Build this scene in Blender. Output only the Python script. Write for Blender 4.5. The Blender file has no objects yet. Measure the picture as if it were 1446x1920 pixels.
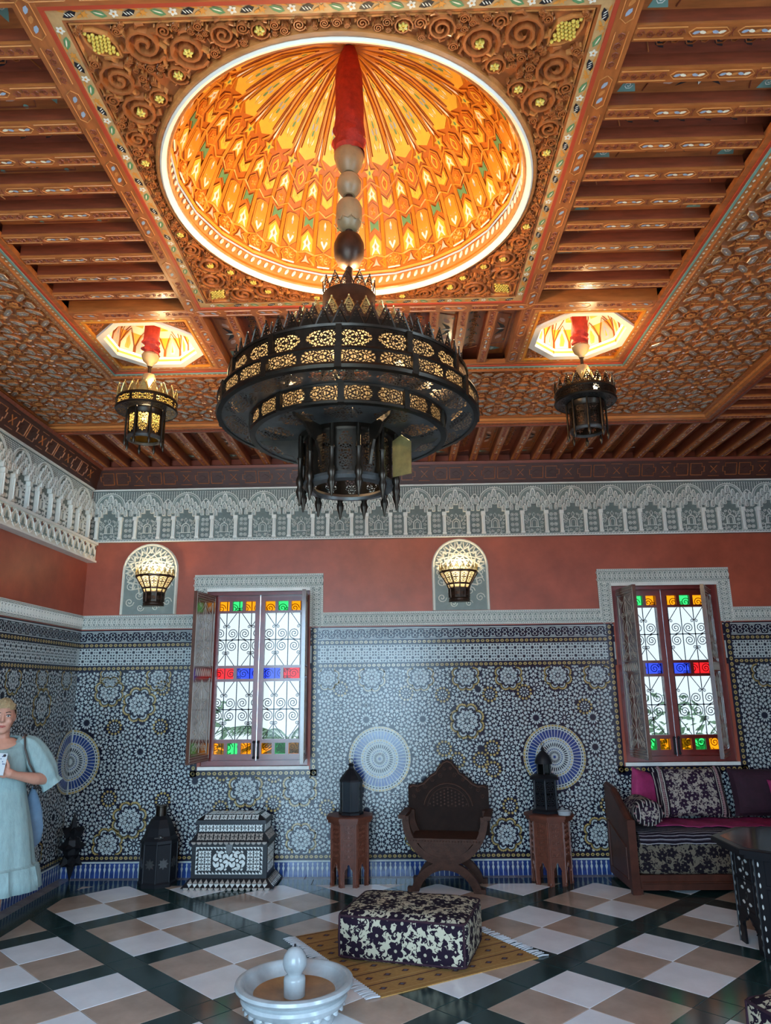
import bpy, math, random
from mathutils import Vector, Matrix
PI = math.pi
sin, cos, pi2 = math.sin, math.cos, 2*math.pi
S = bpy.context.scene
COL = S.collection
random.seed(7)

# ---------------------------------------------------------------- camera
CAM_H = 1.75
FPX = 1325.4
pitch, yaw, roll = 0.244521, -0.018502, -0.012167
fw = Vector((sin(yaw)*cos(pitch), cos(yaw)*cos(pitch), sin(pitch)))
rt = Vector((cos(yaw), -sin(yaw), 0.0))
up = rt.cross(fw)
rt2 = rt*cos(roll) + up*sin(roll)
up2 = up*cos(roll) - rt*sin(roll)
cam_d = bpy.data.cameras.new('camera')
cam_d.sensor_fit = 'HORIZONTAL'
cam_d.sensor_width = 36.0
cam_d.lens = 36.0*FPX/1446.0
cam_d.clip_start = 0.02
cam = bpy.data.objects.new('camera', cam_d)
COL.objects.link(cam)
mw = Matrix((rt2, up2, -fw)).transposed().to_4x4()
mw.translation = Vector((0, 0, CAM_H))
cam.matrix_world = mw
S.camera = cam

# ---------------------------------------------------------------- room measures
XL, XR, YB, YF = -3.35, 4.65, 7.44, -1.6
ZC = 4.2                       # underside of the ceiling joinery
ZT = 5.4                       # roof slab
CXX, CYY = -0.225, 3.12        # centre of the great ceiling panel
WIN = [(-2.03, -0.95, 1.01, 2.78), (2.225, 3.31, 1.01, 2.78)]

# ---------------------------------------------------------------- world, sky, exposure
W = bpy.data.worlds.new('sky'); S.world = W; W.use_nodes = True
nt = W.node_tree
bg = nt.nodes['Background']
bg.inputs[0].default_value = (0.49, 0.75, 1.0, 1)
bg.inputs[1].default_value = 18.0
S.view_settings.view_transform = 'Standard'
S.view_settings.look = 'None'
S.view_settings.exposure = 0.14
S.view_settings.gamma = 1.0
S.view_settings.use_curve_mapping = False

def area(name, loc, rot, sx, sy, power, col, portal=False):
    l = bpy.data.lights.new(name, 'AREA'); l.shape = 'RECTANGLE'
    l.size = sx; l.size_y = sy; l.energy = power; l.color = col
    o = bpy.data.objects.new(name, l); COL.objects.link(o)
    o.location = loc; o.rotation_euler = rot
    if portal: l.cycles.is_portal = True
    return o
# portals: sky light entering through the two windows and the added openings behind and beside the camera
for (x0, x1, z0, z1) in WIN:
    area('window_portal', ((x0+x1)/2, YB+0.4, (z0+z1)/2), (-PI/2, 0, 0), x1-x0, z1-z0, 1, (1, 1, 1), True)
FRONT_FILL = [(-3.1, -1.5), (-1.1, 0.5)]  # unseen openings, added so daylight fills the room from behind
SIDE_FILL = [(-1.0, 0.9)]  # unseen side opening, added to bring daylight onto the floor
RW0, RW1 = 0.3, 3.75
FRONT_FILL_H = 3.5
for (x0, x1) in FRONT_FILL:
    area('front_fill_portal', ((x0+x1)/2, YF-0.3, FRONT_FILL_H/2), (PI/2, 0, 0), x1-x0, FRONT_FILL_H, 1, (1, 1, 1), True)

for (y0, y1) in SIDE_FILL:
    area('side_fill_portal', (XR+0.4, (y0+y1)/2, (RW0+RW1)/2), (0, PI/2, 0), RW1-RW0, y1-y0, 1, (1, 1, 1), True)
# ---------------------------------------------------------------- material helper
MATS = {}
def mat(name, col, rough=0.5, metal=0.0, var=0.0, scale=8.0, bump=0.0, bscale=60.0, coat=0.0, stretch=None, spec=0.5, emit=None, es=1.0):
    m = bpy.data.materials.new(name); m.use_nodes = True
    t = m.node_tree; b = t.nodes['Principled BSDF']
    c = (col[0], col[1], col[2], 1)
    b.inputs['Base Color'].default_value = c
    b.inputs['Roughness'].default_value = rough
    b.inputs['Metallic'].default_value = metal
    b.inputs['Specular IOR Level'].default_value = spec
    b.inputs['Coat Weight'].default_value = coat
    b.inputs['Coat Roughness'].default_value = 0.12
    if emit:
        b.inputs['Emission Color'].default_value = (emit[0], emit[1], emit[2], 1)
        b.inputs['Emission Strength'].default_value = es
    if var or bump:
        tc = t.nodes.new('ShaderNodeTexCoord')
        vec = tc.outputs['Object']
        if stretch:
            mp = t.nodes.new('ShaderNodeMapping'); mp.inputs['Scale'].default_value = stretch
            t.links.new(vec, mp.inputs[0]); vec = mp.outputs[0]
    if var:
        n = t.nodes.new('ShaderNodeTexNoise'); n.inputs['Scale'].default_value = scale
        n.inputs['Detail'].default_value = 5.0; n.inputs['Roughness'].default_value = 0.62
        t.links.new(vec, n.inputs['Vector'])
        r = t.nodes.new('ShaderNodeValToRGB')
        r.color_ramp.elements[0].position = 0.3; r.color_ramp.elements[1].position = 0.72
        r.color_ramp.elements[0].color = (col[0]*(1-var), col[1]*(1-var), col[2]*(1-var), 1)
        r.color_ramp.elements[1].color = (min(1, col[0]*(1+var)), min(1, col[1]*(1+var)), min(1, col[2]*(1+var)), 1)
        t.links.new(n.outputs['Fac'], r.inputs[0])
        t.links.new(r.outputs[0], b.inputs['Base Color'])
    if bump:
        n2 = t.nodes.new('ShaderNodeTexNoise'); n2.inputs['Scale'].default_value = bscale
        n2.inputs['Detail'].default_value = 3.0
        t.links.new(vec, n2.inputs['Vector'])
        bp = t.nodes.new('ShaderNodeBump'); bp.inputs['Strength'].default_value = bump
        bp.inputs['Distance'].default_value = 0.01
        t.links.new(n2.outputs['Fac'], bp.inputs['Height'])
        t.links.new(bp.outputs[0], b.inputs['Normal'])
    MATS[name] = m
    return m
def glass(name, col, gloss=0.08, rough=0.02, diff=0.0):
    m = bpy.data.materials.new(name); m.use_nodes = True
    t = m.node_tree; t.nodes.clear()
    o = t.nodes.new('ShaderNodeOutputMaterial')
    tr = t.nodes.new('ShaderNodeBsdfTransparent'); tr.inputs[0].default_value = (*col, 1)
    gl = t.nodes.new('ShaderNodeBsdfGlossy'); gl.inputs['Roughness'].default_value = rough
    mx = t.nodes.new('ShaderNodeMixShader'); mx.inputs[0].default_value = gloss
    t.links.new(tr.outputs[0], mx.inputs[1]); t.links.new(gl.outputs[0], mx.inputs[2])
    last = mx
    if diff:
        tl = t.nodes.new('ShaderNodeBsdfTranslucent'); tl.inputs[0].default_value = (*col, 1)
        m2 = t.nodes.new('ShaderNodeMixShader'); m2.inputs[0].default_value = diff
        t.links.new(mx.outputs[0], m2.inputs[1]); t.links.new(tl.outputs[0], m2.inputs[2]); last = m2
    t.links.new(last.outputs[0], o.inputs[0])
    MATS[name] = m
    return m

M = mat
M('red_plaster', (0.36, 0.075, 0.038), 0.42, var=0.22, scale=3.5, bump=0.08, bscale=30)
M('white_plaster', (0.78, 0.76, 0.69), 0.55, var=0.08, scale=12)
M('mint_plaster', (0.20, 0.235, 0.21), 0.6, var=0.1, scale=20)
M('grey_plaster', (0.15, 0.175, 0.16), 0.65, var=0.15, scale=25)
M('niche_plaster', (0.72, 0.69, 0.58), 0.55, var=0.06, scale=14)
M('outer_wall', (0.55, 0.5, 0.42), 0.8)
M('cedar', (0.36, 0.105, 0.026), 0.3, var=0.35, scale=5, stretch=(1, 6, 6), coat=0.35)
M('cedar_light', (0.52, 0.19, 0.05), 0.3, var=0.25, scale=6, stretch=(1, 6, 6), coat=0.35)
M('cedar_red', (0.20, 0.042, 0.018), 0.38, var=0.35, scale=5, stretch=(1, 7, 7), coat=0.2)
M('cedar_dark', (0.06, 0.017, 0.010), 0.42, var=0.3, scale=6)
M('cedar_carved', (0.34, 0.10, 0.026), 0.36, var=0.25, scale=12, coat=0.25)
M('dome_orange', (0.68, 0.24, 0.020), 0.42, var=0.18, scale=7)
M('dome_deep', (0.48, 0.125, 0.010), 0.45, var=0.2, scale=9)
M('dome_yellow', (0.82, 0.42, 0.04), 0.45, var=0.15, scale=9)
M('dome_line', (0.26, 0.06, 0.012), 0.5)
M('cream', (0.80, 0.70, 0.52), 0.5)
M('border_tan', (0.50, 0.30, 0.13), 0.4, var=0.3, scale=9)
M('rim_white', (0.82, 0.74, 0.64), 0.4)
M('paint_white', (0.74, 0.72, 0.64), 0.5)
M('paint_green', (0.11, 0.24, 0.10), 0.5)
M('paint_teal', (0.16, 0.30, 0.25), 0.5)
M('paint_blue', (0.30, 0.36, 0.46), 0.5)
M('paint_black', (0.012, 0.012, 0.018), 0.45)
M('paint_orange', (0.62, 0.25, 0.04), 0.5)
M('paint_pink', (0.62, 0.38, 0.30), 0.5)
M('paint_red', (0.40, 0.05, 0.02), 0.45)
M('plaque_pale', (0.31, 0.21, 0.145), 0.28, var=0.45, scale=34, coat=0.6)
M('gold_leaf', (0.66, 0.46, 0.08), 0.35, metal=0.0, var=0.2, scale=20, coat=0.3)
M('bronze', (0.026, 0.018, 0.012), 0.34, metal=0.75, var=0.35, scale=14)
M('bronze_brown', (0.05, 0.026, 0.016), 0.4, metal=0.6, var=0.35, scale=18)
M('bronze_grey', (0.10, 0.097, 0.094), 0.38, metal=0.7, var=0.4, scale=9)
M('brass', (0.46, 0.34, 0.13), 0.38, metal=0.85, var=0.25, scale=16)
M('turned_stone', (0.29, 0.19, 0.095), 0.4, var=0.2, scale=18)
M('black_iron', (0.008, 0.008, 0.010), 0.5, metal=0.0, spec=0.25)
M('red_velvet', (0.40, 0.028, 0.016), 0.75, var=0.3, scale=25, bump=0.3, bscale=90)
M('tile_white', (0.41, 0.45, 0.435), 0.22, var=0.10, scale=22, spec=0.35)
M('tile_dark', (0.006, 0.007, 0.020), 0.22, var=0.4, scale=15, spec=0.35)
M('tile_blue', (0.018, 0.045, 0.17), 0.14, var=0.4, scale=15)
M('tile_yellow', (0.38, 0.27, 0.09), 0.18, var=0.3, scale=22)
M('tile_green', (0.03, 0.13, 0.10), 0.16, var=0.3, scale=22)
M('window_red', (0.16, 0.018, 0.014), 0.28, var=0.25, scale=9, coat=0.4)
M('shutter_wood', (0.11, 0.045, 0.028), 0.25, var=0.3, scale=10, coat=0.9)
M('shutter_line', (0.42, 0.37, 0.30), 0.4)
M('iron_grille', (0.14, 0.26, 0.40), 0.5)  # pale blue stands in for the window glare over the bars
M('floor_white', (0.88, 0.89, 0.91), 0.14, var=0.10, scale=3.2)
M('floor_tan', (0.47, 0.35, 0.27), 0.18, var=0.22, scale=3.0)
M('floor_green', (0.018, 0.042, 0.040), 0.15, var=0.5, scale=7.0)
M('floor_grey', (0.22, 0.20, 0.18), 0.25, var=0.25, scale=8)
M('grout', (0.25, 0.24, 0.22), 0.7)
M('marble', (0.42, 0.45, 0.46), 0.2, var=0.22, scale=5.0, bump=0.05, bscale=30)
M('basin_stain', (0.33, 0.16, 0.055), 0.35, var=0.3, scale=9)
M('stool_wood', (0.11, 0.032, 0.017), 0.5, var=0.35, scale=12, spec=0.3)
M('stool_carved', (0.15, 0.047, 0.026), 0.42, var=0.35, scale=30)
M('chair_wood', (0.060, 0.026, 0.016), 0.6, spec=0.2, var=0.35, scale=16, bump=0.4, bscale=110)
M('chair_back', (0.018, 0.008, 0.005), 0.65, spec=0.12, var=0.3, scale=14)  # chair wood darkened to carry the shade between the arms
M('sofa_wood', (0.070, 0.020, 0.011), 0.5, var=0.35, scale=9, spec=0.25)
M('ebony', (0.008, 0.008, 0.010), 0.4, spec=0.3)
M('pearl', (0.62, 0.64, 0.60), 0.22, var=0.22, scale=30, coat=0.4)
M('pearl_dim', (0.30, 0.26, 0.22), 0.3, var=0.3, scale=30)
M('magenta', (0.30, 0.018, 0.10), 0.7, var=0.25, scale=14, bump=0.35, bscale=45)
M('dark_plum', (0.028, 0.006, 0.016), 0.85, var=0.3, scale=20)
M('fringe_white', (0.55, 0.56, 0.58), 0.8)
M('tassel_pink', (0.30, 0.17, 0.17), 0.9, var=0.3, scale=50)
M('skin', (0.52, 0.24, 0.16), 0.5, var=0.10, scale=18)
M('lips', (0.40, 0.10, 0.08), 0.45)
M('eye_white', (0.6, 0.56, 0.52), 0.25)
M('eye_dark', (0.02, 0.015, 0.012), 0.2)
M('hair', (0.36, 0.25, 0.13), 0.55, var=0.4, scale=60, stretch=(1, 1, 5))
M('linen', (0.25, 0.34, 0.33), 0.85, var=0.14, scale=18, bump=0.25, bscale=90, stretch=(3, 3, 0.6))
M('bag_cloth', (0.15, 0.24, 0.34), 0.85, var=0.15, scale=14)
M('strap_brown', (0.05, 0.032, 0.024), 0.6)
M('phone_case', (0.50, 0.53, 0.54), 0.35)
M('leaf', (0.20, 0.34, 0.20), 0.6, var=0.35, scale=6)
M('bark', (0.16, 0.11, 0.07), 0.85, var=0.3, scale=10)
M('garden_ground', (0.55, 0.55, 0.45), 0.9, var=0.3, scale=3)
M('bulb', (1, 0.9, 0.7), 0.4, emit=(1.0, 0.80, 0.48), es=30.0)
M('led', (1, 0.9, 0.7), 0.4, emit=(1.0, 0.66, 0.32), es=6.0)
glass('clear_glass', (0.30, 0.268, 0.245), 0.012)
glass('orange_glass', (0.40, 0.18, 0.022), 0.012)
glass('green_glass', (0.08, 0.29, 0.12), 0.012)
glass('red_glass', (0.36, 0.04, 0.04), 0.012)
glass('blue_glass', (0.075, 0.09, 0.27), 0.012)
glass('liner_glass', (0.62, 0.53, 0.38), 0.03, 0.2, 0.75)
glass('amber_liner', (0.95, 0.72, 0.25), 0.03, 0.2, 0.75)
M('lacquer', (0.02, 0.025, 0.03), 0.16, coat=0.3)
glass('black_glass', (0.02, 0.022, 0.026), 0.10)

# ---------------------------------------------------------------- mesh builder
class MB:
    def __init__(s, *mats):
        s.v = []; s.f = []; s.m = []; s.mats = list(mats)
    def mi(s, name):
        if name not in s.mats: s.mats.append(name)
        return s.mats.index(name)
    def add(s, vs, fs, m=None, T=None):
        o = len(s.v); k = s.mi(m) if m else 0
        if T is not None: vs = [T @ Vector(v) for v in vs]
        s.v += [tuple(v) for v in vs]
        for f in fs:
            s.f.append(tuple(i+o for i in f)); s.m.append(k)
    def box(s, x0, x1, y0, y1, z0, z1, m=None, T=None):
        s.add([(x0,y0,z0),(x1,y0,z0),(x1,y1,z0),(x0,y1,z0),(x0,y0,z1),(x1,y0,z1),(x1,y1,z1),(x0,y1,z1)],
              [(0,3,2,1),(4,5,6,7),(0,1,5,4),(1,2,6,5),(2,3,7,6),(3,0,4,7)], m, T)
    def bbox(s, x0, x1, y0, y1, z0, z1, b, m=None, T=None):     # box with a bevelled top
        s.prism([(x0,y0),(x1,y0),(x1,y1),(x0,y1)], z0, z1, m, T, b)
    def poly(s, pts, w=0.0, m=None, T=None):
        s.add([(p[0], p[1], w) for p in pts], [tuple(range(len(pts)))], m, T)
    def prism(s, pts, w0, w1, m=None, T=None, bev=0.0, cap0=False):
        n = len(pts); vs = [(p[0], p[1], w0) for p in pts]
        fs = []
        if bev:
            cx = sum(p[0] for p in pts)/n; cy = sum(p[1] for p in pts)/n
            wm = w1 - (bev if w1 > w0 else -bev)
            vs += [(p[0], p[1], wm) for p in pts]
            for p in pts:
                d = math.hypot(p[0]-cx, p[1]-cy) or 1
                k = max(0.3, 1-bev*1.2/d)
                vs.append((cx+(p[0]-cx)*k, cy+(p[1]-cy)*k, w1))
            L = 2
        else:
            vs += [(p[0], p[1], w1) for p in pts]; L = 1
        for l in range(L):
            for i in range(n):
                j = (i+1) % n
                fs.append((l*n+i, l*n+j, (l+1)*n+j, (l+1)*n+i))
        fs.append(tuple(range(L*n, L*n+n)))
        if cap0: fs.append(tuple(range(n))[::-1])
        s.add(vs, fs, m, T)
    def lathe(s, prof, n=32, m=None, T=None, a0=0.0, a1=pi2, capb=False, capt=False):
        full = abs(a1-a0-pi2) < 1e-6
        c = n if full else n+1
        vs = []; fs = []
        for (r, z) in prof:
            for i in range(c):
                a = a0+(a1-a0)*i/n
                vs.append((r*cos(a), r*sin(a), z))
        for k in range(len(prof)-1):
            for i in range(n):
                j = (i+1) % c
                fs.append((k*c+i, k*c+j, (k+1)*c+j, (k+1)*c+i))
        if capb: fs.append(tuple(range(c))[::-1])
        if capt: fs.append(tuple(range((len(prof)-1)*c, len(prof)*c)))
        s.add(vs, fs, m, T)
    def tube(s, path, r, n=6, m=None, T=None, closed=False):
        P = [Vector(p) for p in path]; N = len(P)
        rr = r if isinstance(r, (list, tuple)) else [r]*N
        vs = []; fs = []
        prev = None
        for i, p in enumerate(P):
            if closed: t = P[(i+1) % N]-P[i-1]
            else: t = P[min(i+1, N-1)]-P[max(i-1, 0)]
            t = t.normalized() if t.length > 1e-9 else Vector((0, 0, 1))
            if prev is None:
                a = Vector((0, 0, 1)) if abs(t.z) < 0.9 else Vector((1, 0, 0))
                u = t.cross(a).normalized()
            else:
                u = (prev-t*prev.dot(t))
                u = u.normalized() if u.length > 1e-6 else t.orthogonal().normalized()
            prev = u
            w = t.cross(u)
            for k in range(n):
                a = pi2*k/n
                vs.append(p+(u*cos(a)+w*sin(a))*rr[i])
        L = N if closed else N-1
        for i in range(L):
            for k in range(n):
                j = (k+1) % n; i2 = (i+1) % N
                fs.append((i*n+k, i*n+j, i2*n+j, i2*n+k))
        if not closed:
            fs.append(tuple(range(n))[::-1]); fs.append(tuple(range((N-1)*n, N*n)))
        s.add(vs, fs, m, T)
    def ridge(s, path, wd, h, m=None, T=None, w0=0.0, taper=False):   # a raised moulded line lying on a surface
        N = len(path); vs = []; fs = []
        for i, p in enumerate(path):
            a = path[max(i-1, 0)]; b = path[min(i+1, N-1)]
            dx, dy = b[0]-a[0], b[1]-a[1]; d = math.hypot(dx, dy) or 1
            k = 1.0
            if taper: k = 0.25+0.75*sin(PI*(i+0.5)/N)**0.6
            nx, ny = -dy/d*wd/2*k, dx/d*wd/2*k
            vs += [(p[0]+nx, p[1]+ny, w0), (p[0]+nx*0.45, p[1]+ny*0.45, w0+h*k), (p[0]-nx*0.45, p[1]-ny*0.45, w0+h*k), (p[0]-nx, p[1]-ny, w0)]
        for i in range(N-1):
            for k in range(3):
                fs.append((i*4+k, i*4+k+1, i*4+5+k, i*4+4+k))
        s.add(vs, fs, m, T)
    def ball(s, c, r, n=10, k=6, m=None, sc=(1, 1, 1), T=None):
        vs = [(c[0], c[1], c[2]+r*sc[2])]; fs = []
        for i in range(1, k):
            a = PI*i/k
            for j in range(n):
                b = pi2*j/n
                vs.append((c[0]+r*sc[0]*sin(a)*cos(b), c[1]+r*sc[1]*sin(a)*sin(b), c[2]+r*sc[2]*cos(a)))
        vs.append((c[0], c[1], c[2]-r*sc[2]))
        for j in range(n):
            fs.append((0, 1+j, 1+(j+1) % n))
            e = 1+(k-2)*n
            fs.append((e+j, len(vs)-1, e+(j+1) % n))
        for i in range(k-2):
            for j in range(n):
                a = 1+i*n
                fs.append((a+j, a+n+j, a+n+(j+1) % n, a+(j+1) % n))
        s.add(vs, fs, m, T)
    def mesh(s, name, smooth=False, uv=False):
        me = bpy.data.meshes.new(name)
        me.from_pydata(s.v, [], s.f)
        for k in s.mats: me.materials.append(MATS[k])
        me.polygons.foreach_set('material_index', s.m)
        if smooth: me.polygons.foreach_set('use_smooth', [True]*len(s.f))
        me.update()
        if smooth:
            try: me.set_sharp_from_angle(angle=0.7)
            except Exception: pass
        if uv:
            l = me.uv_layers.new(name='UVMap')
            for p in me.polygons:
                n = p.normal; ax = max(range(3), key=lambda i: abs(n[i]))
                a, b = ((1, 2), (0, 2), (0, 1))[ax]
                for li in p.loop_indices:
                    co = me.vertices[me.loops[li].vertex_index].co
                    l.data[li].uv = (co[a], co[b])
        return me
    def build(s, name, parent=None, smooth=False, loc=None, rot=None, uv=False):
        return put(name, s.mesh(name, smooth, uv), parent, loc, rot)
def put(name, me, parent=None, loc=None, rot=None, scale=None):
    o = bpy.data.objects.new(name, me); COL.objects.link(o)
    if parent: o.parent = parent
    if loc: o.location = loc
    if rot: o.rotation_euler = rot
    if scale: o.scale = scale
    return o
def tag(o, label, cat, group=None):
    o['label'] = label; o['category'] = cat
    if group: o['group'] = group
    return o
def thing(name, label, cat, loc=(0, 0, 0), rz=0.0, group=None):
    o = bpy.data.objects.new(name, None); COL.objects.link(o)
    o.empty_display_size = 0.1
    o.location = loc; o.rotation_euler = (0, 0, rz)
    return tag(o, label, cat, group)
def struct(o, label, kind='structure', cat=None):
    o['kind'] = kind; o['label'] = label
    if cat: o['category'] = cat
    return o
def stuff(o): o['kind'] = 'stuff'; return o
def clone(root, loc, rz=None, label=None, group=None, sub=True):
    r = root.copy(); COL.objects.link(r); r.location = loc
    if rz is not None: r.rotation_euler = (0, 0, rz)
    if label: r['label'] = label
    if group: r['group'] = group
    for c in list(root.children):
        d = c.copy(); COL.objects.link(d); d.parent = r
        for g in list(c.children):
            e = g.copy(); COL.objects.link(e); e.parent = d
    return r
TB = Matrix(((1,0,0,0),(0,0,-1,YB),(0,1,0,0),(0,0,0,1)))      # back wall: (u, v, w) -> (x, z, out of the wall)
TL = Matrix(((0,0,1,XL),(1,0,0,0),(0,1,0,0),(0,0,0,1)))       # left wall: u = y
TC = Matrix(((1,0,0,0),(0,1,0,0),(0,0,-1,ZC),(0,0,0,1)))      # ceiling: w points down
def tr(x, y, z=0): return Matrix.Translation((x, y, z))
def rz(a): return Matrix.Rotation(a, 4, 'Z')
def rx(a): return Matrix.Rotation(a, 4, 'X')
def ry(a): return Matrix.Rotation(a, 4, 'Y')
def arc(cx, cy, r, a0, a1, n): return [(cx+r*cos(a0+(a1-a0)*i/n), cy+r*sin(a0+(a1-a0)*i/n)) for i in range(n+1)]
def spiral(cx, cy, r0, r1, a0, turns, n): return [(cx+(r0+(r1-r0)*i/n)*cos(a0+turns*pi2*i/n), cy+(r0+(r1-r0)*i/n)*sin(a0+turns*pi2*i/n)) for i in range(n+1)]
def clip(poly, x0, x1, y0, y1):
    def cut(P, f, g):
        out = []
        for i in range(len(P)):
            a, b = P[i-1], P[i]; fa, fb = f(a), f(b)
            if (fa >= 0) != (fb >= 0):
                t = fa/(fa-fb); out.append((a[0]+(b[0]-a[0])*t, a[1]+(b[1]-a[1])*t))
            if fb >= 0: out.append(b)
        return out
    for f in (lambda p: p[0]-x0, lambda p: x1-p[0], lambda p: p[1]-y0, lambda p: y1-p[1]):
        if len(poly) < 3: return []
        poly = cut(poly, f, None)
    return poly if len(poly) >= 3 else []
def inframe(p, mg=0.04):
    v = Vector(p)-Vector((0, 0, CAM_H)); d = v.dot(fw)
    if d < 0.1: return False
    x = FPX*v.dot(rt2)/d; y = FPX*v.dot(up2)/d
    return abs(x) < 723*(1+mg) and abs(y) < 960*(1+mg)
# ================================================================ FLOOR
fb = MB('grout')
fb.box(XL-0.4, XR+0.4, YF-0.4, YB+0.4, -0.15, -0.003)
floor = struct(fb.build('floor'), 'polished marble floor of white, tan and dark green diagonal tiles')
B0 = (XL+0.13, XR-0.13, YF+0.1, YB-0.10)      # inside the grey border strip
B1 = (XL+0.36, XR-0.30, YF+0.3, YB-0.30)      # inside the dark border band
rest = MB('floor_white', 'floor_tan', 'floor_green', 'floor_grey')
tile_cache = {}
def floor_tile(pts, m, name):
    cx = sum(p[0] for p in pts)/len(pts); cy = sum(p[1] for p in pts)/len(pts)
    loc = [(p[0]-cx, p[1]-cy) for p in pts]
    d = 0.0022
    loc2 = []
    for p in loc:
        r = math.hypot(*p); k = max(0.5, 1-d*1.4/max(r, 1e-6)); loc2.append((p[0]*k, p[1]*k))
    h = 0.0008*((int(cx*977+cy*613)) % 2)*0
    if inframe((cx, cy, 0)) or any(inframe((p[0], p[1], 0), 0) for p in pts):
        key = (m, tuple((round(p[0], 4), round(p[1], 4)) for p in loc2))
        if key not in tile_cache:
            b = MB(m); b.prism(loc2, -0.012, 0.0, m, None, 0.0012)
            tile_cache[key] = b.mesh(name)
        put(name, tile_cache[key], floor, (cx, cy, 0))
    else:
        rest.prism([(cx+p[0], cy+p[1]) for p in loc2], -0.012, 0.0, m)
SA, SB = (0.7185, 0.692), (0.7185, -0.692)
def cell(cx, cy):
    def P(s, t): return (cx+s*SA[0]+t*SB[0], cy+s*SA[1]+t*SB[1])
    g = 0.4
    quads = []
    for s0, s1 in ((-g, 0), (0, g)):
        for t0, t1 in ((-g, 0), (0, g)):
            quads.append(([P(s0,t0), P(s1,t0), P(s1,t1), P(s0,t1)], 'floor_tan' if (s0 < 0) == (t0 < 0) else 'floor_white', 'floor_tile'))
    for a, b in ((-g, 0), (0, g)):
        quads.append(([P(g,a), P(1-g,a), P(1-g,b), P(g,b)], 'floor_green', 'green_floor_tile'))
        quads.append(([P(a,g), P(a,1-g), P(b,1-g), P(b,g)], 'floor_green', 'green_floor_tile'))
    quads.append(([P(g,g), P(1-g,g), P(1-g,1-g), P(g,1-g)], 'floor_green', 'green_floor_tile'))
    for q, m, n in quads:
        c = clip(q, *B1)
        if c:
            a = abs(sum(c[i-1][0]*c[i][1]-c[i][0]*c[i-1][1] for i in range(len(c))))/2
            if a > 0.0015: floor_tile(c, m, n)
for i in range(-4, 12):
    for j in range(-12, 5):
        if (i+j) % 2 == 0: cell(-1.85+0.7185*i, 5.915+0.692*j)
# dark border band and grey strip by the walls, laid in lengths
def border(x0, x1, y0, y1, m, n, along):
    L = (x1-x0) if along == 'x' else (y1-y0)
    k = max(1, round(L/0.4))
    for i in range(k):
        if along == 'x': q = [(x0+L*i/k, y0), (x0+L*(i+1)/k, y0), (x0+L*(i+1)/k, y1), (x0+L*i/k, y1)]
        else: q = [(x0, y0+L*i/k), (x1, y0+L*i/k), (x1, y0+L*(i+1)/k), (x0, y0+L*(i+1)/k)]
        floor_tile(q, m, n)
border(XL, XR, B0[3], YB, 'floor_grey', 'border_tile', 'x')
border(XL, B0[0], YF, B0[3], 'floor_grey', 'border_tile', 'y')
border(B0[0], XR, B1[3], B0[3], 'floor_green', 'dark_border_tile', 'x')
border(B0[0], B1[0], YF, B1[3], 'floor_green', 'dark_border_tile', 'y')
rest.box(B1[1], XR, YF, B1[3], -0.012, 0, 'floor_green')
rest.box(B1[0], B1[1], YF, B1[2], -0.012, 0, 'floor_green')
stuff(rest.build('floor_tiles_beyond', floor))

# ================================================================ WALLS
def rects_minus(u0, u1, v0, v1, holes):
    us = sorted(set([u0, u1]+[min(max(h[i], u0), u1) for h in holes for i in (0, 1)]))
    out = []
    for a, b in zip(us[:-1], us[1:]):
        if b-a < 1e-6: continue
        mid = (a+b)/2; segs = [(v0, v1)]
        for h in holes:
            if h[0] < mid < h[1]:
                n = []
                for s, e in segs:
                    if h[3] <= s or h[2] >= e: n.append((s, e)); continue
                    if h[2] > s: n.append((s, h[2]))
                    if h[3] < e: n.append((h[3], e))
                segs = n
        out += [(a, b, s, e) for s, e in segs if e-s > 1e-6]
    return out
wb = MB('red_plaster', 'outer_wall')
for (a, b, s, e) in rects_minus(XL-0.4, XR+0.4, 0, ZT, WIN):
    wb.box(a, b, YB, YB+0.4, s, e)
wall_back = struct(wb.build('wall_back'), 'terracotta red plaster wall with mosaic tile below and white stucco frieze above')
wl = MB('red_plaster'); wl.box(XL-0.4, XL, YF-0.4, YB, 0, ZT)
wall_left = struct(wl.build('wall_left'), 'red plaster side wall with mosaic tile dado beside the woman')
wr = MB('red_plaster')
for (a, b, s, e) in rects_minus(YF-0.4, YB, 0, ZT, [(y0, y1, RW0, RW1) for y0, y1 in SIDE_FILL]): wr.box(XR, XR+0.4, a, b, s, e)
wall_right = struct(wr.build('wall_right'), 'red plaster wall with an unseen tall opening added for daylight on the sofa side')
wf = MB('red_plaster')
for (a, b, s, e) in rects_minus(XL, XR, 0, ZT, [(x0, x1, 0.0, FRONT_FILL_H) for x0, x1 in FRONT_FILL]):
    wf.box(a, b, YF-0.3, YF, s, e)
wall_front = struct(wf.build('wall_front'), 'red plaster wall with unseen openings added to let daylight in')
# pale tile dado on the walls behind the camera's view
dd = MB('tile_white'); dd.box(XR-0.006, XR, 3.4, YB-0.01, 0.0, 2.4); dd.build('tile_dado', wall_right)

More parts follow.
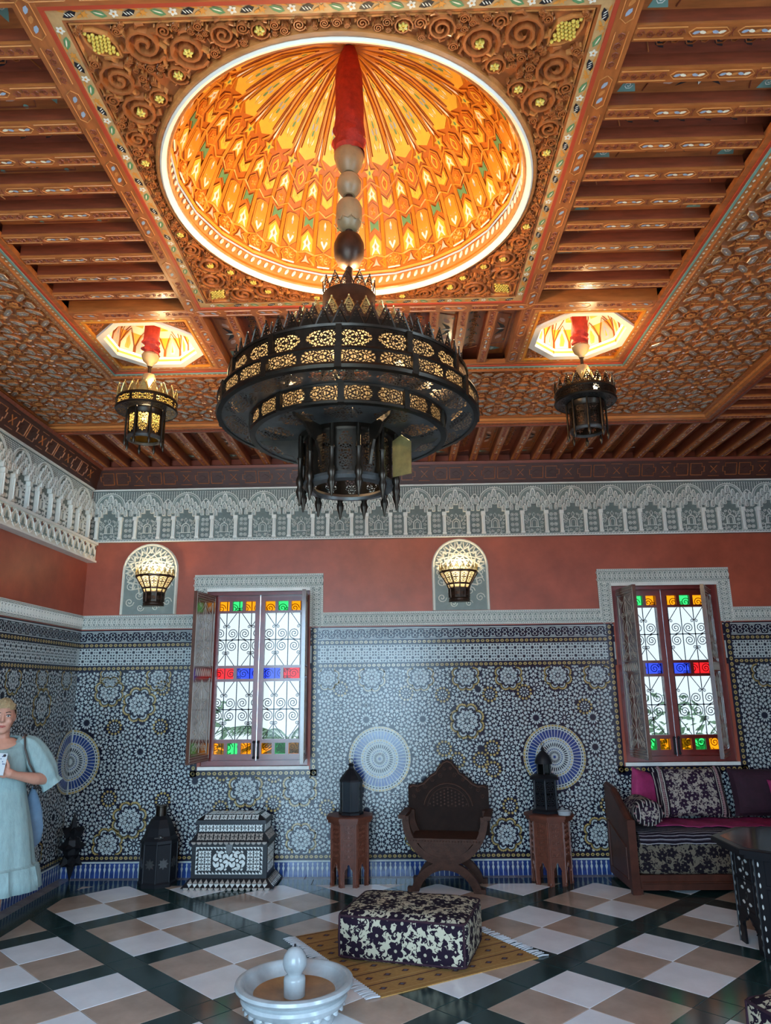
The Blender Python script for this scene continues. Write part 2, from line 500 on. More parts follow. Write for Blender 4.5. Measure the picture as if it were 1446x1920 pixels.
# ---------------------------------------------------------------- zellige
def kite(cx, cy, a, r0, r1, rm, hw):
    c, s = cos(a), sin(a)
    return [(cx+r0*c, cy+r0*s), (cx+rm*c-hw*s*-1, cy+rm*s-hw*c), (cx+r1*c, cy+r1*s), (cx+rm*c-hw*s, cy+rm*s+hw*c)]
def hexa(cx, cy, a, r0, r1, hw):
    c, s = cos(a), sin(a); d = (r1-r0)*0.28
    P = [(r0, 0), (r0+d, -hw), (r1-d, -hw), (r1, 0), (r1-d, hw), (r0+d, hw)]
    return [(cx+p[0]*c-p[1]*s, cy+p[0]*s+p[1]*c) for p in P]
def ngon(cx, cy, r, n, ph=0.0): return [(cx+r*cos(ph+pi2*i/n), cy+r*sin(ph+pi2*i/n)) for i in range(n)]
def star(cx, cy, r0, r1, n, ph=0.0): return [(cx+(r1 if i % 2 == 0 else r0)*cos(ph+PI*i/n), cy+(r1 if i % 2 == 0 else r0)*sin(ph+PI*i/n)) for i in range(2*n)]
ZW = 0.0055
class Zell:
    def __init__(s, T, rect, holes):
        s.T = T; s.rect = rect; s.holes = holes; s.b = MB('tile_white', 'tile_dark', 'tile_blue', 'tile_yellow', 'tile_green'); s.big = []
    def ok(s, pts, keep=None):
        cx = sum(p[0] for p in pts)/len(pts); cy = sum(p[1] for p in pts)/len(pts)
        u0, u1, v0, v1 = s.rect
        if not (u0 < cx < u1 and v0 < cy < v1): return None
        for h in s.holes:
            if h[0] < cx < h[1] and h[2] < cy < h[3]: return None
        if keep is None:
            for (x, y, r) in s.big:
                if (cx-x)**2+(cy-y)**2 < r*r: return None
        if any(p[0] < u0 or p[0] > u1 or p[1] < v0 or p[1] > v1 for p in pts): pts = clip(pts, u0, u1, v0, v1)
        return pts or None
    def p(s, pts, m, keep=None, w=ZW):
        q = s.ok(pts, keep)
        if q: s.b.poly(q, w, m, s.T)
    def ring(s, x, y, n, r0, r1, hw, m, ph=0.0, sh='hex', keep=None):
        for i in range(n):
            a = ph+pi2*i/n
            if sh == 'hex': q = hexa(x, y, a, r0, r1, hw)
            else: q = kite(x, y, a, r0, r1, r0+(r1-r0)*(0.62 if sh == 'kite' else 0.35), hw)
            s.p(q, m, keep)
    def stars(s, x, y, n, r, ro, ri, ph=0.0, keep=None, k=6):
        for i in range(n):
            a = ph+pi2*i/n
            s.p(star(x+r*cos(a), y+r*sin(a), ri, ro, k, a), 'tile_white', keep)
    def flower(s, x, y, R, keep=None):
        k = R/0.13; n = 10
        s.p(star(x, y, 0.007*k, 0.017*k, 8), 'tile_white', keep)
        s.ring(x, y, n, 0.021*k, 0.058*k, 0.0098*k, 'tile_white', PI/n, 'kite', keep)
        s.stars(x, y, n, 0.077*k, 0.0245*k, 0.0125*k, 0.0, keep)
        s.ring(x, y, n, 0.084*k, 0.112*k, 0.0105*k, 'tile_white', PI/n, 'kite', keep)
        s.stars(x, y, 2*n, 0.122*k, 0.019*k, 0.0095*k, PI/n/2, keep, 4)
    def sun(s, x, y, R, keep=None):
        k = R/0.13; n = 14
        s.ring(x, y, n, 0.026*k, 0.060*k, 0.0072*k, 'tile_white', 0, 'hex', keep)
        s.ring(x, y, n, 0.063*k, 0.094*k, 0.0112*k, 'tile_white', PI/n, 'kite', keep)
        s.stars(x, y, n, 0.104*k, 0.0205*k, 0.0105*k, 0.0, keep)
        s.stars(x, y, n, 0.126*k, 0.0165*k, 0.0085*k, PI/n, keep, 4)
    def bigrose(s, x, y, R):
        k = R/0.18
        s.p(star(x, y, 0.012*k, 0.026*k, 8), 'tile_white', 1)
        s.stars(x, y, 8, 0.050*k, 0.027*k, 0.0135*k, PI/8, 1)
        s.stars(x, y, 8, 0.086*k, 0.031*k, 0.0155*k, 0.0, 1)
        s.stars(x, y, 8, 0.104*k, 0.026*k, 0.013*k, PI/8, 1)
        for i in range(8):        # scalloped yellow outline, eight lobes
            a = pi2*i/8+PI/8
            lx, ly = x+0.122*k*cos(a), y+0.122*k*sin(a)
            for j in range(-3, 4):
                b = a+j*0.40
                s.p(hexa(lx, ly, b+0.2, 0.022*k, 0.044*k, 0.0062*k), 'tile_white', 1)
                s.p(hexa(lx, ly, b, 0.047*k, 0.072*k, 0.0118*k), 'tile_yellow', 1)
    def small_yellow(s, x, y):
        s.p(star(x, y, 0.007, 0.015, 8), 'tile_white', 1)
        s.ring(x, y, 10, 0.020, 0.050, 0.008, 'tile_white', 0, 'kite', 1)
        s.ring(x, y, 12, 0.054, 0.080, 0.0115, 'tile_yellow', PI/12, 'hex', 1)
    def medallion(s, x, y, R, half=None):
        k = R/0.31
        def P(q, m, w=ZW+0.0006):
            s.p(q, m, 1, w)
        for i in range(40):      # white disc under the pattern
            a0, a1 = pi2*i/40, pi2*(i+1)/40
            P([(x, y), (x+R*cos(a0), y+R*sin(a0)), (x+R*cos(a1), y+R*sin(a1))], 'tile_white', ZW+0.0002)
        P(star(x, y, 0.010*k, 0.022*k, 12), 'tile_blue')
        s2 = [(24, .030, .062, .0035, 'tile_dark', 'hex'), (24, .068, .082, .006, 'tile_blue', 'hex'), (36, .094, .140, .0052, 'tile_dark', 'hex'), (40, .150, .160, .0085, 'tile_blue', 'kite'), (36, .166, .180, .0085, 'tile_yellow', 'hex'), (48, .188, .262, .0105, 'tile_blue', 'wedge'), (56, .270, .284, .0095, 'tile_dark', 'hex'), (56, .290, .308, .0145, 'tile_yellow', 'wedge')]
        for (n, r0, r1, hw, m, sh) in s2:
            for i in range(n):
                a = pi2*i/n+(PI/n if n % 8 else 0)
                if sh == 'hex': q = hexa(x, y, a, r0*k, r1*k, hw*k)
                elif sh == 'kite': q = kite(x, y, a, r0*k, r1*k, (r0+r1)/2*k, hw*k)
                else:
                    g = PI/n*0.78
                    q = [(x+r0*k*cos(a-g), y+r0*k*sin(a-g)), (x+r1*k*cos(a-g), y+r1*k*sin(a-g)), (x+r1*k*cos(a+g), y+r1*k*sin(a+g)), (x+r0*k*cos(a+g), y+r0*k*sin(a+g))]
                P(q, m)
    def fill(s, a=0.285):
        u0, u1, v0, v1 = s.rect
        n = int((u1-u0)/a)+2; mm = int((v1-v0)/a)+2
        for i in range(-1, n+1):
            for j in range(-1, mm+1):
                x, y = u0+a*(i+0.5), v0+a*(j+0.35)
                if (i+2*j) % 4 == 0 or (i % 4 == 2 and j % 3 == 1): s.sun(x, y, a/2)
                else: s.flower(x, y, a/2)
                X, Y = x+a/2, y+a/2           # interstice
                s.p(star(X, Y, 0.012, 0.026, 8), 'tile_white')
                s.stars(X, Y, 8, 0.045, 0.0185, 0.0092, PI/8)
                s.stars(X, Y, 4, 0.072, 0.0200, 0.0100, 0.0)
ZTOP = 1.955
holesZ = [(h[0]-0.10, h[1]+0.10, h[2]-0.10, h[3]) for h in WIN]
z1 = Zell(TB, (XL, XR-0.01, 0.205, ZTOP), holesZ)
meds = [(XL+0.0, 1.07, 0.31), (-0.226, 1.07, 0.31), (1.513, 1.07, 0.31)]
bigs = [(-2.68, 1.62, .17), (-2.70, 0.52, .17), (-1.56, .80, .17), (-1.02, .80, .17), (0.66, 1.42, .17), (0.66, 1.70, .0), (-0.55, .36, .16), (-2.9, .30, .15), (-1.0, .33, .15), (1.0, .36, .15), (1.9, .36, .15), (0.16, .36, .15), (-3.0, 1.75, .15), (-.3, 1.86, .14), (.2, 1.86, .14), (.66, 1.86, .14), (1.1, 1.86, .14), (1.6, 1.86, .14), (2.0, 1.86, .14), (-.75, 1.86, .12), (-2.5, 1.88, .13), (-3.0, 1.90, .11), (3.7, 1.86, .14)]
bigs = [b for b in bigs if b[2] > 0]
smalls = [(-1.28, .93), (-1.28, .66), (-1.8, .62), (-1.8, .95), (-2.38, .70), (-2.92, .72), (.42, 1.16), (.90, 1.16), (.42, 1.68), (.90, 1.68), (.42, .96), (.90, .96), (.55, 1.05), (.78, 1.05), (-2.45, 1.40), (-2.92, 1.40), (-2.45, 1.78), (.05, 1.70), (1.25, 1.70), (1.85, 1.55), (-.62, 1.75), (-.75, .62), (2.0, .62), (1.05, .62)]
z1.big = [(x, y, r+0.012) for x, y, r in meds]+[(x, y, r*1.04) for x, y, r in bigs]+[(x, y, 0.08) for x, y in smalls]
z1.fill()
for x, y, r in bigs: z1.bigrose(x, y, r)
for x, y in smalls: z1.small_yellow(x, y)
for x, y, r in meds: z1.medallion(x, y, r)
z2 = Zell(TL, (4.2, YB, 0.205, ZTOP), [])
meds2 = [(YB, 1.07, 0.31)]
bigs2 = [(6.75, 1.62, .17), (6.75, .52, .17), (6.1, 1.2, .17), (6.3, .36, .15), (6.9, .32, .13), (6.2, 1.86, .13), (6.7, 1.88, .11), (7.2, 1.88, .11)]
z2.big = [(x, y, r+0.012) for x, y, r in meds2]+[(x, y, r*1.04) for x, y, r in bigs2]
z2.fill()
for x, y, r in bigs2: z2.bigrose(x, y, r)
for x, y, r in meds2: z2.medallion(x, y, r)
# bases under the mosaic, then the bands above it
def base_plate(b, T, u0, u1, v0, v1, holes, m, w=0.005):
    for (a, c, s, e) in rects_minus(u0, u1, v0, v1, holes): b.box(a, c, s, e, 0, w, m, T)
def bands(b, T, u0, u1, holes, full):
    def free(x, y0, y1):
        for h in holes:
            if h[0]-0.02 < x < h[1]+0.02 and not (y1 < h[2] or y0 > h[3]): return False
        return True
    def braid(v0, v1, ua, ub, vert=None):
        h = v1-v0; st = h*1.25; n = int((ub-ua)/st)
        for i in range(n):
            x = ua+(i+0.5)*(ub-ua)/n; y = (v0+v1)/2
            if vert is None and not free(x, v0, v1): continue
            q = hexa(0, 0, 0, -h*0.52, h*0.52, h*0.36); c = ngon(0, 0, h*0.16, 6)
            if vert is None: f = lambda p: (x+p[0], y+p[1])
            else: f = lambda p: (vert+p[1], x+p[0])
            b.poly([f(p) for p in q], ZW, 'tile_yellow', T); b.poly([f(p) for p in c], ZW+0.0005, 'tile_dark', T)
    def line(v0, v1, m='tile_white'):
        for (a, c, s, e) in rects_minus(u0, u1, v0, v1, holes): b.poly([(a, s), (c, s), (c, e), (a, e)], ZW, m, T)
    # 0.145-0.205 lower braid
    base_plate(b, T, u0, u1, 0.145, 0.205, [], 'tile_dark'); braid(0.158, 0.196, u0, u1)
    base_plate(b, T, u0, u1, ZTOP, 2.375, holes, 'tile_dark')
    braid(1.962, 2.002, u0, u1)
    # white star lattice band
    line(2.012, 2.188)
    st = 0.088; n = int((u1-u0)/st)
    for i in range(n):
        x = u0+(i+0.5)*st
        if not free(x, 2.0, 2.2): continue
        for j in range(2):
            y = 2.056+st*j
            b.poly(star(x, y, 0.011, 0.021, 8), ZW+0.0006, 'tile_dark', T)
            for q in range(4):
                b.poly(hexa(x, y, PI/4+q*PI/2, 0.030, 0.054, 0.0075), ZW+0.0006, 'tile_dark', T)
            for q in range(4):
                b.poly(hexa(x, y, q*PI/2, 0.026, 0.041, 0.006), ZW+0.0006, 'tile_dark', T)
    braid(2.198, 2.238, u0, u1)
    line(2.246, 2.254); line(2.352, 2.364)
    # interlaced white scroll on black
    st = 0.062; n = int((u1-u0)/st)
    for i in range(n):
        x = u0+(i+0.5)*st
        if not free(x, 2.25, 2.36): continue
        for sg in (1, -1):
            pts = []
            for k in range(13):
                t = k/12
                pts.append((x+sg*st*0.36*sin(t*pi2*1.0)*0.9, 2.264+0.078*t))
            for k in range(12):
                (xa, ya), (xb, yb) = pts[k], pts[k+1]
                g = 0.0042
                b.poly([(xa-g, ya), (xa+g, ya), (xb+g, yb), (xb-g, yb)], ZW+0.0006, 'tile_white', T)
        yy = 2.264 if i % 2 else 2.342
        b.poly([(x-st*0.5, yy-0.004), (x+st*0.5, yy-0.004), (x+st*0.5, yy+0.004), (x-st*0.5, yy+0.004)], ZW+0.0006, 'tile_white', T)
    return braid
base_plate(z1.b, TB, XL, XR, 0.205, ZTOP, [(h[0]-0.04, h[1]+0.04, h[2]-0.04, h[3]) for h in WIN], 'tile_dark')
hb = [(h[0]-0.015, h[1]+0.015, h[2], h[3]) for h in WIN]
br = bands(z1.b, TB, XL, XR, hb, True)
for h in WIN:                  # yellow braid round the window
    for (u0, u1, v0, v1) in ((h[0]-0.095, h[0]-0.03, 0.915, 2.37), (h[1]+0.03, h[1]+0.095, 0.915, 2.37), (h[0]-0.095, h[1]+0.095, 0.915, 0.975)):
        z1.b.box(u0, u1, v0, v1, 0, ZW+0.0008, 'tile_dark', TB)
        if u1-u0 > v1-v0:
            n = int((u1-u0)/0.055)
            for i in range(n):
                x = u0+(i+0.5)*(u1-u0)/n; z1.b.poly(hexa(x, 0.945, 0, -0.022, 0.022, 0.016), ZW+0.0016, 'tile_yellow', TB); z1.b.poly(ngon(x, 0.945, 0.007, 6), ZW+0.0022, 'tile_dark', TB)
        else:
            n = int((v1-v0)/0.055)
            for i in range(n):
                y = v0+(i+0.5)*(v1-v0)/n; x = (u0+u1)/2
                z1.b.poly(hexa(x, y, PI/2, -0.022, 0.022, 0.016), ZW+0.0016, 'tile_yellow', TB); z1.b.poly(ngon(x, y, 0.007, 6), ZW+0.0022, 'tile_dark', TB)
stuff(z1.b.build('zellige_mosaic', wall_back))
LH = []
base_plate(z2.b, TL, YF, YB, 0.205, ZTOP, LH, 'tile_dark')
bands(z2.b, TL, 4.2, YB, [], False)
base_plate(z2.b, TL, YF, 4.2, ZTOP, 2.375, LH, 'tile_dark'); base_plate(z2.b, TL, YF, 4.2, 0.145, 0.205, LH, 'tile_dark')
stuff(z2.b.build('zellige_mosaic', wall_left))
# blue skirting with white cusped pieces
def skirting(name, T, u0, u1, ua, ub, lab):
    b = MB('tile_blue', 'tile_white'); b.box(u0, u1, 0, 0.132, 0, 0.012, 'tile_blue', T)
    b.box(u0, u1, 0.132, 0.147, 0, 0.016, 'tile_white', T)
    st = 0.047; n = int((ub-ua)/st)
    for i in range(n):
        x = ua+(i+0.5)*st
        b.poly([(x-0.003, 0), (x+0.003, 0), (x+0.004, 0.05), (x+0.012, 0.078), (x+0.004, 0.098), (x+0.009, 0.115), (x, 0.131), (x-0.009, 0.115), (x-0.004, 0.098), (x-0.012, 0.078), (x-0.004, 0.05)], 0.0135, 'tile_white', T)
    return struct(b.build(name), lab)
skirting('baseboard_back', TB, XL, XR, XL, XR, 'blue tile skirting with white cusped pieces along the window wall')
skirting('baseboard_left', TL, YF, YB-0.012, 5.0, YB, 'blue tile skirting with white cusped pieces beside the woman')
# ================================================================ carved plaster on the walls
def plaster_run(b, T, L, wd):
    # local: s along x 0..L, t across y 0..wd
    b.box(0, L, 0, wd, 0, 0.011, 'mint_plaster', T)
    for t in (0.004, 0.018, wd-0.018, wd-0.004):
        b.ridge([(0, t), (L, t)], 0.007, 0.006, 'white_plaster', T, 0.011)
    st = 0.021; n = max(2, int(L/st))
    for i in range(n):       # small dentil rows
        x = (i+0.5)*L/n
        for t in (0.011, wd-0.011): b.poly(kite(x, t, 0, -0.007, 0.007, 0, 0.004), 0.0125, 'white_plaster', T)
    P = 0.105; k = max(1, round(L/P)); P = L/k; m = wd/2; A = wd/2-0.026
    for i in range(k):
        x0 = i*P
        for ph in (0, 1):
            pts = [(x0+P*j/10, m+A*(1 if ph else -1)*sin(pi2*j/10)*(0.95)) for j in range(11)]
            b.ridge(pts, 0.0065, 0.006, 'white_plaster', T, 0.011)
            pts = [(x0+P*j/10, m+A*0.5*(1 if ph else -1)*sin(pi2*2*j/10+0.6)) for j in range(11)]
            b.ridge(pts, 0.005, 0.005, 'white_plaster', T, 0.011)
        for c in (0.25, 0.75):
            b.ridge([(p[0], p[1]) for p in arc(x0+P*c, m, 0.013, 0, pi2, 8)], 0.005, 0.006, 'white_plaster', T, 0.011)
        for c in (0.0, 0.5):
            for s in (-1, 1):
                b.ridge(spiral(x0+P*c, m+s*A*0.72, 0.016, 0.003, 0, 1.3*s, 8), 0.0045, 0.005, 'white_plaster', T, 0.011)
pb = MB('mint_plaster', 'white_plaster')
Z0, Z1, ZF = 2.385, 2.53, 2.945
xs = XL
for h in WIN:
    plaster_run(pb, TB @ tr(xs, Z0), h[0]-0.145-xs, Z1-Z0)
    plaster_run(pb, TB @ tr(h[0]-0.005, Z0) @ rz(PI/2), ZF-Z0-0.15, 0.14)
    plaster_run(pb, TB @ tr(h[1]+0.145, Z0) @ rz(PI/2), ZF-Z0-0.15, 0.14)
    plaster_run(pb, TB @ tr(h[0]-0.145, 2.795), h[1]-h[0]+0.29, 0.15)
    # white plaster soffit edge of the opening
    pb.box(h[0]-0.005, h[1]+0.005, 2.765, 2.797, 0, 0.014, 'white_plaster', TB)
    xs = h[1]+0.145
plaster_run(pb, TB @ tr(xs, Z0), XR-xs, Z1-Z0)
struct(pb.build('trim_1'), 'carved pale plaster band stepping up round the windows')
pl = MB('mint_plaster', 'white_plaster')
plaster_run(pl, TL @ tr(4.8, Z0), YB-0.015-4.8, Z1-Z0); pl.box(3.25, 4.8, Z0, Z1, 0, 0.011, 'mint_plaster', TL)
struct(pl.build('trim_2'), 'carved pale plaster band on the side wall beside the woman')

# ---- white stucco frieze of muqarnas arches: one unit per bay
FP = 0.418
def arch_pts(cx, y0, w, h, n=5):       # pointed arch outline
    pts = [(cx-w/2, y0), (cx+w/2, y0)]
    s = y0+h*0.55
    for i in range(n+1):
        t = i/n; pts.append((cx+w/2*(1-t)**0.75 if t < 1 else cx, s+(h*0.45)*sin(t*PI/2)))
    for i in range(n-1, -1, -1):
        t = i/n; pts.append((cx-w/2*(1-t)**0.75, s+(h*0.45)*sin(t*PI/2)))
    return pts
def frieze_unit():
    b = MB('mint_plaster', 'white_plaster', 'grey_plaster')
    H = 0.6; P = FP
    b.box(-P/2, P/2, 0, H, 0, 0.02, 'grey_plaster')
    b.box(-P/2, P/2, 0, 0.012, 0, 0.045, 'white_plaster'); b.box(-P/2, P/2, 0.024, 0.03, 0, 0.032, 'white_plaster')
    for i in range(14): b.poly(kite(-P/2+(i+0.5)*P/14, 0.018, 0.6, -0.011, 0.011, 0, 0.004), 0.024, 'white_plaster')
    b.box(-P/2, P/2, 0.575, 0.6, 0, 0.04, 'white_plaster')
    # pierced ground lattice above the arches
    for i in range(16):
        for j in range(6):
            x = -P/2+(i+0.5)*P/16; y = 0.47+0.017*j
            if x*x+(y-0.385)**2 > 0.163**2 and (abs(x)-P/2)**2+(y-0.40)**2 > 0.07**2:
                b.prism(ngon(x, y, 0.0062, 4, 0), 0.02, 0.025, 'white_plaster')
    b.prism([(0.158*cos(a), 0.385+0.158*sin(a)) for a in [PI*k/14 for k in range(15)]], 0.02, 0.026, 'mint_plaster')
    b.ridge(arc(0, 0.385, 0.160, 0, PI, 16), 0.014, 0.016, 'white_plaster', None, 0.02)
    b.ridge(arc(0, 0.385, 0.142, 0, PI, 16), 0.007, 0.010, 'white_plaster', None, 0.025)
    for s in (-1, 1):
        pts = [(s*P/2, 0.475), (s*(P/2-0.02), 0.462), (s*(P/2-0.04), 0.435), (s*(P/2-0.05), 0.40)]
        b.ridge(pts, 0.012, 0.014, 'white_plaster', None, 0.02)
    def niche(cx, y0, w, h, d):
        b.prism(arch_pts(cx, y0, w, h), 0.02, d, 'white_plaster', None, 0.006)
        b.poly(arch_pts(cx, y0+0.004, w*0.5, h*0.72), d+0.0008, 'mint_plaster')  # flat darker arch, painted in as the shade of a hollow
        b.ridge([(cx, y0+0.01), (cx, y0+h*0.6)], w*0.16, 0.003, 'white_plaster', None, d+0.001)
    niche(0, 0.44, 0.058, 0.095, 0.036)
    for x, y in ((-0.052, 0.40), (0.052, 0.40)): niche(x, y, 0.046, 0.085, 0.042)
    niche(0, 0.355, 0.05, 0.075, 0.046)
    for x in (-0.098, 0.098): niche(x, 0.355, 0.044, 0.085, 0.05)
    for x in (-0.05, 0.05): niche(x, 0.315, 0.042, 0.075, 0.056)
    for x in (-0.137, 0.137): niche(x, 0.31, 0.04, 0.085, 0.058)
    for x in (-0.095, 0.095): niche(x, 0.275, 0.042, 0.075, 0.064)
    for x in (-P/2+0.0, ): pass
    for s in (-1, 1):
        niche(s*(P/2-0.022), 0.36, 0.04, 0.09, 0.044); niche(s*(P/2-0.03), 0.285, 0.036, 0.075, 0.058)
        # pilasters
        x = s*0.128
        b.box(x-0.017, x+0.017, 0.03, 0.262, 0.02, 0.05, 'white_plaster')
        b.box(x-0.023, x+0.023, 0.235, 0.275, 0.02, 0.064, 'white_plaster'); b.box(x-0.022, x+0.022, 0.03, 0.05, 0.02, 0.056, 'white_plaster')
        b.tube([(x, 0.05, 0.052), (x, 0.235, 0.052)], 0.009, 6, 'white_plaster')
        # narrow panel ornament at the bay edge
        for y in (0.07, 0.13, 0.19, 0.24):
            xx = s*(P/2-0.022)
            b.ridge(arc(xx, y, 0.017, 0, pi2, 8), 0.006, 0.008, 'white_plaster', None, 0.02)
            b.prism(star(xx, y, 0.004, 0.01, 6), 0.02, 0.027, 'white_plaster')
    # carved lower panel with a little arch
    b.ridge([(-0.04, 0.10), (-0.04, 0.16)]+[(0.04*cos(PI-a), 0.16+0.04*sin(a)) for a in [PI*k/8 for k in range(9)]]+[(0.04, 0.16), (0.04, 0.10)], 0.010, 0.014, 'white_plaster', None, 0.02)
    b.ridge([(-0.022, 0.10), (-0.022, 0.155)]+[(0.022*cos(PI-a), 0.155+0.022*sin(a)) for a in [PI*k/6 for k in range(7)]]+[(0.022, 0.10)], 0.006, 0.012, 'white_plaster', None, 0.02)
    b.ridge([(-0.095, 0.06), (-0.06, 0.06), (-0.06, 0.10), (0.06, 0.10), (0.06, 0.06), (0.095, 0.06)], 0.007, 0.012, 'white_plaster', None, 0.02)
    b.ridge([(0, 0.20), (-0.016, 0.235), (0, 0.26), (0.016, 0.235), (0, 0.20)], 0.006, 0.012, 'white_plaster', None, 0.02)
    rnd = random.Random(4)
    for s in (-1, 1):
        for (x, y, r, t) in ((0.075, 0.21, 0.026, 1.5), (0.045, 0.238, 0.016, -1.3), (0.082, 0.15, 0.02, -1.4), (0.08, 0.10, 0.016, 1.3), (0.03, 0.065, 0.018, 1.4), (0.06, 0.18, 0.012, 1.2), (0.005, 0.04, 0.01, 1), (0.095, 0.18, 0.01, 1), (0.058, 0.045, 0.012, -1.2), (0.098, 0.235, 0.012, 1)):
            b.ridge(spiral(s*x, y, r, 0.003, 0, t*s, 10), 0.005, 0.009, 'white_plaster', None, 0.02)
    return b.mesh('frieze_arch')
fme = frieze_unit()
n = int((XR-XL)/FP)+1
for i in range(n):
    x = XL+0.21+FP*i
    if x+FP/2 > XR: break
    o = put('frieze_arch', fme, wall_back); o.matrix_local = TB @ tr(x, 3.31)
for i in range(7):
    y = YB-0.075-FP*(i+0.5)
    o = put('frieze_arch', fme, wall_left); o.matrix_local = TL @ tr(y, 3.31)
fr = MB('grey_plaster'); fr.box(YF, YB-0.075-7*FP, 3.31, 3.91, 0, 0.05, None, TL); fr.build('frieze_run', wall_left)
# lit stucco pelmet below the side frieze
pm = MB('niche_plaster', 'mint_plaster', 'grey_plaster', 'cedar_red', 'white_plaster')
pm.box(3.3, YB-0.01, 3.10, 3.31, 0, 0.085, 'niche_plaster', TL)
pm.box(3.3, YB-0.01, 3.285, 3.31, 0, 0.105, 'white_plaster', TL); pm.box(3.3, YB-0.01, 3.095, 3.115, 0, 0.10, 'white_plaster', TL)
for i in range(20):
    y = YB-0.10-0.13*i
    if y < 4.8: break
    for s in (-1, 1):
        pm.ridge([(y+s*0.06*sin(PI*k/10), 3.12+0.155*k/10) for k in range(11)], 0.008, 0.008, 'white_plaster', TL, 0.085)
        pm.ridge(spiral(y+s*0.04, 3.25, 0.016, 0.003, 0, 1.4*s, 9), 0.005, 0.006, 'mint_plaster', TL, 0.085)
        pm.ridge(spiral(y+s*0.03, 3.165, 0.018, 0.003, PI, -1.4*s, 9), 0.005, 0.006, 'mint_plaster', TL, 0.085)
    pm.prism(kite(y, 3.2, PI/2, -0.04, 0.035, -0.01, 0.018), 0.085, 0.091, 'mint_plaster', TL)
    pm.prism(kite(y+0.065, 3.25, PI/2, -0.02, 0.025, 0.0, 0.012), 0.085, 0.091, 'cedar_red', TL)
struct(pm.build('trim_3'), 'projecting carved stucco pelmet below the frieze of the side wall')

# ---- dark carved wooden cornice below the ceiling
def cornice(T, u0, u1, ua, ub):
    b = MB('cedar_dark', 'cedar_red', 'cedar')
    Tc = T @ Matrix(((1,0,0,0),(0,cos(0.42),-sin(0.42),3.905),(0,sin(0.42),cos(0.42),0.03),(0,0,0,1)))
    b.box(u0, u1, -0.01, 0.245, -0.04, 0.0, 'cedar_dark', Tc)
    b.box(u0, u1, 0.0, 0.014, 0, 0.012, 'cedar_dark', Tc); b.box(u0, u1, 0.215, 0.245, 0, 0.02, 'cedar_red', Tc)
    P = 0.52; k = int((ub-ua)/P)
    for i in range(k):
        x = ua+(i+0.5)*P
        for s in (-1, 1):
            c = x+s*0.085
            q = [(c-s*0.07, 0.05), (c-s*0.07, 0.175), (c+s*0.05, 0.175), (c+s*0.05, 0.14), (c+s*0.075, 0.14), (c+s*0.075, 0.085), (c+s*0.05, 0.085), (c+s*0.05, 0.05), (c-s*0.07, 0.05)]
            b.ridge(q, 0.010, 0.009, 'cedar', Tc)
            b.prism(kite(c, 0.112, 0, -0.045, 0.045, 0, 0.028), 0, 0.005, 'cedar_dark', Tc, 0.002)
        for s in (0, 1):
            c = x+P/2
            b.ridge([(c-0.035, 0.075+s*0.075), (c, 0.112), (c+0.035, 0.075+s*0.075)], 0.010, 0.009, 'cedar', Tc)
            b.ridge([(c-0.06, 0.04+s*0.145), (c+0.06, 0.04+s*0.145)], 0.008, 0.007, 'cedar', Tc)
    return b
struct(cornice(TB, XL, XR, XL, XR).build('trim_4'), 'dark carved wooden cornice above the stucco of the window wall')
struct(cornice(TL, YF, YB-0.02, 3.5, YB-0.02).build('trim_5'), 'carved wooden cornice above the stucco of the side wall')

# ---- arched stucco panels behind the wall lamps
def niche_mesh():
    b = MB('niche_plaster', 'mint_plaster')
    w, h = 0.3, 0.76; sp = h-w
    out = [(-w, 0), (w, 0), (w, sp)]+arc(0, sp, w, 0, PI, 16)[1:]
    b.prism(out, 0, 0.02, 'niche_plaster', None, 0.006)
    ins = [(-w+0.03, 0), (w-0.03, 0), (w-0.03, sp)]+arc(0, sp, w-0.03, 0, PI, 16)[1:]
    b.poly(ins, 0.0212, 'mint_plaster')
    edge = [(-w+0.015, 0.0), (-w+0.015, sp)]+[(p[0], p[1]) for p in arc(0, sp, w-0.015, PI, 0, 18)]+[(w-0.015, 0)]
    b.ridge(edge, 0.024, 0.014, 'niche_plaster', None, 0.02)
    # openwork: interlaced strapwork rosette
    for R, n, k in ((0.255, 16, 5), (0.18, 12, 4), (0.10, 8, 3)):
        P = [(R*cos(pi2*i/n+PI/2), sp-0.02+R*sin(pi2*i/n+PI/2)) for i in range(n)]
        for i in range(n):
            a, c = P[i], P[(i+k) % n]
            if abs(a[0]) < w-0.03 and abs(c[0]) < w-0.03: b.ridge([a, c], 0.016, 0.014, 'niche_plaster', None, 0.02)
    for i in range(13):
        a = PI*i/12
        b.ridge([(0.19*cos(a), sp+0.19*sin(a)), (0.262*cos(a+0.09), sp+0.262*sin(a+0.09))], 0.017, 0.014, 'niche_plaster', None, 0.02)
        b.ridge([(0.19*cos(a), sp+0.19*sin(a)), (0.262*cos(a-0.09), sp+0.262*sin(a-0.09))], 0.017, 0.014, 'niche_plaster', None, 0.02)
    for s in (-1, 1):
        for (x, y, r) in ((0.2, 0.3, 0.05), (0.1, 0.2, 0.05), (0.2, 0.13, 0.05), (0.08, 0.07, 0.04), (0.22, 0.40, 0.04)):
            b.ridge(spiral(s*x, y, r, 0.006, 0, 1.5*s, 14), 0.010, 0.006, 'niche_plaster', None, 0.02)
    return b.mesh('niche_panel')
nme = niche_mesh()
for x in (-2.657, 0.645):
    o = put('niche_panel', nme, wall_back); o.matrix_local = TB @ tr(x, 2.535)

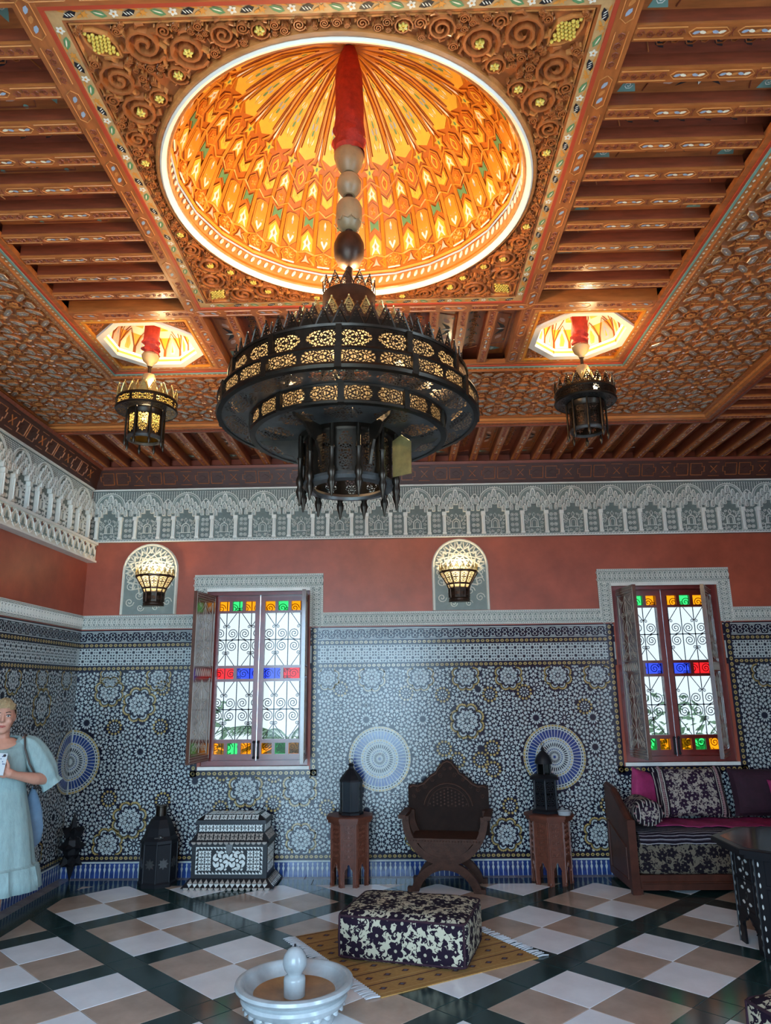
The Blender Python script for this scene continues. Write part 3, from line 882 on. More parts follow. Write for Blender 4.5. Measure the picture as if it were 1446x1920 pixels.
# ================================================================ WINDOWS
def pane_mesh(w, h, m):
    b = MB(m); b.box(-w/2, w/2, -0.003, 0.003, -h/2, h/2); return b.mesh('pane')
pm_cache = {}
def pane(parent, x, z, w, h, m, y=0):
    k = (w, h, m)
    if k not in pm_cache: pm_cache[k] = pane_mesh(w, h, m)
    return put('pane', pm_cache[k], parent, (x, y, z))
ROWS = [(1.117, 1.224, 3), (1.260, 1.836, 1), (1.865, 1.972, 2), (2.000, 2.548, 1), (2.572, 2.673, 3)]
def sash(parent, x0, x1, order):
    b = MB('window_red')
    st = 0.05; y0, y1 = 7.55, 7.595
    a, c = x0+st, x1-st
    b.box(x0, a, y0, y1, 1.06, 2.73); b.box(c, x1, y0, y1, 1.06, 2.73)
    zs = [1.06]+[v for r in ROWS for v in r[:2]]+[2.73]
    for i in range(0, len(zs), 2): b.box(a, c, y0, y1, zs[i], zs[i+1])
    panes = []
    for ri, (z0, z1, n) in enumerate(ROWS):
        g = 0.034; w = (c-a-g*(n-1))/n
        for k in range(n):
            px = a+w/2+k*(w+g)
            if k < n-1: b.box(a+w+k*(w+g), a+(k+1)*(w+g), y0, y1, z0, z1)
            if n == 3: m = 'green_glass' if k == 1 else 'orange_glass'
            elif n == 2: m = order[k]
            else: m = 'clear_glass'
            panes.append((px, (z0+z1)/2, w, z1-z0, m))
        # thin beads round each light
    o = b.build('sash', parent)
    for p in panes: pane(o, *p, y=7.572)
    return o
def grille(parent, x0, x1):
    b = MB('iron_grille'); T = Matrix(((1,0,0,0),(0,0,-1,7.76),(0,1,0,0),(0,0,0,1)))
    def ln(pts, r=0.0045): b.tube([(p[0], p[1], 0) for p in pts], r, 4, None, T)
    n = 8; st = (x1-x0)/n
    for i in range(n+1): ln([(x0+st*i, 1.03), (x0+st*i, 2.75)], 0.005)
    for zc in (1.55, 2.28):
        ln([(x0, zc), (x1, zc)], 0.005)
        for i in range(n):
            x = x0+st*(i+0.5)
            for s in (-1, 1):
                ln(spiral(x, zc+s*0.066, 0.058, 0.006, -s*PI/2, 2.1*(1 if i % 2 else -1), 34), 0.0042)
            b.ball((x, zc, 0), 0.012, 6, 4, None, (1.4, 0.8, 0.8), T)
        for i in range(0, n+1):
            x = x0+st*i
            for s in (-1, 1):
                up_ = i % 2 == 0
                za, zb = zc+s*0.14, zc+s*0.33
                if i+1 <= n: ln([(x, zb if up_ else za), (x+st, za if up_ else zb)], 0.004)
                zz = zb if up_ else za
                for q in (-1, 1): ln(spiral(x+q*0.022, zz, 0.02, 0.004, 0 if q < 0 else PI, 1.3*-q, 12), 0.0035)
                b.ball((x, zc+s*0.066*0, 0), 0.011, 6, 4, None, (1, 1, 1), T)
    for zc in (1.17, 1.92, 2.62):
        for i in range(n):
            ln(spiral(x0+st*(i+0.5), zc, 0.05, 0.006, 0, 1.8, 26), 0.004)
    return b.build('iron_grille', parent)
def shutter_mesh(w, h):
    b = MB('shutter_wood', 'shutter_line'); t = 0.017
    st = 0.045
    b.box(0, st, -t, t, 0, h); b.box(w-st, w, -t, t, 0, h)
    for z0, z1 in ((0, 0.07), (h*0.49, h*0.55), (h-0.07, h)): b.box(st, w-st, -t, t, z0, z1)
    b.box(st, w-st, -t*0.45, t*0.45, 0.07, h-0.07)
    for sgn in (-1, 1):
        T = Matrix(((1,0,0,0),(0,0,sgn,0),(0,1,0,0),(0,0,0,1)))
        e = t*0.45
        for z0, z1 in ((0.07, h*0.49), (h*0.55, h-0.07)):
            x0, x1 = st+0.008, w-st-0.008; xm = w/2
            b.ridge([(x0, z0+0.01), (x1, z0+0.01), (x1, z1-0.01), (x0, z1-0.01), (x0, z0+0.01)], 0.007, 0.004, 'shutter_line', T, e)
            H = z1-z0; W2 = (x1-x0)/2
            for s in (-1, 1):
                def c(pts, wd=0.0055): b.ridge([(xm+s*p[0]*W2, z0+p[1]*H) for p in pts], wd, 0.003, 'shutter_line', T, e)
                c([(0, .97), (.25, .90), (.55, .84), (.85, .80), (.9, .72)])
                c([(0, .90), (.2, .84), (.3, .76), (.15, .70), (0, .66)])
                c([(.9, .72), (.6, .66), (.35, .60), (.55, .55), (.6, .48), (.35, .42), (.55, .37), (.35, .32), (.2, .28), (.6, .22), (.9, .14)])
                c([(0, .60), (.2, .55), (.3, .48), (.15, .40), (0, .36)])
                c([(0, .28), (.3, .20), (.75, .10), (.9, .04)]); c([(0, .16), (.2, .1), (.5, .05)])
                c([(.75, .9), (.8, .95), (.9, .97)], .004)
                for (x, y, r) in ((.62, .90, .03), (.65, .29, .03), (.7, .09, .035), (.45, .70, .035), (.35, .12, .03)):
                    b.ridge(spiral(xm+s*x*W2, z0+y*H, r, 0.004, 0, 1.4*s, 12), 0.004, 0.003, 'shutter_line', T, e)
            b.ridge([(xm, z0+0.02), (xm, z1-0.02)], 0.004, 0.003, 'shutter_line', T, e)
        for i in range(8):
            x = st+(i+0.5)*(w-2*st)/8
            b.ridge([(x-0.02, h*0.497), (x-0.012, h*0.525), (x, h*0.542), (x+0.012, h*0.525), (x+0.02, h*0.497)], 0.005, 0.003, 'shutter_line', T, t)
        for z in (0.012, 0.058, h-0.058, h-0.012):
            b.ridge([(0.01, z), (w-0.01, z)], 0.004, 0.0025, 'shutter_line', T, t)
        for i in range(22):
            for z in (0.035, h-0.035): b.poly(kite(0.02+i*(w-0.04)/21, z, 0.8, -0.012, 0.012, 0, 0.004), t+0.0008, 'shutter_line', T)
        for x in (0.008, w-0.008): b.ridge([(x, 0.02), (x, h-0.02)], 0.004, 0.0025, 'shutter_line', T, t)
    return b.mesh('shutter')
shm = shutter_mesh(0.465, 1.66)
SHUT = [[((-1.975, 7.50), (-2.045, 7.04)), ((-0.990, 7.50), (-0.955, 7.04))], [((2.285, 7.50), (2.325, 7.04)), ((3.262, 7.50), (3.02, 7.10))]]
WLAB = ['red wooden window with coloured panes, its open shutter catching daylight, left of the carved chair', 'red wooden window with coloured panes above the sofa']
for wi, (x0, x1, z0, z1) in enumerate(WIN):
    b = MB('window_red', 'white_plaster')
    j = 0.05
    for (a, c) in ((x0, x0+j), (x1-j, x1)): b.box(a, c, YB+0.03, YB+0.2, z0, z1, 'window_red')
    b.box(x0+j, x1-j, YB+0.03, YB+0.2, z1-j, z1, 'window_red'); b.box(x0+j, x1-j, YB+0.03, YB+0.2, z0, z0+j, 'window_red')
    b.box(x0-0.02, x1+0.02, YB-0.02, YB+0.03, z0-0.032, z0, 'white_plaster')
    win = struct(b.build('window_%d' % (wi+1)), WLAB[wi])
    xm = (x0+x1)/2
    sash(win, x0+j+0.002, xm-0.003, ('red_glass', 'blue_glass')); sash(win, xm+0.003, x1-j-0.002, ('blue_glass', 'red_glass'))
    grille(win, x0, x1)
    for (hx, hy), (ex, ey) in SHUT[wi]:
        o = put('shutter', shm, win, (hx, hy, z0+0.055), (0, 0, math.atan2(ey-hy, ex-hx)))
    lt = MB('black_iron')
    for s in (-1, 1):
        lt.box(xm+s*0.022-0.008, xm+s*0.022+0.008, 7.528, 7.55, z0+0.06, z0+0.22); lt.ball((xm+s*0.022, 7.525, z0+0.225), 0.014, 8, 5); lt.ball((xm+s*0.022, 7.525, z0+0.075), 0.013, 8, 5)
    lt.build('latch', win)
# ================================================================ CEILING
cb = MB('cedar_dark')
cb.box(XL-0.4, XR+0.4, YF-0.4, YB+0.4, ZT, ZT+0.1)
ceiling = struct(cb.build('ceiling'), 'carved and painted cedar ceiling with lit central dome')
TCC = TC @ tr(CXX, CYY)
def cput(name, me, x, y, w=0.0, a=0.0, parent=None, flip=1):
    o = put(name, me, parent or ceiling); o.matrix_local = TCC @ tr(x, y, w) @ rz(a) @ Matrix.Diagonal((flip, 1, 1, 1)); return o
def sqring(b, h0, h1, w0, w1, m, T=TCC, x_min=None):
    for k in range(4):
        R = rz(k*PI/2)
        b.prism([(-h0, h0), (h0, h0), (h1, h1), (-h1, h1)], w0, w1, m, T @ R)
def leaf(cx, cy, a, L, W2):
    P = [(-L/2, 0), (-L*0.2, W2), (L*0.2, W2*0.85), (L/2, 0), (L*0.2, -W2*0.85), (-L*0.2, -W2)]
    c, s = cos(a), sin(a); return [(cx+p[0]*c-p[1]*s, cy+p[0]*s+p[1]*c) for p in P]
# ---- flat boards (soffit backing)
bb = MB('cedar', 'cedar_red', 'cedar_carved')
H1, H2, H3, H4, H5 = 1.075, 1.165, 1.95, 2.08, 3.05
WB = -0.085
sqring(bb, H4, H5+0.12, -0.03, 0.0, 'cedar_carved')
for (a, c, s_, e_) in ((-H1, H1, H2-0.05, H4), (-H1, H1, -H4, -H2+0.05), (H2-0.05, H4, -H1, H1), (-H4, -H2+0.05, -H1, H1)): bb.box(a, c, s_, e_, WB-0.03, WB, 'cedar_red', TCC)
bb.box(XL-0.1, XR+0.1, CYY+H5+0.05, YB+0.1, ZC+0.035, ZC+0.06, 'cedar_red')
bb.box(CXX+H5+0.05, XR+0.1, YF-0.1, CYY+H5+0.05, ZC+0.035, ZC+0.06, 'cedar_red')
bb.box(XL-0.1, XR+0.1, YF-0.3, CYY-H5-0.1, ZC, ZC+0.03, 'cedar_red')
bb.build('soffit_board', ceiling)
# holes for the small vaults and the dome are simply left open below: cover board over them
# ---- mouldings
mb = MB('cedar', 'cedar_light', 'paint_green', 'cream', 'paint_red')
sqring(mb, H3, H3+0.03, -0.03, 0.008, 'cedar'); sqring(mb, H3+0.03, H3+0.045, -0.03, 0.016, 'paint_red'); sqring(mb, H3+0.045, H3+0.058, -0.03, 0.022, 'paint_teal')
sqring(mb, H3+0.058, H3+0.095, -0.03, 0.016, 'cedar_light'); sqring(mb, H3+0.095, H3+0.11, -0.03, 0.028, 'cedar'); sqring(mb, H3+0.11, H4+0.015, -0.03, 0.012, 'cedar_light')
for k in range(4):
    for i in range(100):
        t = -2.0+4.0*i/99
        mb.poly(kite(t, H3+0.077, 0, -0.011, 0.011, 0, 0.008), 0.0168, 'cream', TCC @ rz(k*PI/2))
        mb.poly(kite(t+0.02, H4-0.005, 0, -0.008, 0.008, 0, 0.006), 0.0128, 'cream', TCC @ rz(k*PI/2))
mb.build('inner_frame_moulding', ceiling)
mo = MB('cedar', 'cedar_red', 'cedar_light')
sqring(mo, H5-0.01, H5+0.03, -0.03, 0.022, 'cedar'); sqring(mo, H5+0.03, H5+0.055, -0.03, 0.045, 'cedar_light'); sqring(mo, H5+0.055, H5+0.10, -0.03, 0.06, 'cedar'); sqring(mo, H5+0.10, H5+0.125, -0.04, 0.072, 'cedar_red')
for k in (0, 3):
    for i in range(150):
        t = -3.05+6.1*i/149
        mo.poly(kite(t, H5+0.078, 0, -0.012, 0.012, 0, 0.012), 0.061, 'cedar_red', TCC @ rz(k*PI/2))
mo.build('outer_frame_moulding', ceiling)

# ---- carved strip for rails and beam undersides
def carve(b, x0, x1, hw, w, m, m2, T=None):
    b.ridge([(x0, -hw*0.78), (x1, -hw*0.78)], 0.005, 0.003, m2, T, w); b.ridge([(x0, hw*0.78), (x1, hw*0.78)], 0.005, 0.003, m2, T, w)
    n = max(1, int((x1-x0)/0.035))
    for i in range(n):
        x = x0+(i+0.5)*(x1-x0)/n
        b.ridge(spiral(x, 0, hw*0.58, 0.002, 0, 1.5*(1 if i % 2 else -1), 9), 0.0045, 0.0035, m, T, w)
def beam_mesh(L, w1=0.0, depth=0.085, hw=0.031, dk=False):
    b = MB('cedar_red', 'cedar', 'cedar_light', 'paint_blue', 'cream')
    b.box(0, L, -hw, hw, w1-depth, w1-0.008, 'cedar_red')  # beam sides: same cedar in a darker red that carries their shade
    b.prism([(0, -hw-0.004), (L, -hw-0.004), (L, hw+0.004), (0, hw+0.004)], w1-0.014, w1, 'cedar', None, 0.004)
    e = L*0.26
    carve(b, 0.01, e, hw, w1, 'cedar_red', 'cedar_light'); carve(b, L-e, L-0.01, hw, w1, 'cedar_red', 'cedar_light')
    for k in range(2):
        xa = e+0.012+k*(L/2-e); xb = xa+L/2-e-0.03
        q = [(xa, 0), (xa+0.02, -hw*0.6), (xb-0.02, -hw*0.6), (xb, 0), (xb-0.02, hw*0.6), (xa+0.02, hw*0.6)]
        b.ridge(q+[q[0]], 0.004, 0.003, 'cedar_light', None, w1)
        n = 5
        for i in range(n):
            x = xa+0.03+(xb-xa-0.06)*i/(n-1)
            b.poly(leaf(x, 0, 0.3 if i % 2 else -0.3, 0.032, 0.007), w1+0.0012, ('paint_blue', 'cream', 'cedar_light')[i % 3])
        b.ridge([(xb+0.004, -hw*0.6), (xb+0.018, hw*0.6)], 0.004, 0.003, 'cedar_red', None, w1); b.ridge([(xb+0.018, -hw*0.6), (xb+0.004, hw*0.6)], 0.004, 0.003, 'cedar_red', None, w1)
    return b.mesh('coffer_beam')
def bay_mesh(L, hw, kind):
    b = MB('cedar' if kind == 0 else 'cedar_red', 'paint_teal', 'paint_black', 'paint_white', 'cedar_red', 'paint_pink')
    b.box(0, L, -hw, hw, -0.004, 0.002)
    w = 0.003
    if kind == 0:
        for s in (0, 1):
            x = 0.09+s*(L-0.18)
            b.poly([(x-0.04, hw*0.85), (x+0.04, hw*0.85), (x+0.02, 0.0), (x, -hw*0.6), (x-0.02, 0.0)], w, 'paint_teal')
            b.ridge(spiral(x, hw*0.35, 0.02, 0.003, 0, 1.5, 10), 0.004, 0.0015, 'paint_white', None, w)
        q = [(0.16, hw*0.8), (0.19, -hw*0.75), (L-0.19, -hw*0.75), (L-0.16, hw*0.8)]
        b.ridge(q, 0.008, 0.004, 'cedar_red', None, w)
        c = L/2
        for s in (-1, 1):
            b.poly([(c, 0.03), (c+s*0.02, 0.0), (c+s*0.10, 0.035), (c+s*0.05, -0.02), (c+s*0.015, -0.035)], w, 'paint_black')
            b.poly(leaf(c+s*0.12, 0.0, s*0.5, 0.08, 0.018), w, 'paint_pink'); b.poly(ngon(c+s*0.16, -hw*0.7, 0.012, 8), w+0.002, 'paint_teal')
        b.poly(kite(c, 0.0, PI/2, -0.03, 0.03, 0, 0.012), w+0.0015, 'paint_white')
    else:
        for x in (0.10, L-0.10): b.ridge([(x-0.03, -hw*0.8), (x+0.02, hw*0.8)], 0.006, 0.004, 'cedar', None, w)
        c = L/2
        for i in range(9):
            x = c-0.24+0.06*i
            b.poly(leaf(x, 0.02*(-1)**i, 0.7*(-1)**i, 0.06, 0.012), w, 'paint_black')
            b.ridge(spiral(x, 0.0, 0.028, 0.004, 0, 1.4*(-1)**i, 9), 0.006, 0.005, 'cedar', None, w)
    return b.mesh('bay_panel')
LB = H3-H2
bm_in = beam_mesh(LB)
bays = [bay_mesh(LB, 0.068, 0), bay_mesh(LB, 0.068, 1)]
PB = 0.1975
for side in (0, 1, 2):
    a = (0, PI, PI/2)[side]
    for i in range(10):
        t = (i-4.5)*PB
        if side == 0: x, y = H2, t
        elif side == 1: x, y = -H2, t
        else: x, y = t, H2
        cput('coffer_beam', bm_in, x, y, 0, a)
    for i in range(11):
        t = (i-5)*PB
        if side == 0: x, y = H2, t
        elif side == 1: x, y = -H2, t
        else: x, y = t, H2
        cput('bay_panel', bays[i % 2], x, y, WB+0.004, a)
# outer strips
WO = 0.07
LO = YB-0.075-(CYY+H5+0.12)
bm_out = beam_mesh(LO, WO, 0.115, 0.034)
bayo = [bay_mesh(LO, 0.078, 0), bay_mesh(LO, 0.078, 1)]
for i in range(36):
    x = -3.20+0.223*i
    if x > XR-0.1: break
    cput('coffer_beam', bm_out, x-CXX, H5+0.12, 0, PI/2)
    cput('bay_panel', bayo[i % 2], x-CXX+0.1115, H5+0.12, -0.03, PI/2)
LR = XR-(CXX+H5+0.12)
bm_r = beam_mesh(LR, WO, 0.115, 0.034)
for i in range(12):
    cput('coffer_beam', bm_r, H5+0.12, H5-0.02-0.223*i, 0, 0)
# ---- rails of the three-by-three grid
def rail_mesh(L):
    b = MB('cedar', 'cedar_light', 'cedar_red', 'paint_blue')
    hw = (H2-H1)/2
    b.prism([(-L/2, -hw), (L/2, -hw), (L/2, hw), (-L/2, hw)], WB-0.02, 0.004, 'cedar', None, 0.005)
    n = int(L/PB); 
    for i in range(n):
        x = -L/2+(i+0.5)*L/n; d = L/n*0.42
        if i % 2: carve(b, x-d, x+d, hw*0.72, 0.004, 'cedar_red', 'cedar_light')
        else:
            b.ridge([(x-d, 0), (x-d+0.02, hw*0.55), (x+d-0.02, hw*0.55), (x+d, 0), (x+d-0.02, -hw*0.55), (x-d+0.02, -hw*0.55), (x-d, 0)], 0.004, 0.003, 'cedar_light', None, 0.004)
            for q in (-0.04, 0, 0.04): b.poly(leaf(x+q, 0, 0.5, 0.04, 0.009), 0.0055, ('paint_blue', 'cedar_light', 'paint_blue')[int(q*25)+1])
    return b.mesh('ceiling_rail')
rm = rail_mesh(2*H3)
HM = (H1+H2)/2
cput('ceiling_rail', rm, 0, HM); cput('ceiling_rail', rm, 0, -HM); cput('ceiling_rail', rm, HM, 0, 0.0006, PI/2); cput('ceiling_rail', rm, -HM, 0, 0.0006, PI/2)

# ---- great panel: carved spandrels round the dome
RD = 0.93
def spandrel():
    b = MB('cedar_carved', 'gold_leaf', 'cedar_light')
    hp = 1.0; n = 14
    pts = [(hp, 0)]; 
    inner = [(RD*cos(PI/2*i/n), RD*sin(PI/2*i/n)) for i in range(n+1)]
    outer = [(hp, hp*min(1, math.tan(PI/2*i/n))) if i <= n/2 else (hp/math.tan(PI/2*i/n), hp) for i in range(n+1)]
    for i in range(n):
        b.add([(*inner[i], 0), (*outer[i], 0), (*outer[i+1], 0), (*inner[i+1], 0)], [(0, 1, 2, 3)], 'cedar_carved')
    rnd = random.Random(11)
    placed = []
    def scroll(x, y, r, sg, a0):
        b.ridge(spiral(x, y, r, r*0.10, a0, 2.1*sg, 26), r*0.24+0.003, 0.026, 'cedar_carved', None, 0, )
        # leaf lobes budding off the scroll
        for k in range(7):
            a = a0+sg*(0.3+k*0.9); rr = r*(1.02-0.06*k)
            px, py = x+rr*cos(a), y+rr*sin(a)
            b.ridge([(px, py), (px+r*0.34*cos(a+sg*0.7), py+r*0.34*sin(a+sg*0.7)), (px+r*0.58*cos(a+sg*1.3), py+r*0.58*sin(a+sg*1.3))], r*0.30, 0.022, 'cedar_light' if k % 3 == 0 else 'cedar_carved', None, 0, True)
    def ok(x, y, r):
        if x > hp-r or y > hp-r or x*x+y*y < (RD+0.015+r)**2: return False
        return all((x-p[0])**2+(y-p[1])**2 > (r+p[2])**2*0.80 for p in placed)
    # pine cone in the corner
    cx = cy = 0.905; placed.append((cx, cy, 0.085))
    for i in range(-4, 5):
        for j in range(-3, 4):
            u, v = i*0.0165+(j % 2)*0.008, j*0.0145
            if abs(u)/0.075+abs(v)/0.05 < 1.0:
                c45 = 0.7071
                b.ball((cx+(u-v)*c45, cy+(u+v)*c45, 0.012), 0.0085, 6, 4, 'gold_leaf')
    for s in (-1, 1):
        q = [(-0.085, 0), (-0.05, s*0.032), (0, s*0.052), (0.05, s*0.032), (0.085, 0)]
        b.ridge([(cx+(p[0]-p[1])*0.7071, cy+(p[0]+p[1])*0.7071) for p in q], 0.016, 0.016, 'cedar_light')
    for r in (0.088, 0.072, 0.060, 0.05, 0.042, 0.034, 0.027, 0.021, 0.016, 0.012):
        for t in range(900):
            x = rnd.uniform(0, hp); y = rnd.uniform(0, hp)
            if x > y: continue
            if not (ok(x, y, r) and (y-x) > r*1.35): continue
            for (X, Y, m) in ((x, y, 1), (y, x, -1)):
                placed.append((X, Y, r)); scroll(X, Y, r*0.93, m*(1 if len(placed) % 4 < 2 else 1), math.atan2(Y-1.2, X-1.2)*m)
            rr = math.hypot(x, y)
            if r > 0.036 and rr < 1.13 and len(placed) % 3 != 1:
                for (X, Y) in ((x, y), (y, x)):
                    if len(placed) % 2:
                        for k in range(6): b.prism(leaf(X+0.011*cos(k*PI/3), Y+0.011*sin(k*PI/3), k*PI/3, 0.019, 0.006), 0.006, 0.034, 'gold_leaf', None, 0.004)
                    else:
                        a = math.atan2(Y, X)
                        for k in (-1, 0, 1): b.prism(leaf(X+0.014*cos(a+k*0.6), Y+0.014*sin(a+k*0.6), a+k*0.6, 0.038, 0.008), 0.006, 0.034, 'gold_leaf', None, 0.004)
    # rims
    b.ridge([(hp-0.008, 0), (hp-0.008, hp-0.008), (0, hp-0.008)], 0.016, 0.014, 'cedar_light')
    b.ridge(arc(0, 0, RD+0.012, 0, PI/2, 20), 0.016, 0.012, 'cedar_light')
    return b.mesh('carved_spandrel')
sme = spandrel()
for k in range(4): cput('carved_spandrel', sme, 0, 0, -0.02, k*PI/2)
# painted flower border between the spandrels and the rails
def flower_border():
    b = MB('cedar', 'cream', 'paint_red', 'paint_green', 'paint_black', 'paint_orange', 'paint_white', 'gold_leaf')
    h0, h1 = 1.0, H1
    b.prism([(-h0, h0), (h0, h0), (h1, h1), (-h1, h1)], -0.03, -0.006, 'cedar')
    b.prism([(-h0-0.012, h0+0.012), (h0+0.012, h0+0.012), (h0+0.058, h0+0.058), (-h0-0.058, h0+0.058)], -0.03, -0.004, 'border_tan')
    b.prism([(-h1+0.016, h1-0.016), (h1-0.016, h1-0.016), (h1, h1), (-h1, h1)], -0.03, 0.004, 'paint_red')
    y = h0+0.035; n = 36
    for i in range(n):
        x = -1.0+2.0*(i+0.5)/n; w = -0.0025; k = i % 4
        if k == 0:
            for q in range(5): b.poly(leaf(x+0.010*cos(q*1.2566), y+0.010*sin(q*1.2566), q*1.2566, 0.017, 0.006), w, 'paint_white')
            b.poly(ngon(x, y, 0.005, 6), w+0.001, 'paint_orange')
        elif k == 1: b.poly(leaf(x, y, 0.35, 0.062, 0.013), w, 'paint_green'); b.poly(leaf(x, y+0.002, 0.35, 0.04, 0.003), w+0.001, 'cream')
        elif k == 2: b.poly(star(x, y, 0.008, 0.019, 6), w, 'paint_orange'); b.poly(leaf(x+0.02, y-0.008, -0.5, 0.03, 0.006), w, 'paint_orange')
        else:
            b.poly(leaf(x, y, -0.35, 0.062, 0.013), w, 'paint_black')
            for q in (-1, 0, 1): b.poly(leaf(x+q*0.012, y, 0.9, 0.02, 0.0022), w+0.001, 'paint_white')
        b.poly(leaf(x+0.026, y+0.014, 0.2, 0.03, 0.004), w-0.0004, 'paint_orange')
    return b.mesh('flower_border')
fbm = flower_border()
for k in range(4): cput('flower_border', fbm, 0, 0, 0, k*PI/2)

# ---- carved ring of hexagonal plaques
def hexp(L, W2): return [(-L/2, 0), (-L*0.28, -W2), (L*0.28, -W2), (L/2, 0), (L*0.28, W2), (-L*0.28, W2)]
def plaque(L, W2):
    b = MB('plaque_pale', 'cedar_carved', 'paint_blue', 'cream')
    b.prism(hexp(L*1.0, W2), 0, 0.016, 'cedar_carved'); b.prism(hexp(L*0.94, W2*0.92), 0.010, 0.020, 'plaque_pale', None, 0.005)
    for k in (-1, 0, 1): b.poly(leaf(k*L*0.16, 0, 0.5*k, L*0.16, W2*0.2), 0.0206, 'paint_blue' if k else 'cream')
    return b
pq1, pq2 = plaque(0.098, 0.026), plaque(0.125, 0.021)
PQ = [pq1.mesh('hexagon_plaque'), pq2.mesh('hexagon_plaque')]
PQB = [pq1, pq2]
def floret():
    b = MB('cedar_red', 'cedar_light')
    b.prism(ngon(0, 0, 0.034, 8, PI/8), 0, 0.008, 'cedar_red')
    for k in range(8): b.ridge(spiral(0.02*cos(k*PI/4), 0.02*sin(k*PI/4), 0.009, 0.002, k*PI/4, 1.3, 7), 0.005, 0.009, 'cedar_light', None, 0.007)
    return b.mesh('carved_floret')
flm = floret()
strap = MB('cedar_carved', 'cedar_light')
ringpl = []; far = MB('plaque_pale')
aC = (H5-H4)/3
def ring_cell(cx, cy):
    # cx, cy relative to ceiling centre
    T = TCC @ tr(cx, cy)
    P = (CXX+cx, CYY+cy, ZC)
    cput('carved_floret', flm, cx, cy)
    for k in range(8):
        a = k*PI/4; r = 0.105 if k % 2 == 0 else 0.112
        kind = 0 if k % 2 == 0 else 1
        if kind == 0: ringpl.append((cx+r*cos(a), cy+r*sin(a), a+PI/2, 0))
        else: ringpl.append((cx+r*cos(a)*1.12, cy+r*sin(a)*1.12, a, 1))
    strap.prism(star(aC/2, aC/2, 0.011, 0.03, 4, 0), 0, 0.014, 'cedar_light', T, 0.004)
    for k in range(8):
        a = k*PI/4+PI/8
        strap.ridge([(0.045*cos(a), 0.045*sin(a)), (aC*0.60*cos(a), aC*0.60*sin(a))], 0.010, 0.010, 'cedar_carved', T)
        a2 = a+PI/4
        strap.ridge([(0.05*cos(a), 0.05*sin(a)), (0.05*cos(a2), 0.05*sin(a2))], 0.008, 0.009, 'cedar_light', T)
        strap.ridge([(0.158*cos(a), 0.158*sin(a)), (0.158*cos(a2), 0.158*sin(a2))], 0.008, 0.009, 'cedar_light', T)
    for k in range(4):
        a = k*PI/2
        for d in (-0.03, 0.03):
            strap.ridge([(0.05*cos(a)-d*sin(a), 0.05*sin(a)+d*cos(a)), (aC/2*cos(a)-d*sin(a), aC/2*sin(a)+d*cos(a))], 0.006, 0.009, 'cedar_carved', T)
nb = int(round(2*H5/aC))
for j in range(3):
    r = H4+(j+0.5)*aC
    for i in range(nb): ring_cell(-H5+(i+0.5)*2*H5/nb, r)
    for i in range(11):
        y = H4-(i+0.5)*aC
        ring_cell(-r, y); ring_cell(r, y)
strap.build('strapwork', ceiling)
ringpl = [p for p in ringpl if p[0]+CXX > XL+0.1]
ringpl.sort(key=lambda p: (not inframe((CXX+p[0], CYY+p[1], ZC), 0.02), math.hypot(CXX+p[0], CYY+p[1])))
for i, (x, y, a, k) in enumerate(ringpl):
    if i < 296: cput('hexagon_plaque', PQ[k], x, y, 0, a)
    else:
        b0 = PQB[k]; T = TCC @ tr(x, y) @ rz(a); o = len(far.v)
        far.v += [tuple(T @ Vector(v)) for v in b0.v]
        rem = [far.mi(m) for m in b0.mats]
        far.f += [tuple(q+o for q in f) for f in b0.f]; far.m += [rem[q] for q in b0.m]
stuff(far.build('far_hexagon_plaques', ceiling))

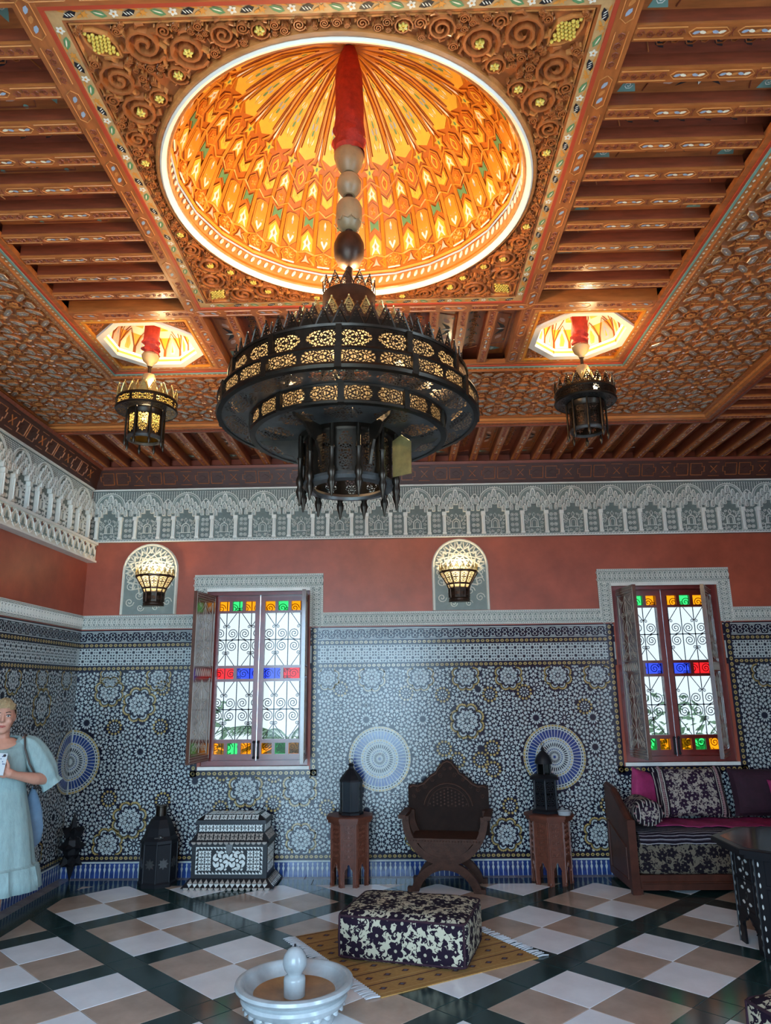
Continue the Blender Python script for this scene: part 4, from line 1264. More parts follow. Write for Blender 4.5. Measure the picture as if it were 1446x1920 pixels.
# ---- corner octagonal vaults
OCT = (H2+H3)/2; OH = (H3-H2)/2
def octa(ap): 
    r = ap/cos(PI/8); return [(r*cos(PI/8+k*PI/4), r*sin(PI/8+k*PI/4)) for k in range(8)]
def vault_parts():
    fr = MB('cedar', 'dome_orange', 'dome_deep', 'cedar_light', 'cream', 'gold_leaf')
    O = octa(0.315); h = OH
    sq = [(h, h*math.tan(PI/8)), (h*math.tan(PI/8), h), (-h*math.tan(PI/8), h), (-h, h*math.tan(PI/8)), (-h, -h*math.tan(PI/8)), (-h*math.tan(PI/8), -h), (h*math.tan(PI/8), -h), (h, -h*math.tan(PI/8))]
    crn = [None, (h, h), None, (-h, h), None, (-h, -h), None, (h, -h)]
    for k in range(8):
        k2 = (k+1) % 8
        if k % 2 == 0: fr.add([(*O[k], -0.01), (*sq[k], -0.01), ((h if k in (0, 6) else -h), (h if k in (0, 2) else -h), -0.01), (*sq[k2], -0.01), (*O[k2], -0.01)], [(0, 1, 2, 3, 4)], 'dome_deep')
        else: fr.add([(*O[k], -0.01), (*sq[k], -0.01), (*sq[k2], -0.01), (*O[k2], -0.01)], [(0, 1, 2, 3)], 'dome_orange')
    sqf = [(0.392, 0.36), ]
    for k in range(4):
        T = rz(k*PI/2)
        fr.prism([(-0.36, 0.36), (0.36, 0.36), (h, h), (-h, h)], -0.02, 0.002, 'cedar_light', T)
        fr.prism([(-0.345, 0.345), (0.345, 0.345), (0.36, 0.36), (-0.36, 0.36)], -0.02, 0.008, 'dome_orange', T)
        for i in range(14): fr.poly(kite(-0.33+0.66*i/13, 0.375, 0, -0.013, 0.013, 0, 0.007), 0.003, 'cream' if i % 2 else 'gold_leaf', T)
        for (x, y, r, s) in ((0.30, 0.30, 0.028, 1), (0.255, 0.315, 0.02, -1), (0.315, 0.255, 0.02, 1), (0.215, 0.325, 0.014, 1), (0.325, 0.215, 0.014, -1), (0.27, 0.27, 0.016, 1)):
            fr.ridge(spiral(x, y, r, 0.003, 0.5, 1.6*s, 14), 0.009, 0.008, 'cedar', T, -0.01)
            for q in range(3): fr.ridge([(x+r*cos(q*2), y+r*sin(q*2)), (x+r*1.5*cos(q*2+0.5), y+r*1.5*sin(q*2+0.5))], 0.008, 0.007, 'cedar', T, -0.01)
    rim = MB('rim_white', 'cedar_light')
    A, B_ = octa(0.345), octa(0.300)
    for k in range(8):
        k2 = (k+1) % 8
        rim.add([(*A[k], -0.01), (*A[k2], -0.01), (*A[k2], 0.010), (*A[k], 0.010), (*B_[k], 0.006), (*B_[k2], 0.006), (*B_[k2], -0.03), (*B_[k], -0.03)], [(0, 1, 2, 3), (3, 2, 5, 4), (4, 5, 6, 7)], 'rim_white')
    # vault: eight curved faces, painted cells
    vt = MB('dome_yellow', 'paint_pink', 'cream', 'dome_line', 'paint_blue', 'gold_leaf')
    prof = [(0.300, 0.02), (0.296, 0.10), (0.27, 0.20), (0.215, 0.29), (0.13, 0.35), (0.03, 0.375), (0.0, 0.376)]
    for a, (r0, h0) in enumerate(prof[:-1]):
        r1, h1 = prof[a+1]
        X, Y = octa(r0), octa(max(r1, 0.0005))
        for k in range(8):
            k2 = (k+1) % 8
            vt.add([(*X[k], -h0), (*X[k2], -h0), (*Y[k2], -h1), (*Y[k], -h1)], [(0, 1, 2, 3)], 'dome_yellow' if a < 2 else 'cream')
    def on(k, t, f):          # point on face k: t across -1..1, f 0..1 up the profile
        x = f*5; i = min(5, int(x)); u = x-i
        r = prof[i][0]*(1-u)+prof[i+1][0]*u; hh = prof[i][1]*(1-u)+prof[i+1][1]*u
        r -= 0.004; hh -= 0.003
        a = k*PI/4; hw = r*math.tan(PI/8)*t
        return (r*cos(a)-hw*sin(a), r*sin(a)+hw*cos(a), -hh)
    def pp(k, pts, m, e=0.0):
        q = [on(k, *p) for p in pts]; 
        if e: q = [(p[0]*(1-e), p[1]*(1-e), p[2]+e*0.2) for p in q]
        vt.add(q, [tuple(range(len(q)))], m)
    for k in range(8):
        for c, m in ((-0.5, 'paint_pink'), (0.5, 'cream')):
            pp(k, [(c-0.40, 0.10), (c+0.40, 0.10), (c+0.42, 0.22), (c+0.2, 0.34), (c, 0.42), (c-0.2, 0.34), (c-0.42, 0.22)], m)
            pp(k, [(c-0.12, 0.14), (c+0.12, 0.14), (c+0.2, 0.24), (c, 0.36), (c-0.2, 0.24)], 'gold_leaf' if m == 'cream' else 'paint_blue', 0.006)
            pp(k, [(c-0.06, 0.18), (c+0.06, 0.18), (c, 0.30)], 'dome_yellow', 0.012)
            vt.tube([on(k, c+d, f) for d, f in ((-0.46, 0.06), (-0.46, 0.22), (-0.24, 0.37), (0, 0.46), (0.24, 0.37), (0.46, 0.22), (0.46, 0.06))], 0.0038, 4, 'dome_line')
        pp(k, [(-0.3, 0.50), (0.3, 0.50), (0.36, 0.58), (0, 0.72), (-0.36, 0.58)], 'dome_yellow'); pp(k, [(-0.12, 0.54), (0.12, 0.54), (0, 0.66)], 'paint_pink', 0.008)
        vt.tube([on(k, d, f) for d, f in ((-0.8, 0.40), (-0.5, 0.52), (-0.3, 0.64), (0, 0.78), (0.3, 0.64), (0.5, 0.52), (0.8, 0.40))], 0.0035, 4, 'dome_line')
        vt.tube([on(k, 1.0, f/8) for f in range(8)], 0.003, 4, 'dome_line')
    return fr.mesh('vault_frame'), rim.mesh('octagonal_rim'), vt.mesh('painted_vault')
vf, vr, vv = vault_parts()
for sx, sy in ((-1, 1), (1, 1), (-1, -1), (1, -1)):
    fo = cput('vault_frame', vf, sx*OCT, sy*OCT)
    for nme2, me2 in (('octagonal_rim', vr), ('painted_vault', vv)):
        put(nme2, me2, fo)
# ================================================================ THE DOME
RI, HI, NG = 0.90, 0.95, 24
db = MB('dome_deep', 'rim_white', 'dome_orange', 'paint_blue', 'dome_line')
prof = [(RI*cos(f), HI*sin(f)) for f in [PI/2*i/26 for i in range(27)]]
db.lathe(prof, 96, 'dome_deep')
db.lathe([(1.02, 0.03), (RI, 0.03), (RI, 0.0)], 96, 'dome_deep')
dome = db.build('dome', ceiling, True, (CXX, CYY, ZC))
rimb = MB('rim_white', 'cedar_light', 'paint_blue')
rimb.lathe([(RD-0.004, 0.02), (RD-0.005, -0.014), (RD-0.013, -0.022), (RD-0.024, -0.018), (RD-0.034, -0.004), (RD-0.036, 0.012)], 96, 'rim_white')
rimb.lathe([(RD+0.016, 0.02), (RD+0.014, -0.006), (RD+0.004, -0.014), (RD-0.005, -0.010)], 96, 'cedar_light')
rimb.lathe([(RD-0.036, 0.004), (RD-0.045, -0.002), (RD-0.052, 0.006)], 96, 'cedar_light')
rimb.build('dome_rim', ceiling, True, (CXX, CYY, ZC))
def dp(t, ph, d=0.0, k=0):
    a = (t/NG)*PI+PI/2; f = math.radians(ph)
    s = 1-d/RI
    return (RI*cos(f)*cos(a)*s, RI*cos(f)*sin(a)*s, HI*sin(f)*s)
def wt(ph, w): return w           # t fractions already shrink with the gore
class DP:
    def __init__(s): s.b = MB('dome_orange')
    def plate(s, pts, d0, d1, m):
        n = len(pts); vs = [dp(*p, d0) for p in pts]+[dp(*p, d1) for p in pts]
        fs = [(i, (i+1) % n, n+(i+1) % n, n+i) for i in range(n)]+[tuple(range(n, 2*n))]
        s.b.add(vs, fs, m)
    def flat(s, pts, d, m): s.b.add([dp(*p, d) for p in pts], [tuple(range(len(pts)))], m)
    def line(s, pts, r, d, m): s.b.tube([dp(*p, d) for p in pts], r, 4, m)
def sc(pts, c, kx, ky=None):
    ky = ky or kx; return [(c[0]+(p[0]-c[0])*kx, c[1]+(p[1]-c[1])*ky) for p in pts]
def piece(name, c, outline, motif, base='dome_orange', d=0.018):
    q = DP()
    q.plate(sc(outline, c, 1.14), 0.0, 0.006, 'dome_line')
    q.plate(sc(outline, c, 1.08), 0.0, 0.012, 'dome_orange')
    q.plate(sc(outline, c, 0.92), 0.0, d, base)
    motif(q, d+0.0012)
    return q.b.mesh(name)
def hexo(c, hw, hh): return [(c[0], c[1]-hh), (c[0]+hw, c[1]-hh*0.5), (c[0]+hw, c[1]+hh*0.5), (c[0], c[1]+hh), (c[0]-hw, c[1]+hh*0.5), (c[0]-hw, c[1]-hh*0.5)]
def circ(c, rx_, ry_, n=10): return [(c[0]+rx_*cos(pi2*i/n), c[1]+ry_*sin(pi2*i/n)) for i in range(n)]
GP = []
# column A (gore centre)
def m_hex(q, d):
    for s in (-1, 1):
        q.line([(s*0.02, 37.6), (s*0.14, 39), (s*0.18, 40.5), (s*0.08, 41.5), (0, 42.6)], 0.005, d, 'dome_yellow'); q.line([(s*0.05, 38.8), (s*0.10, 40), (s*0.03, 40.8)], 0.004, d, 'dome_deep')
GP.append(piece('carved_hexagon', (0, 40), hexo((0, 40), 0.34, 4.2), m_hex, 'dome_deep'))
def m_chev(q, d): q.line([(-0.18, 34.5), (-0.1, 33), (0, 33.8), (0.1, 33), (0.18, 34.5)], 0.005, d, 'gold_leaf')
GP.append(piece('chevron_plaque', (0, 33.3), [(0, 31.0), (0.34, 32.6), (0.34, 36.2), (0, 33.9), (-0.34, 36.2), (-0.34, 32.6)], m_chev, 'dome_yellow'))
def m_blue(q, d):
    q.flat([(0, 15.7), (0.18, 18), (0.22, 20), (0.1, 22), (0.1, 24), (0, 26.3), (-0.1, 24), (-0.1, 22), (-0.22, 20), (-0.18, 18)], d, 'paint_white')
    q.flat([(0, 17.0), (0.11, 19), (0, 21.2), (-0.11, 19)], d+0.001, 'paint_orange'); q.flat([(0, 22.0), (0.05, 23.6), (0, 25.4), (-0.05, 23.6)], d+0.001, 'paint_blue')
    for s in (-1, 1): q.flat(circ((s*0.16, 20.3), 0.04, 0.7, 6), d+0.001, 'paint_blue')
GP.append(piece('blue_flower_plaque', (0, 21), [(0, 15.2), (0.36, 17.4), (0.36, 25.6), (0.2, 26.6), (-0.2, 26.6), (-0.36, 25.6), (-0.36, 17.4)], m_blue))
def m_fl(q, d):
    for k in range(8):
        a = k*PI/4; q.line([(0.04*cos(a), 11.6+0.3*sin(a)), (0.2*cos(a+0.2), 11.6+1.6*sin(a+0.2)), (0.28*cos(a-0.1), 11.6+2.1*sin(a-0.1))], 0.006, d, 'dome_orange')
    q.line([(-0.34, 8.6), (0.34, 8.6)], 0.006, d, 'cream')
GP.append(piece('carved_flower', (0, 11.6), [(p[0], p[1]) for p in [(0.40*cos(k*PI/8)*(1 if k % 2 == 0 else 0.82), 11.6+2.9*sin(k*PI/8)*(1 if k % 2 == 0 else 0.82)) for k in range(16)]], m_fl, 'dome_deep'))
def m_petal(q, d):
    for (c, rx_, ry_, m) in (((0, 50.2), .26, 1.6, 'gold_leaf'), ((-.15, 53.5), .13, 1.5, 'paint_white'), ((.15, 53.5), .13, 1.5, 'paint_white'), ((0, 56), .1, 1.4, 'paint_green'), ((-.16, 58.5), .13, 1.4, 'paint_blue'), ((.16, 58.5), .13, 1.4, 'paint_blue'), ((0, 61), .1, 1.6, 'paint_green'), ((-.14, 63.5), .12, 1.3, 'paint_white'), ((.14, 63.5), .12, 1.3, 'paint_white'), ((0, 66.5), .12, 1.5, 'paint_green'), ((0, 70.5), .13, 1.4, 'paint_white'), ((0, 74), .1, 1.2, 'paint_green')):
        q.flat(circ(c, rx_, ry_, 8), d, m)
    for s in (-1, 1):
        q.line([(s*0.60, 50), (s*0.60, 56), (s*0.58, 62), (s*0.52, 68), (s*0.40, 73)], 0.0042, d, 'dome_line')
        q.line([(s*0.05, 51), (s*0.22, 55), (s*0.05, 58), (s*0.22, 61), (s*0.05, 65), (s*0.12, 69)], 0.0028, d, 'gold_leaf')
def strip_plate(q, lo, d0, d1, m, wfun):
    for a, b_ in zip(lo[:-1], lo[1:]):
        q.plate([(-wfun(a), a), (wfun(a), a), (wfun(b_), b_), (-wfun(b_), b_)], d0, d1, m)
qq = DP()
wf_ = lambda p: 0.70 if p < 66 else 0.70*(1-(p-66)/13.0)+0.02
qq.plate([(0, 46.4), (0.72, 48.4), (-0.72, 48.4)], 0, 0.014, 'dome_yellow')
strip_plate(qq, [48.4, 52, 56, 60, 64, 68, 72, 76, 78.5], 0, 0.008, 'dome_line', lambda p: wf_(p)*1.12)
strip_plate(qq, [48.4, 52, 56, 60, 64, 68, 72, 76, 78], 0, 0.014, 'dome_yellow', wf_)
m_petal(qq, 0.0156)
GP.append(qq.b.mesh('painted_petal'))
# column B (between gores, t = 1)
def m_star(q, d): q.flat([(1.0, 47.2), (1.07, 48.6), (1.0, 56), (0.93, 48.6)], d, 'paint_white'); q.flat(circ((1.0, 44.4), 0.09, 0.9, 6), d, 'paint_green')
GP.append(piece('star_plaque', (1, 44.4), [(1+(0.40 if k % 2 == 0 else 0.17)*cos(PI/2+k*PI/5), 44.4+(3.3 if k % 2 == 0 else 1.4)*sin(PI/2+k*PI/5)) for k in range(10)], m_star, 'dome_yellow'))
def white_motif(q, d, y, k):
    q.flat([(1, y-1.0*k), (1.24, y-3.4*k), (1.15, y-0.6*k), (1.22, y+0.2*k), (1.08, y+1.6*k), (1, y+3.4*k), (0.92, y+1.6*k), (0.78, y+0.2*k), (0.85, y-0.6*k), (0.76, y-3.4*k)], d, 'paint_white')
    q.flat([(1, y-1.0*k), (1.07, y+0.2*k), (1, y+1.6*k), (0.93, y+0.2*k)], d+0.0012, 'paint_orange')
GP.append(piece('white_flower_plaque', (1, 36.6), [(1, 35.2), (1.30, 33.6), (1.30, 37.6), (1, 40.2), (0.70, 37.6), (0.70, 33.6)], lambda q, d: white_motif(q, d, 36.8, 0.75), 'dome_yellow'))
def m_hex2(q, d):
    for k in range(6):
        a = k*PI/3; q.line([(1+0.03*cos(a), 30.6+0.25*sin(a)), (1+0.16*cos(a+.3), 30.6+1.5*sin(a+.3))], 0.006, d, 'dome_orange')
GP.append(piece('carved_hexagon_small', (1, 30.6), hexo((1, 30.6), 0.28, 3.0), m_hex2, 'dome_deep'))
GP.append(piece('bow_tie_plaque', (1, 25.2), [(0.72, 22.9), (1, 24.6), (1.28, 22.9), (1.28, 27.4), (1, 25.8), (0.72, 27.4)], lambda q, d: None, 'paint_green'))
GP.append(piece('large_white_plaque', (1, 18.0), [(1, 14.2), (1.34, 14.0), (1.34, 19.2), (1, 22.2), (0.66, 19.2), (0.66, 14.0)], lambda q, d: white_motif(q, d, 17.2, 1.0), 'dome_yellow'))
GP.append(piece('pink_tip', (1, 11.0), [(1, 13.0), (1.10, 10.8), (1.24, 9.6), (1, 10.1), (0.76, 9.6), (0.90, 10.8)], lambda q, d: None, 'paint_pink', 0.014))
for me in GP:
    for g in range(NG): put(me.name.split('.')[0], me, dome, None, (0, 0, pi2*g/NG))
# straps between the plaques and ribs to the crown
st = DP()
for g in range(NG):
    R = rz(pi2*g/NG); q = DP()
    for s in (-1, 1):
        for e in (0.50, 0.60):
            q.line([(s*e, 9), (s*e, 14), (s*(e-0.03), 29), (s*e, 38), (s*(e+.05), 43)], 0.006, 0.004, 'dome_orange')
        q.line([(0, 28.0), (s*0.45, 30.0), (s*1.0, 27.8)], 0.006, 0.008, 'dome_orange'); q.line([(0, 36.8), (s*0.5, 39.2), (s*1.0, 41.3)], 0.006, 0.008, 'dome_orange')
        q.line([(0, 14.4), (s*0.5, 13.2), (s*1, 14.2)], 0.007, 0.008, 'dome_orange'); q.line([(s*0.35, 44.8), (s*0.7, 47.2), (s*0.86, 50), (s*0.84, 66), (s*0.5, 78), (s*0.2, 86)], 0.007, 0.006, 'dome_orange')
        q.line([(s*0.5, 9.2), (s*0.8, 11.5), (s*0.5, 13.2)], 0.006, 0.008, 'dome_orange')
    q.line([(1, 57), (1, 70), (1, 80), (1, 87)], 0.006, 0.006, 'dome_line')
    q.line([(0, 79.5), (0, 84), (0, 88)], 0.012, 0.008, 'dome_orange')
    st.b.add(q.b.v, q.b.f, None, R)
    st.b.m[-len(q.b.f):] = [st.b.mi(q.b.mats[k]) for k in q.b.m]
st.line([(0+2*i, 7.6) for i in range(NG+1)], 0.010, 0.004, 'dome_orange'); st.line([(2*i, 6.2) for i in range(NG+1)], 0.007, 0.004, 'paint_blue')
stuff(st.b.build('dome_straps', dome))
rope = MB('cream', 'paint_green', 'cedar_light')
rope.lathe([(RI*0.997, 0.035), (RI*0.99, 0.095)], 96, 'cedar_light')
for i in range(120):
    a = pi2*i/120
    rope.ball((0, 0, 0), 0.021, 6, 4, 'cream', (0.42, 0.5, 1.15), rz(a) @ tr(RI*0.985, 0, 0.068) @ rx(0.5))
stuff(rope.build('rope_moulding', dome, True))
# concealed light strip sitting on the ledge behind the rim lip
led = MB('led'); led.lathe([(RD-0.034, 0.014), (RD-0.030, 0.020), (RD-0.026, 0.014)], 96)
led.build('light_strip', dome)
# ================================================================ LAMPS
def filigree(b, mp, W_, H_, c, m, mask=None, drop=False, seed=0):
    nu, nv = max(1, round(W_/c)), max(1, round(H_/c)); du, dv = W_/nu, H_/nv
    mp0 = mp
    def mp(u, v):
        e = min(1, (W_/2-abs(u))/c/1.5, (H_/2-abs(v))/c/1.5); e = max(0, e)*0.42*c
        return mp0(u+e*sin(2.4*abs(v)/c+0.8)*(1 if u > 0 else -1), v+e*sin(1.7*abs(u)/c)*(1 if v > 0 else -1))
    for i in range(nu):
        for j in range(nv):
            u, v = -W_/2+(i+0.5)*du, -H_/2+(j+0.5)*dv
            inside = mask is None or mask(u, v)
            out = [(-.5, -.5), (0, -.5), (.5, -.5), (.5, 0), (.5, .5), (0, .5), (-.5, .5), (-.5, 0)]
            O = [mp(u+p[0]*du, v+p[1]*dv) for p in out]
            if not inside:
                if not drop: b.add([O[0], O[2], O[4], O[6]], [(0, 1, 2, 3)], m)
                continue
            si = min(i, nu-1-i); sj = min(j, nv-1-j)
            k = (si*7+sj*13+seed) % 5
            ax, ay = ((.40, .30), (.28, .42), (.38, .38), (.44, .22), (.24, .36))[k]
            tw = (0.5 if (i < nu/2) == (j < nv/2) else -0.5)*(k % 3)*0.6
            I = []
            for p in range(8):
                a = PI*1.25+p*PI/4
                x, y = ax*cos(a), ay*sin(a)
                I.append(mp(u+(x*cos(tw)-y*sin(tw))*du, v+(x*sin(tw)+y*cos(tw))*dv))
            b.add(O+I, [(p, (p+1) % 8, 8+(p+1) % 8, 8+p) for p in range(8)], m)
def cyl(R, zc): return lambda u, v: (R*sin(u/R), -R*cos(u/R), zc+v)
def cone(R0, R1, z0, z1): 
    return lambda u, v, H=None: None
def rounded(W_, H_, mg, r):
    def f(u, v):
        x = abs(u)-(W_/2-mg-r); y = abs(v)-(H_/2-mg-r)
        if x <= 0 and y <= r: return abs(v) < H_/2-mg
        if y <= 0 and x <= r: return abs(u) < W_/2-mg
        return x*x+y*y < r*r
    return f
def drum_panel(name, R, n, z0, z1, c, m='bronze', mg=0.16):
    W_ = pi2*R/n; H_ = z1-z0; b = MB(m)
    filigree(b, cyl(R, (z0+z1)/2), W_, H_, c, m, rounded(W_, H_, min(W_, H_)*mg, min(W_, H_)*0.30))
    return b.mesh(name)
def ring_panel(name, Ra, Rb, n, z, c, m, mg=0.14):      # pierced flat annulus sector
    Rm = (Ra+Rb)/2; W_ = pi2*Rm/n; H_ = Rb-Ra; b = MB(m)
    mp = lambda u, v: ((Rm+v)*sin(u/Rm), -(Rm+v)*cos(u/Rm), z)
    filigree(b, mp, W_, H_, c, m, rounded(W_, H_, min(W_, H_)*mg, min(W_, H_)*0.4))
    return b.mesh(name)
def tooth(name, R, w, h, z, m, c=0.011, lean=0.0):
    b = MB(m)
    def prof(v): t = (v+h/2)/h; return w*0.5*(1-t**1.6)*(1 if t < 0.25 else 1-0.12*sin(PI*(t-0.25)/0.75))
    mp = lambda u, v: ((R-lean*(v+h/2))*sin(u/R), -(R-lean*(v+h/2))*cos(u/R), z+h/2+v)
    filigree(b, mp, w, h, c, m, lambda u, v: abs(u) < prof(v)*0.9, True)
    pts = [mp(s*prof(-h/2+h*k/6), -h/2+h*k/6) for s, rng in ((-1, range(7)), (1, range(5, -1, -1))) for k in rng]
    b.tube(pts, 0.0035, 4, m)
    b.ball(mp(0, h/2+0.004), 0.005, 6, 4, m)
    return b.mesh(name)
def spin(me, name, n, parent, off=0.0):
    for k in range(n): put(name, me, parent, None, (0, 0, off+pi2*k/n))
def point(name, loc, power, col, r=0.03):
    l = bpy.data.lights.new(name, 'POINT'); l.energy = power; l.color = col; l.shadow_soft_size = r
    o = bpy.data.objects.new(name, l); COL.objects.link(o); o.location = loc; return o
WARM = (1.0, 0.66, 0.32)
P_TOP, P_IN, P_VAULT, P_SCONCE, P_PEND = 78.0, 9.0, 12.0, 6.0, 2.0
def sleeve(b, x, z0, z1, r0, r1, seed=0, wr=0.006):
    n, k = 20, 26; vs = []; fs = []; rnd = random.Random(seed)
    for j in range(k+1):
        t = j/k; z = z0+(z1-z0)*t
        r = r0+(r1-r0)*t
        r *= (0.62+0.38*sin(min(1, (1-t)*3.2)*PI/2)) if t > 0.69 else 1
        if t < 0.22: r *= 1.0+0.12*sin(t*60)
        for i in range(n):
            a = pi2*i/n
            w = wr*sin(a*3+seed+t*9)*0.5+(wr*1.6*sin(a*2+t*46+seed) if t < 0.30 else wr*0.5*sin(a*5+t*6))
            vs.append((x+(r+w)*cos(a), (r+w)*sin(a), z))
    for j in range(k):
        for i in range(n): fs.append((j*n+i, j*n+(i+1) % n, (j+1)*n+(i+1) % n, (j+1)*n+i))
    b.add(vs, fs, 'red_velvet')
# ---------------------------------------------------------------- great chandelier
ZB = 2.53
ch = thing('chandelier', 'huge tiered dark bronze chandelier of pierced drums hanging below the dome', 'chandelier', (CXX, CYY, ZB))
def cb_(name, b, smooth=True, parent=None): return b.build(name, parent or ch, smooth)
TZ = tr(0, 0, -ZB)
b = MB('bronze_brown'); b.tube([(0, 0, 5.15), (0, 0, 3.55)], 0.02, 10, None, TZ); cb_('rod', b)
b = MB('red_velvet'); sleeve(b, 0, 4.44, 5.11, 0.078, 0.070, 3); o = cb_('red_cover', b); o.location = (0, 0, -ZB); o['label'] = 'red cloth sleeve gathered over the hanging rod'
b = MB('turned_stone'); b.lathe([(0.0, 4.46), (0.070, 4.46), (0.079, 4.445), (0.076, 4.425), (0.066, 4.385), (0.045, 4.35), (0.030, 4.335), (0.022, 4.335)], 28, None, TZ); cb_('cup', b)
b = MB('turned_stone'); b.lathe([(0.02, 4.325), (0.05, 4.31), (0.064, 4.275), (0.06, 4.24), (0.045, 4.215), (0.03, 4.20), (0.02, 4.20)], 28, None, TZ); cb_('bead', b)
b = MB('turned_stone'); b.lathe([(0.02, 4.165), (0.055, 4.155), (0.066, 4.13), (0.067, 4.07), (0.06, 4.03), (0.042, 4.005), (0.03, 3.995), (0.02, 3.995)], 28, None, TZ)
for k in range(10): b.ridge([(0, 0), (0.012, 0.02), (0, 0.04)], 0.006, 0.004, None, TZ @ rz(k*PI/5) @ tr(0.064, 0, 4.04) @ ry(PI/2))
cb_('barrel_bead', b)
b = MB('bronze_brown'); b.lathe([(0.02, 3.965), (0.06, 3.955), (0.076, 3.915), (0.077, 3.89), (0.074, 3.85), (0.055, 3.805), (0.03, 3.785), (0.02, 3.78)], 28, None, TZ); cb_('large_bead', b)
# crown drum
b = MB('bronze_brown'); b.lathe([(0.02, 3.64), (0.05, 3.635), (0.125, 3.625), (0.130, 3.62), (0.128, 3.53), (0.135, 3.52)], 36, None, TZ); b.lathe([(0.135, 3.525), (0.19, 3.46), (0.275, 3.385), (0.28, 3.37), (0.27, 3.365)], 48, None, TZ); cb_('crown_neck', b)
spin(tooth('crown_tooth', 0.128, 0.062, 0.075, 3.62-ZB, 'bronze_brown', 0.009), 'crown_tooth', 13, ch)
spin(tooth('lit_tooth', 0.275, 0.078, 0.095, 3.372-ZB, 'brass', 0.0105), 'lit_tooth', 22, ch, 0.07)  # brass colour stands in for the bulb light on these teeth
# upper pierced band and its crown
b = MB('bronze'); b.lathe([(0.60, 3.05), (0.585, 3.058), (0.565, 3.06)], 72, None, TZ); b.lathe([(0.565, 3.16), (0.568, 3.17), (0.535, 3.172), (0.52, 3.165)], 72, None, TZ)
b.lathe([(0.606, 3.052), (0.610, 3.04), (0.604, 3.034)], 72, None, TZ); b.lathe([(0.604, 2.985), (0.612, 2.972), (0.606, 2.96), (0.585, 2.958)], 72, None, TZ)
for k in range(12):
    T = TZ @ rz(k*PI/6)
    b.tube([(0.53, 0, 3.168), (0.40, 0, 3.27), (0.275, 0, 3.37)], 0.008, 6, None, T)
    b.box(0.594, 0.612, -0.014, 0.014, 2.96, 3.05, None, T); b.box(0.556, 0.572, -0.012, 0.012, 3.06, 3.165, None, T)
b.lathe([(0.53, 3.17), (0.47, 3.215), (0.415, 3.245), (0.418, 3.285), (0.405, 3.29), (0.40, 3.27)], 64, None, TZ); cb_('drum_frame', b)
spin(drum_panel('pierced_band', 0.56, 12, 3.06-ZB, 3.165-ZB, 0.0125), 'pierced_band', 12, ch)
spin(drum_panel('pierced_drum_panel', 0.602, 12, 2.962-ZB, 3.05-ZB, 0.0125), 'pierced_drum_panel', 12, ch)
spin(tooth('large_tooth', 0.54, 0.066, 0.085, 3.168-ZB, 'bronze', 0.0105), 'large_tooth', 50, ch)
spin(tooth('middle_tooth', 0.41, 0.064, 0.08, 3.275-ZB, 'bronze_brown', 0.0105), 'middle_tooth', 40, ch)
spin(ring_panel('pierced_soffit', 0.455, 0.60, 12, 2.962-ZB, 0.0135, 'bronze_grey'), 'pierced_soffit', 12, ch)
# second drum
b = MB('bronze'); b.lathe([(0.452, 2.965), (0.46, 2.96), (0.455, 2.952)], 72, None, TZ); b.lathe([(0.452, 2.893), (0.461, 2.885), (0.455, 2.876), (0.43, 2.875)], 72, None, TZ)
for k in range(10): b.box(0.445, 0.462, -0.013, 0.013, 2.876, 2.965, None, TZ @ rz(k*PI/5+PI/10))
cb_('second_drum_frame', b)
spin(drum_panel('second_drum_panel', 0.452, 10, 2.876-ZB, 2.965-ZB, 0.0125), 'second_drum_panel', 10, ch)
spin(ring_panel('second_soffit', 0.235, 0.45, 10, 2.878-ZB, 0.0145, 'bronze_grey'), 'second_soffit', 10, ch)
# lantern drum with posts
b = MB('bronze', 'bronze_grey'); b.lathe([(0.24, 2.885), (0.205, 2.87), (0.20, 2.86)], 48, None, TZ)
b.lathe([(0.206, 2.665), (0.212, 2.65), (0.20, 2.636), (0.165, 2.632), (0.160, 2.645), (0.17, 2.66)], 48, 'bronze_grey', TZ); cb_('lantern_frame', b)
spin(drum_panel('lantern_panel', 0.20, 12, 2.652-ZB, 2.868-ZB, 0.0115, 'bronze', 0.2), 'lantern_panel', 12, ch)
b = MB('bronze')
b.lathe([(0.0, 2.545), (0.004, 2.552), (0.008, 2.575), (0.016, 2.60), (0.019, 2.615), (0.012, 2.635), (0.018, 2.65), (0.018, 2.67), (0.010, 2.69), (0.010, 2.76), (0.015, 2.77), (0.010, 2.78), (0.010, 2.88)], 10, None, tr(0.225, 0, -ZB))
pm_ = b.mesh('post', True)
spin(pm_, 'post', 12, ch, 0.26)
b = MB('bronze')
for q in range(9):
    t = q/8; 
b.prism([(0.215, 2.88), (0.42, 2.88), (0.40, 2.862), (0.34, 2.85), (0.30, 2.815), (0.255, 2.80), (0.235, 2.76), (0.215, 2.70)], -0.006, 0.006, None, TZ @ rx(PI/2), 0, True)
spin(b.mesh('scroll_bracket'), 'scroll_bracket', 6, ch, 0.0)
b = MB('brass'); b.prism([(0, 0), (0.10, 0), (0.10, 0.15), (0.05, 0.19), (0, 0.17)], -0.003, 0.003, None, rx(PI/2), 0, True)
o = put('open_door', b.mesh('open_door'), ch, (0.205, -0.08, 2.668-ZB), (0, 0, -0.62)); o['label'] = 'small brass lantern door standing open'
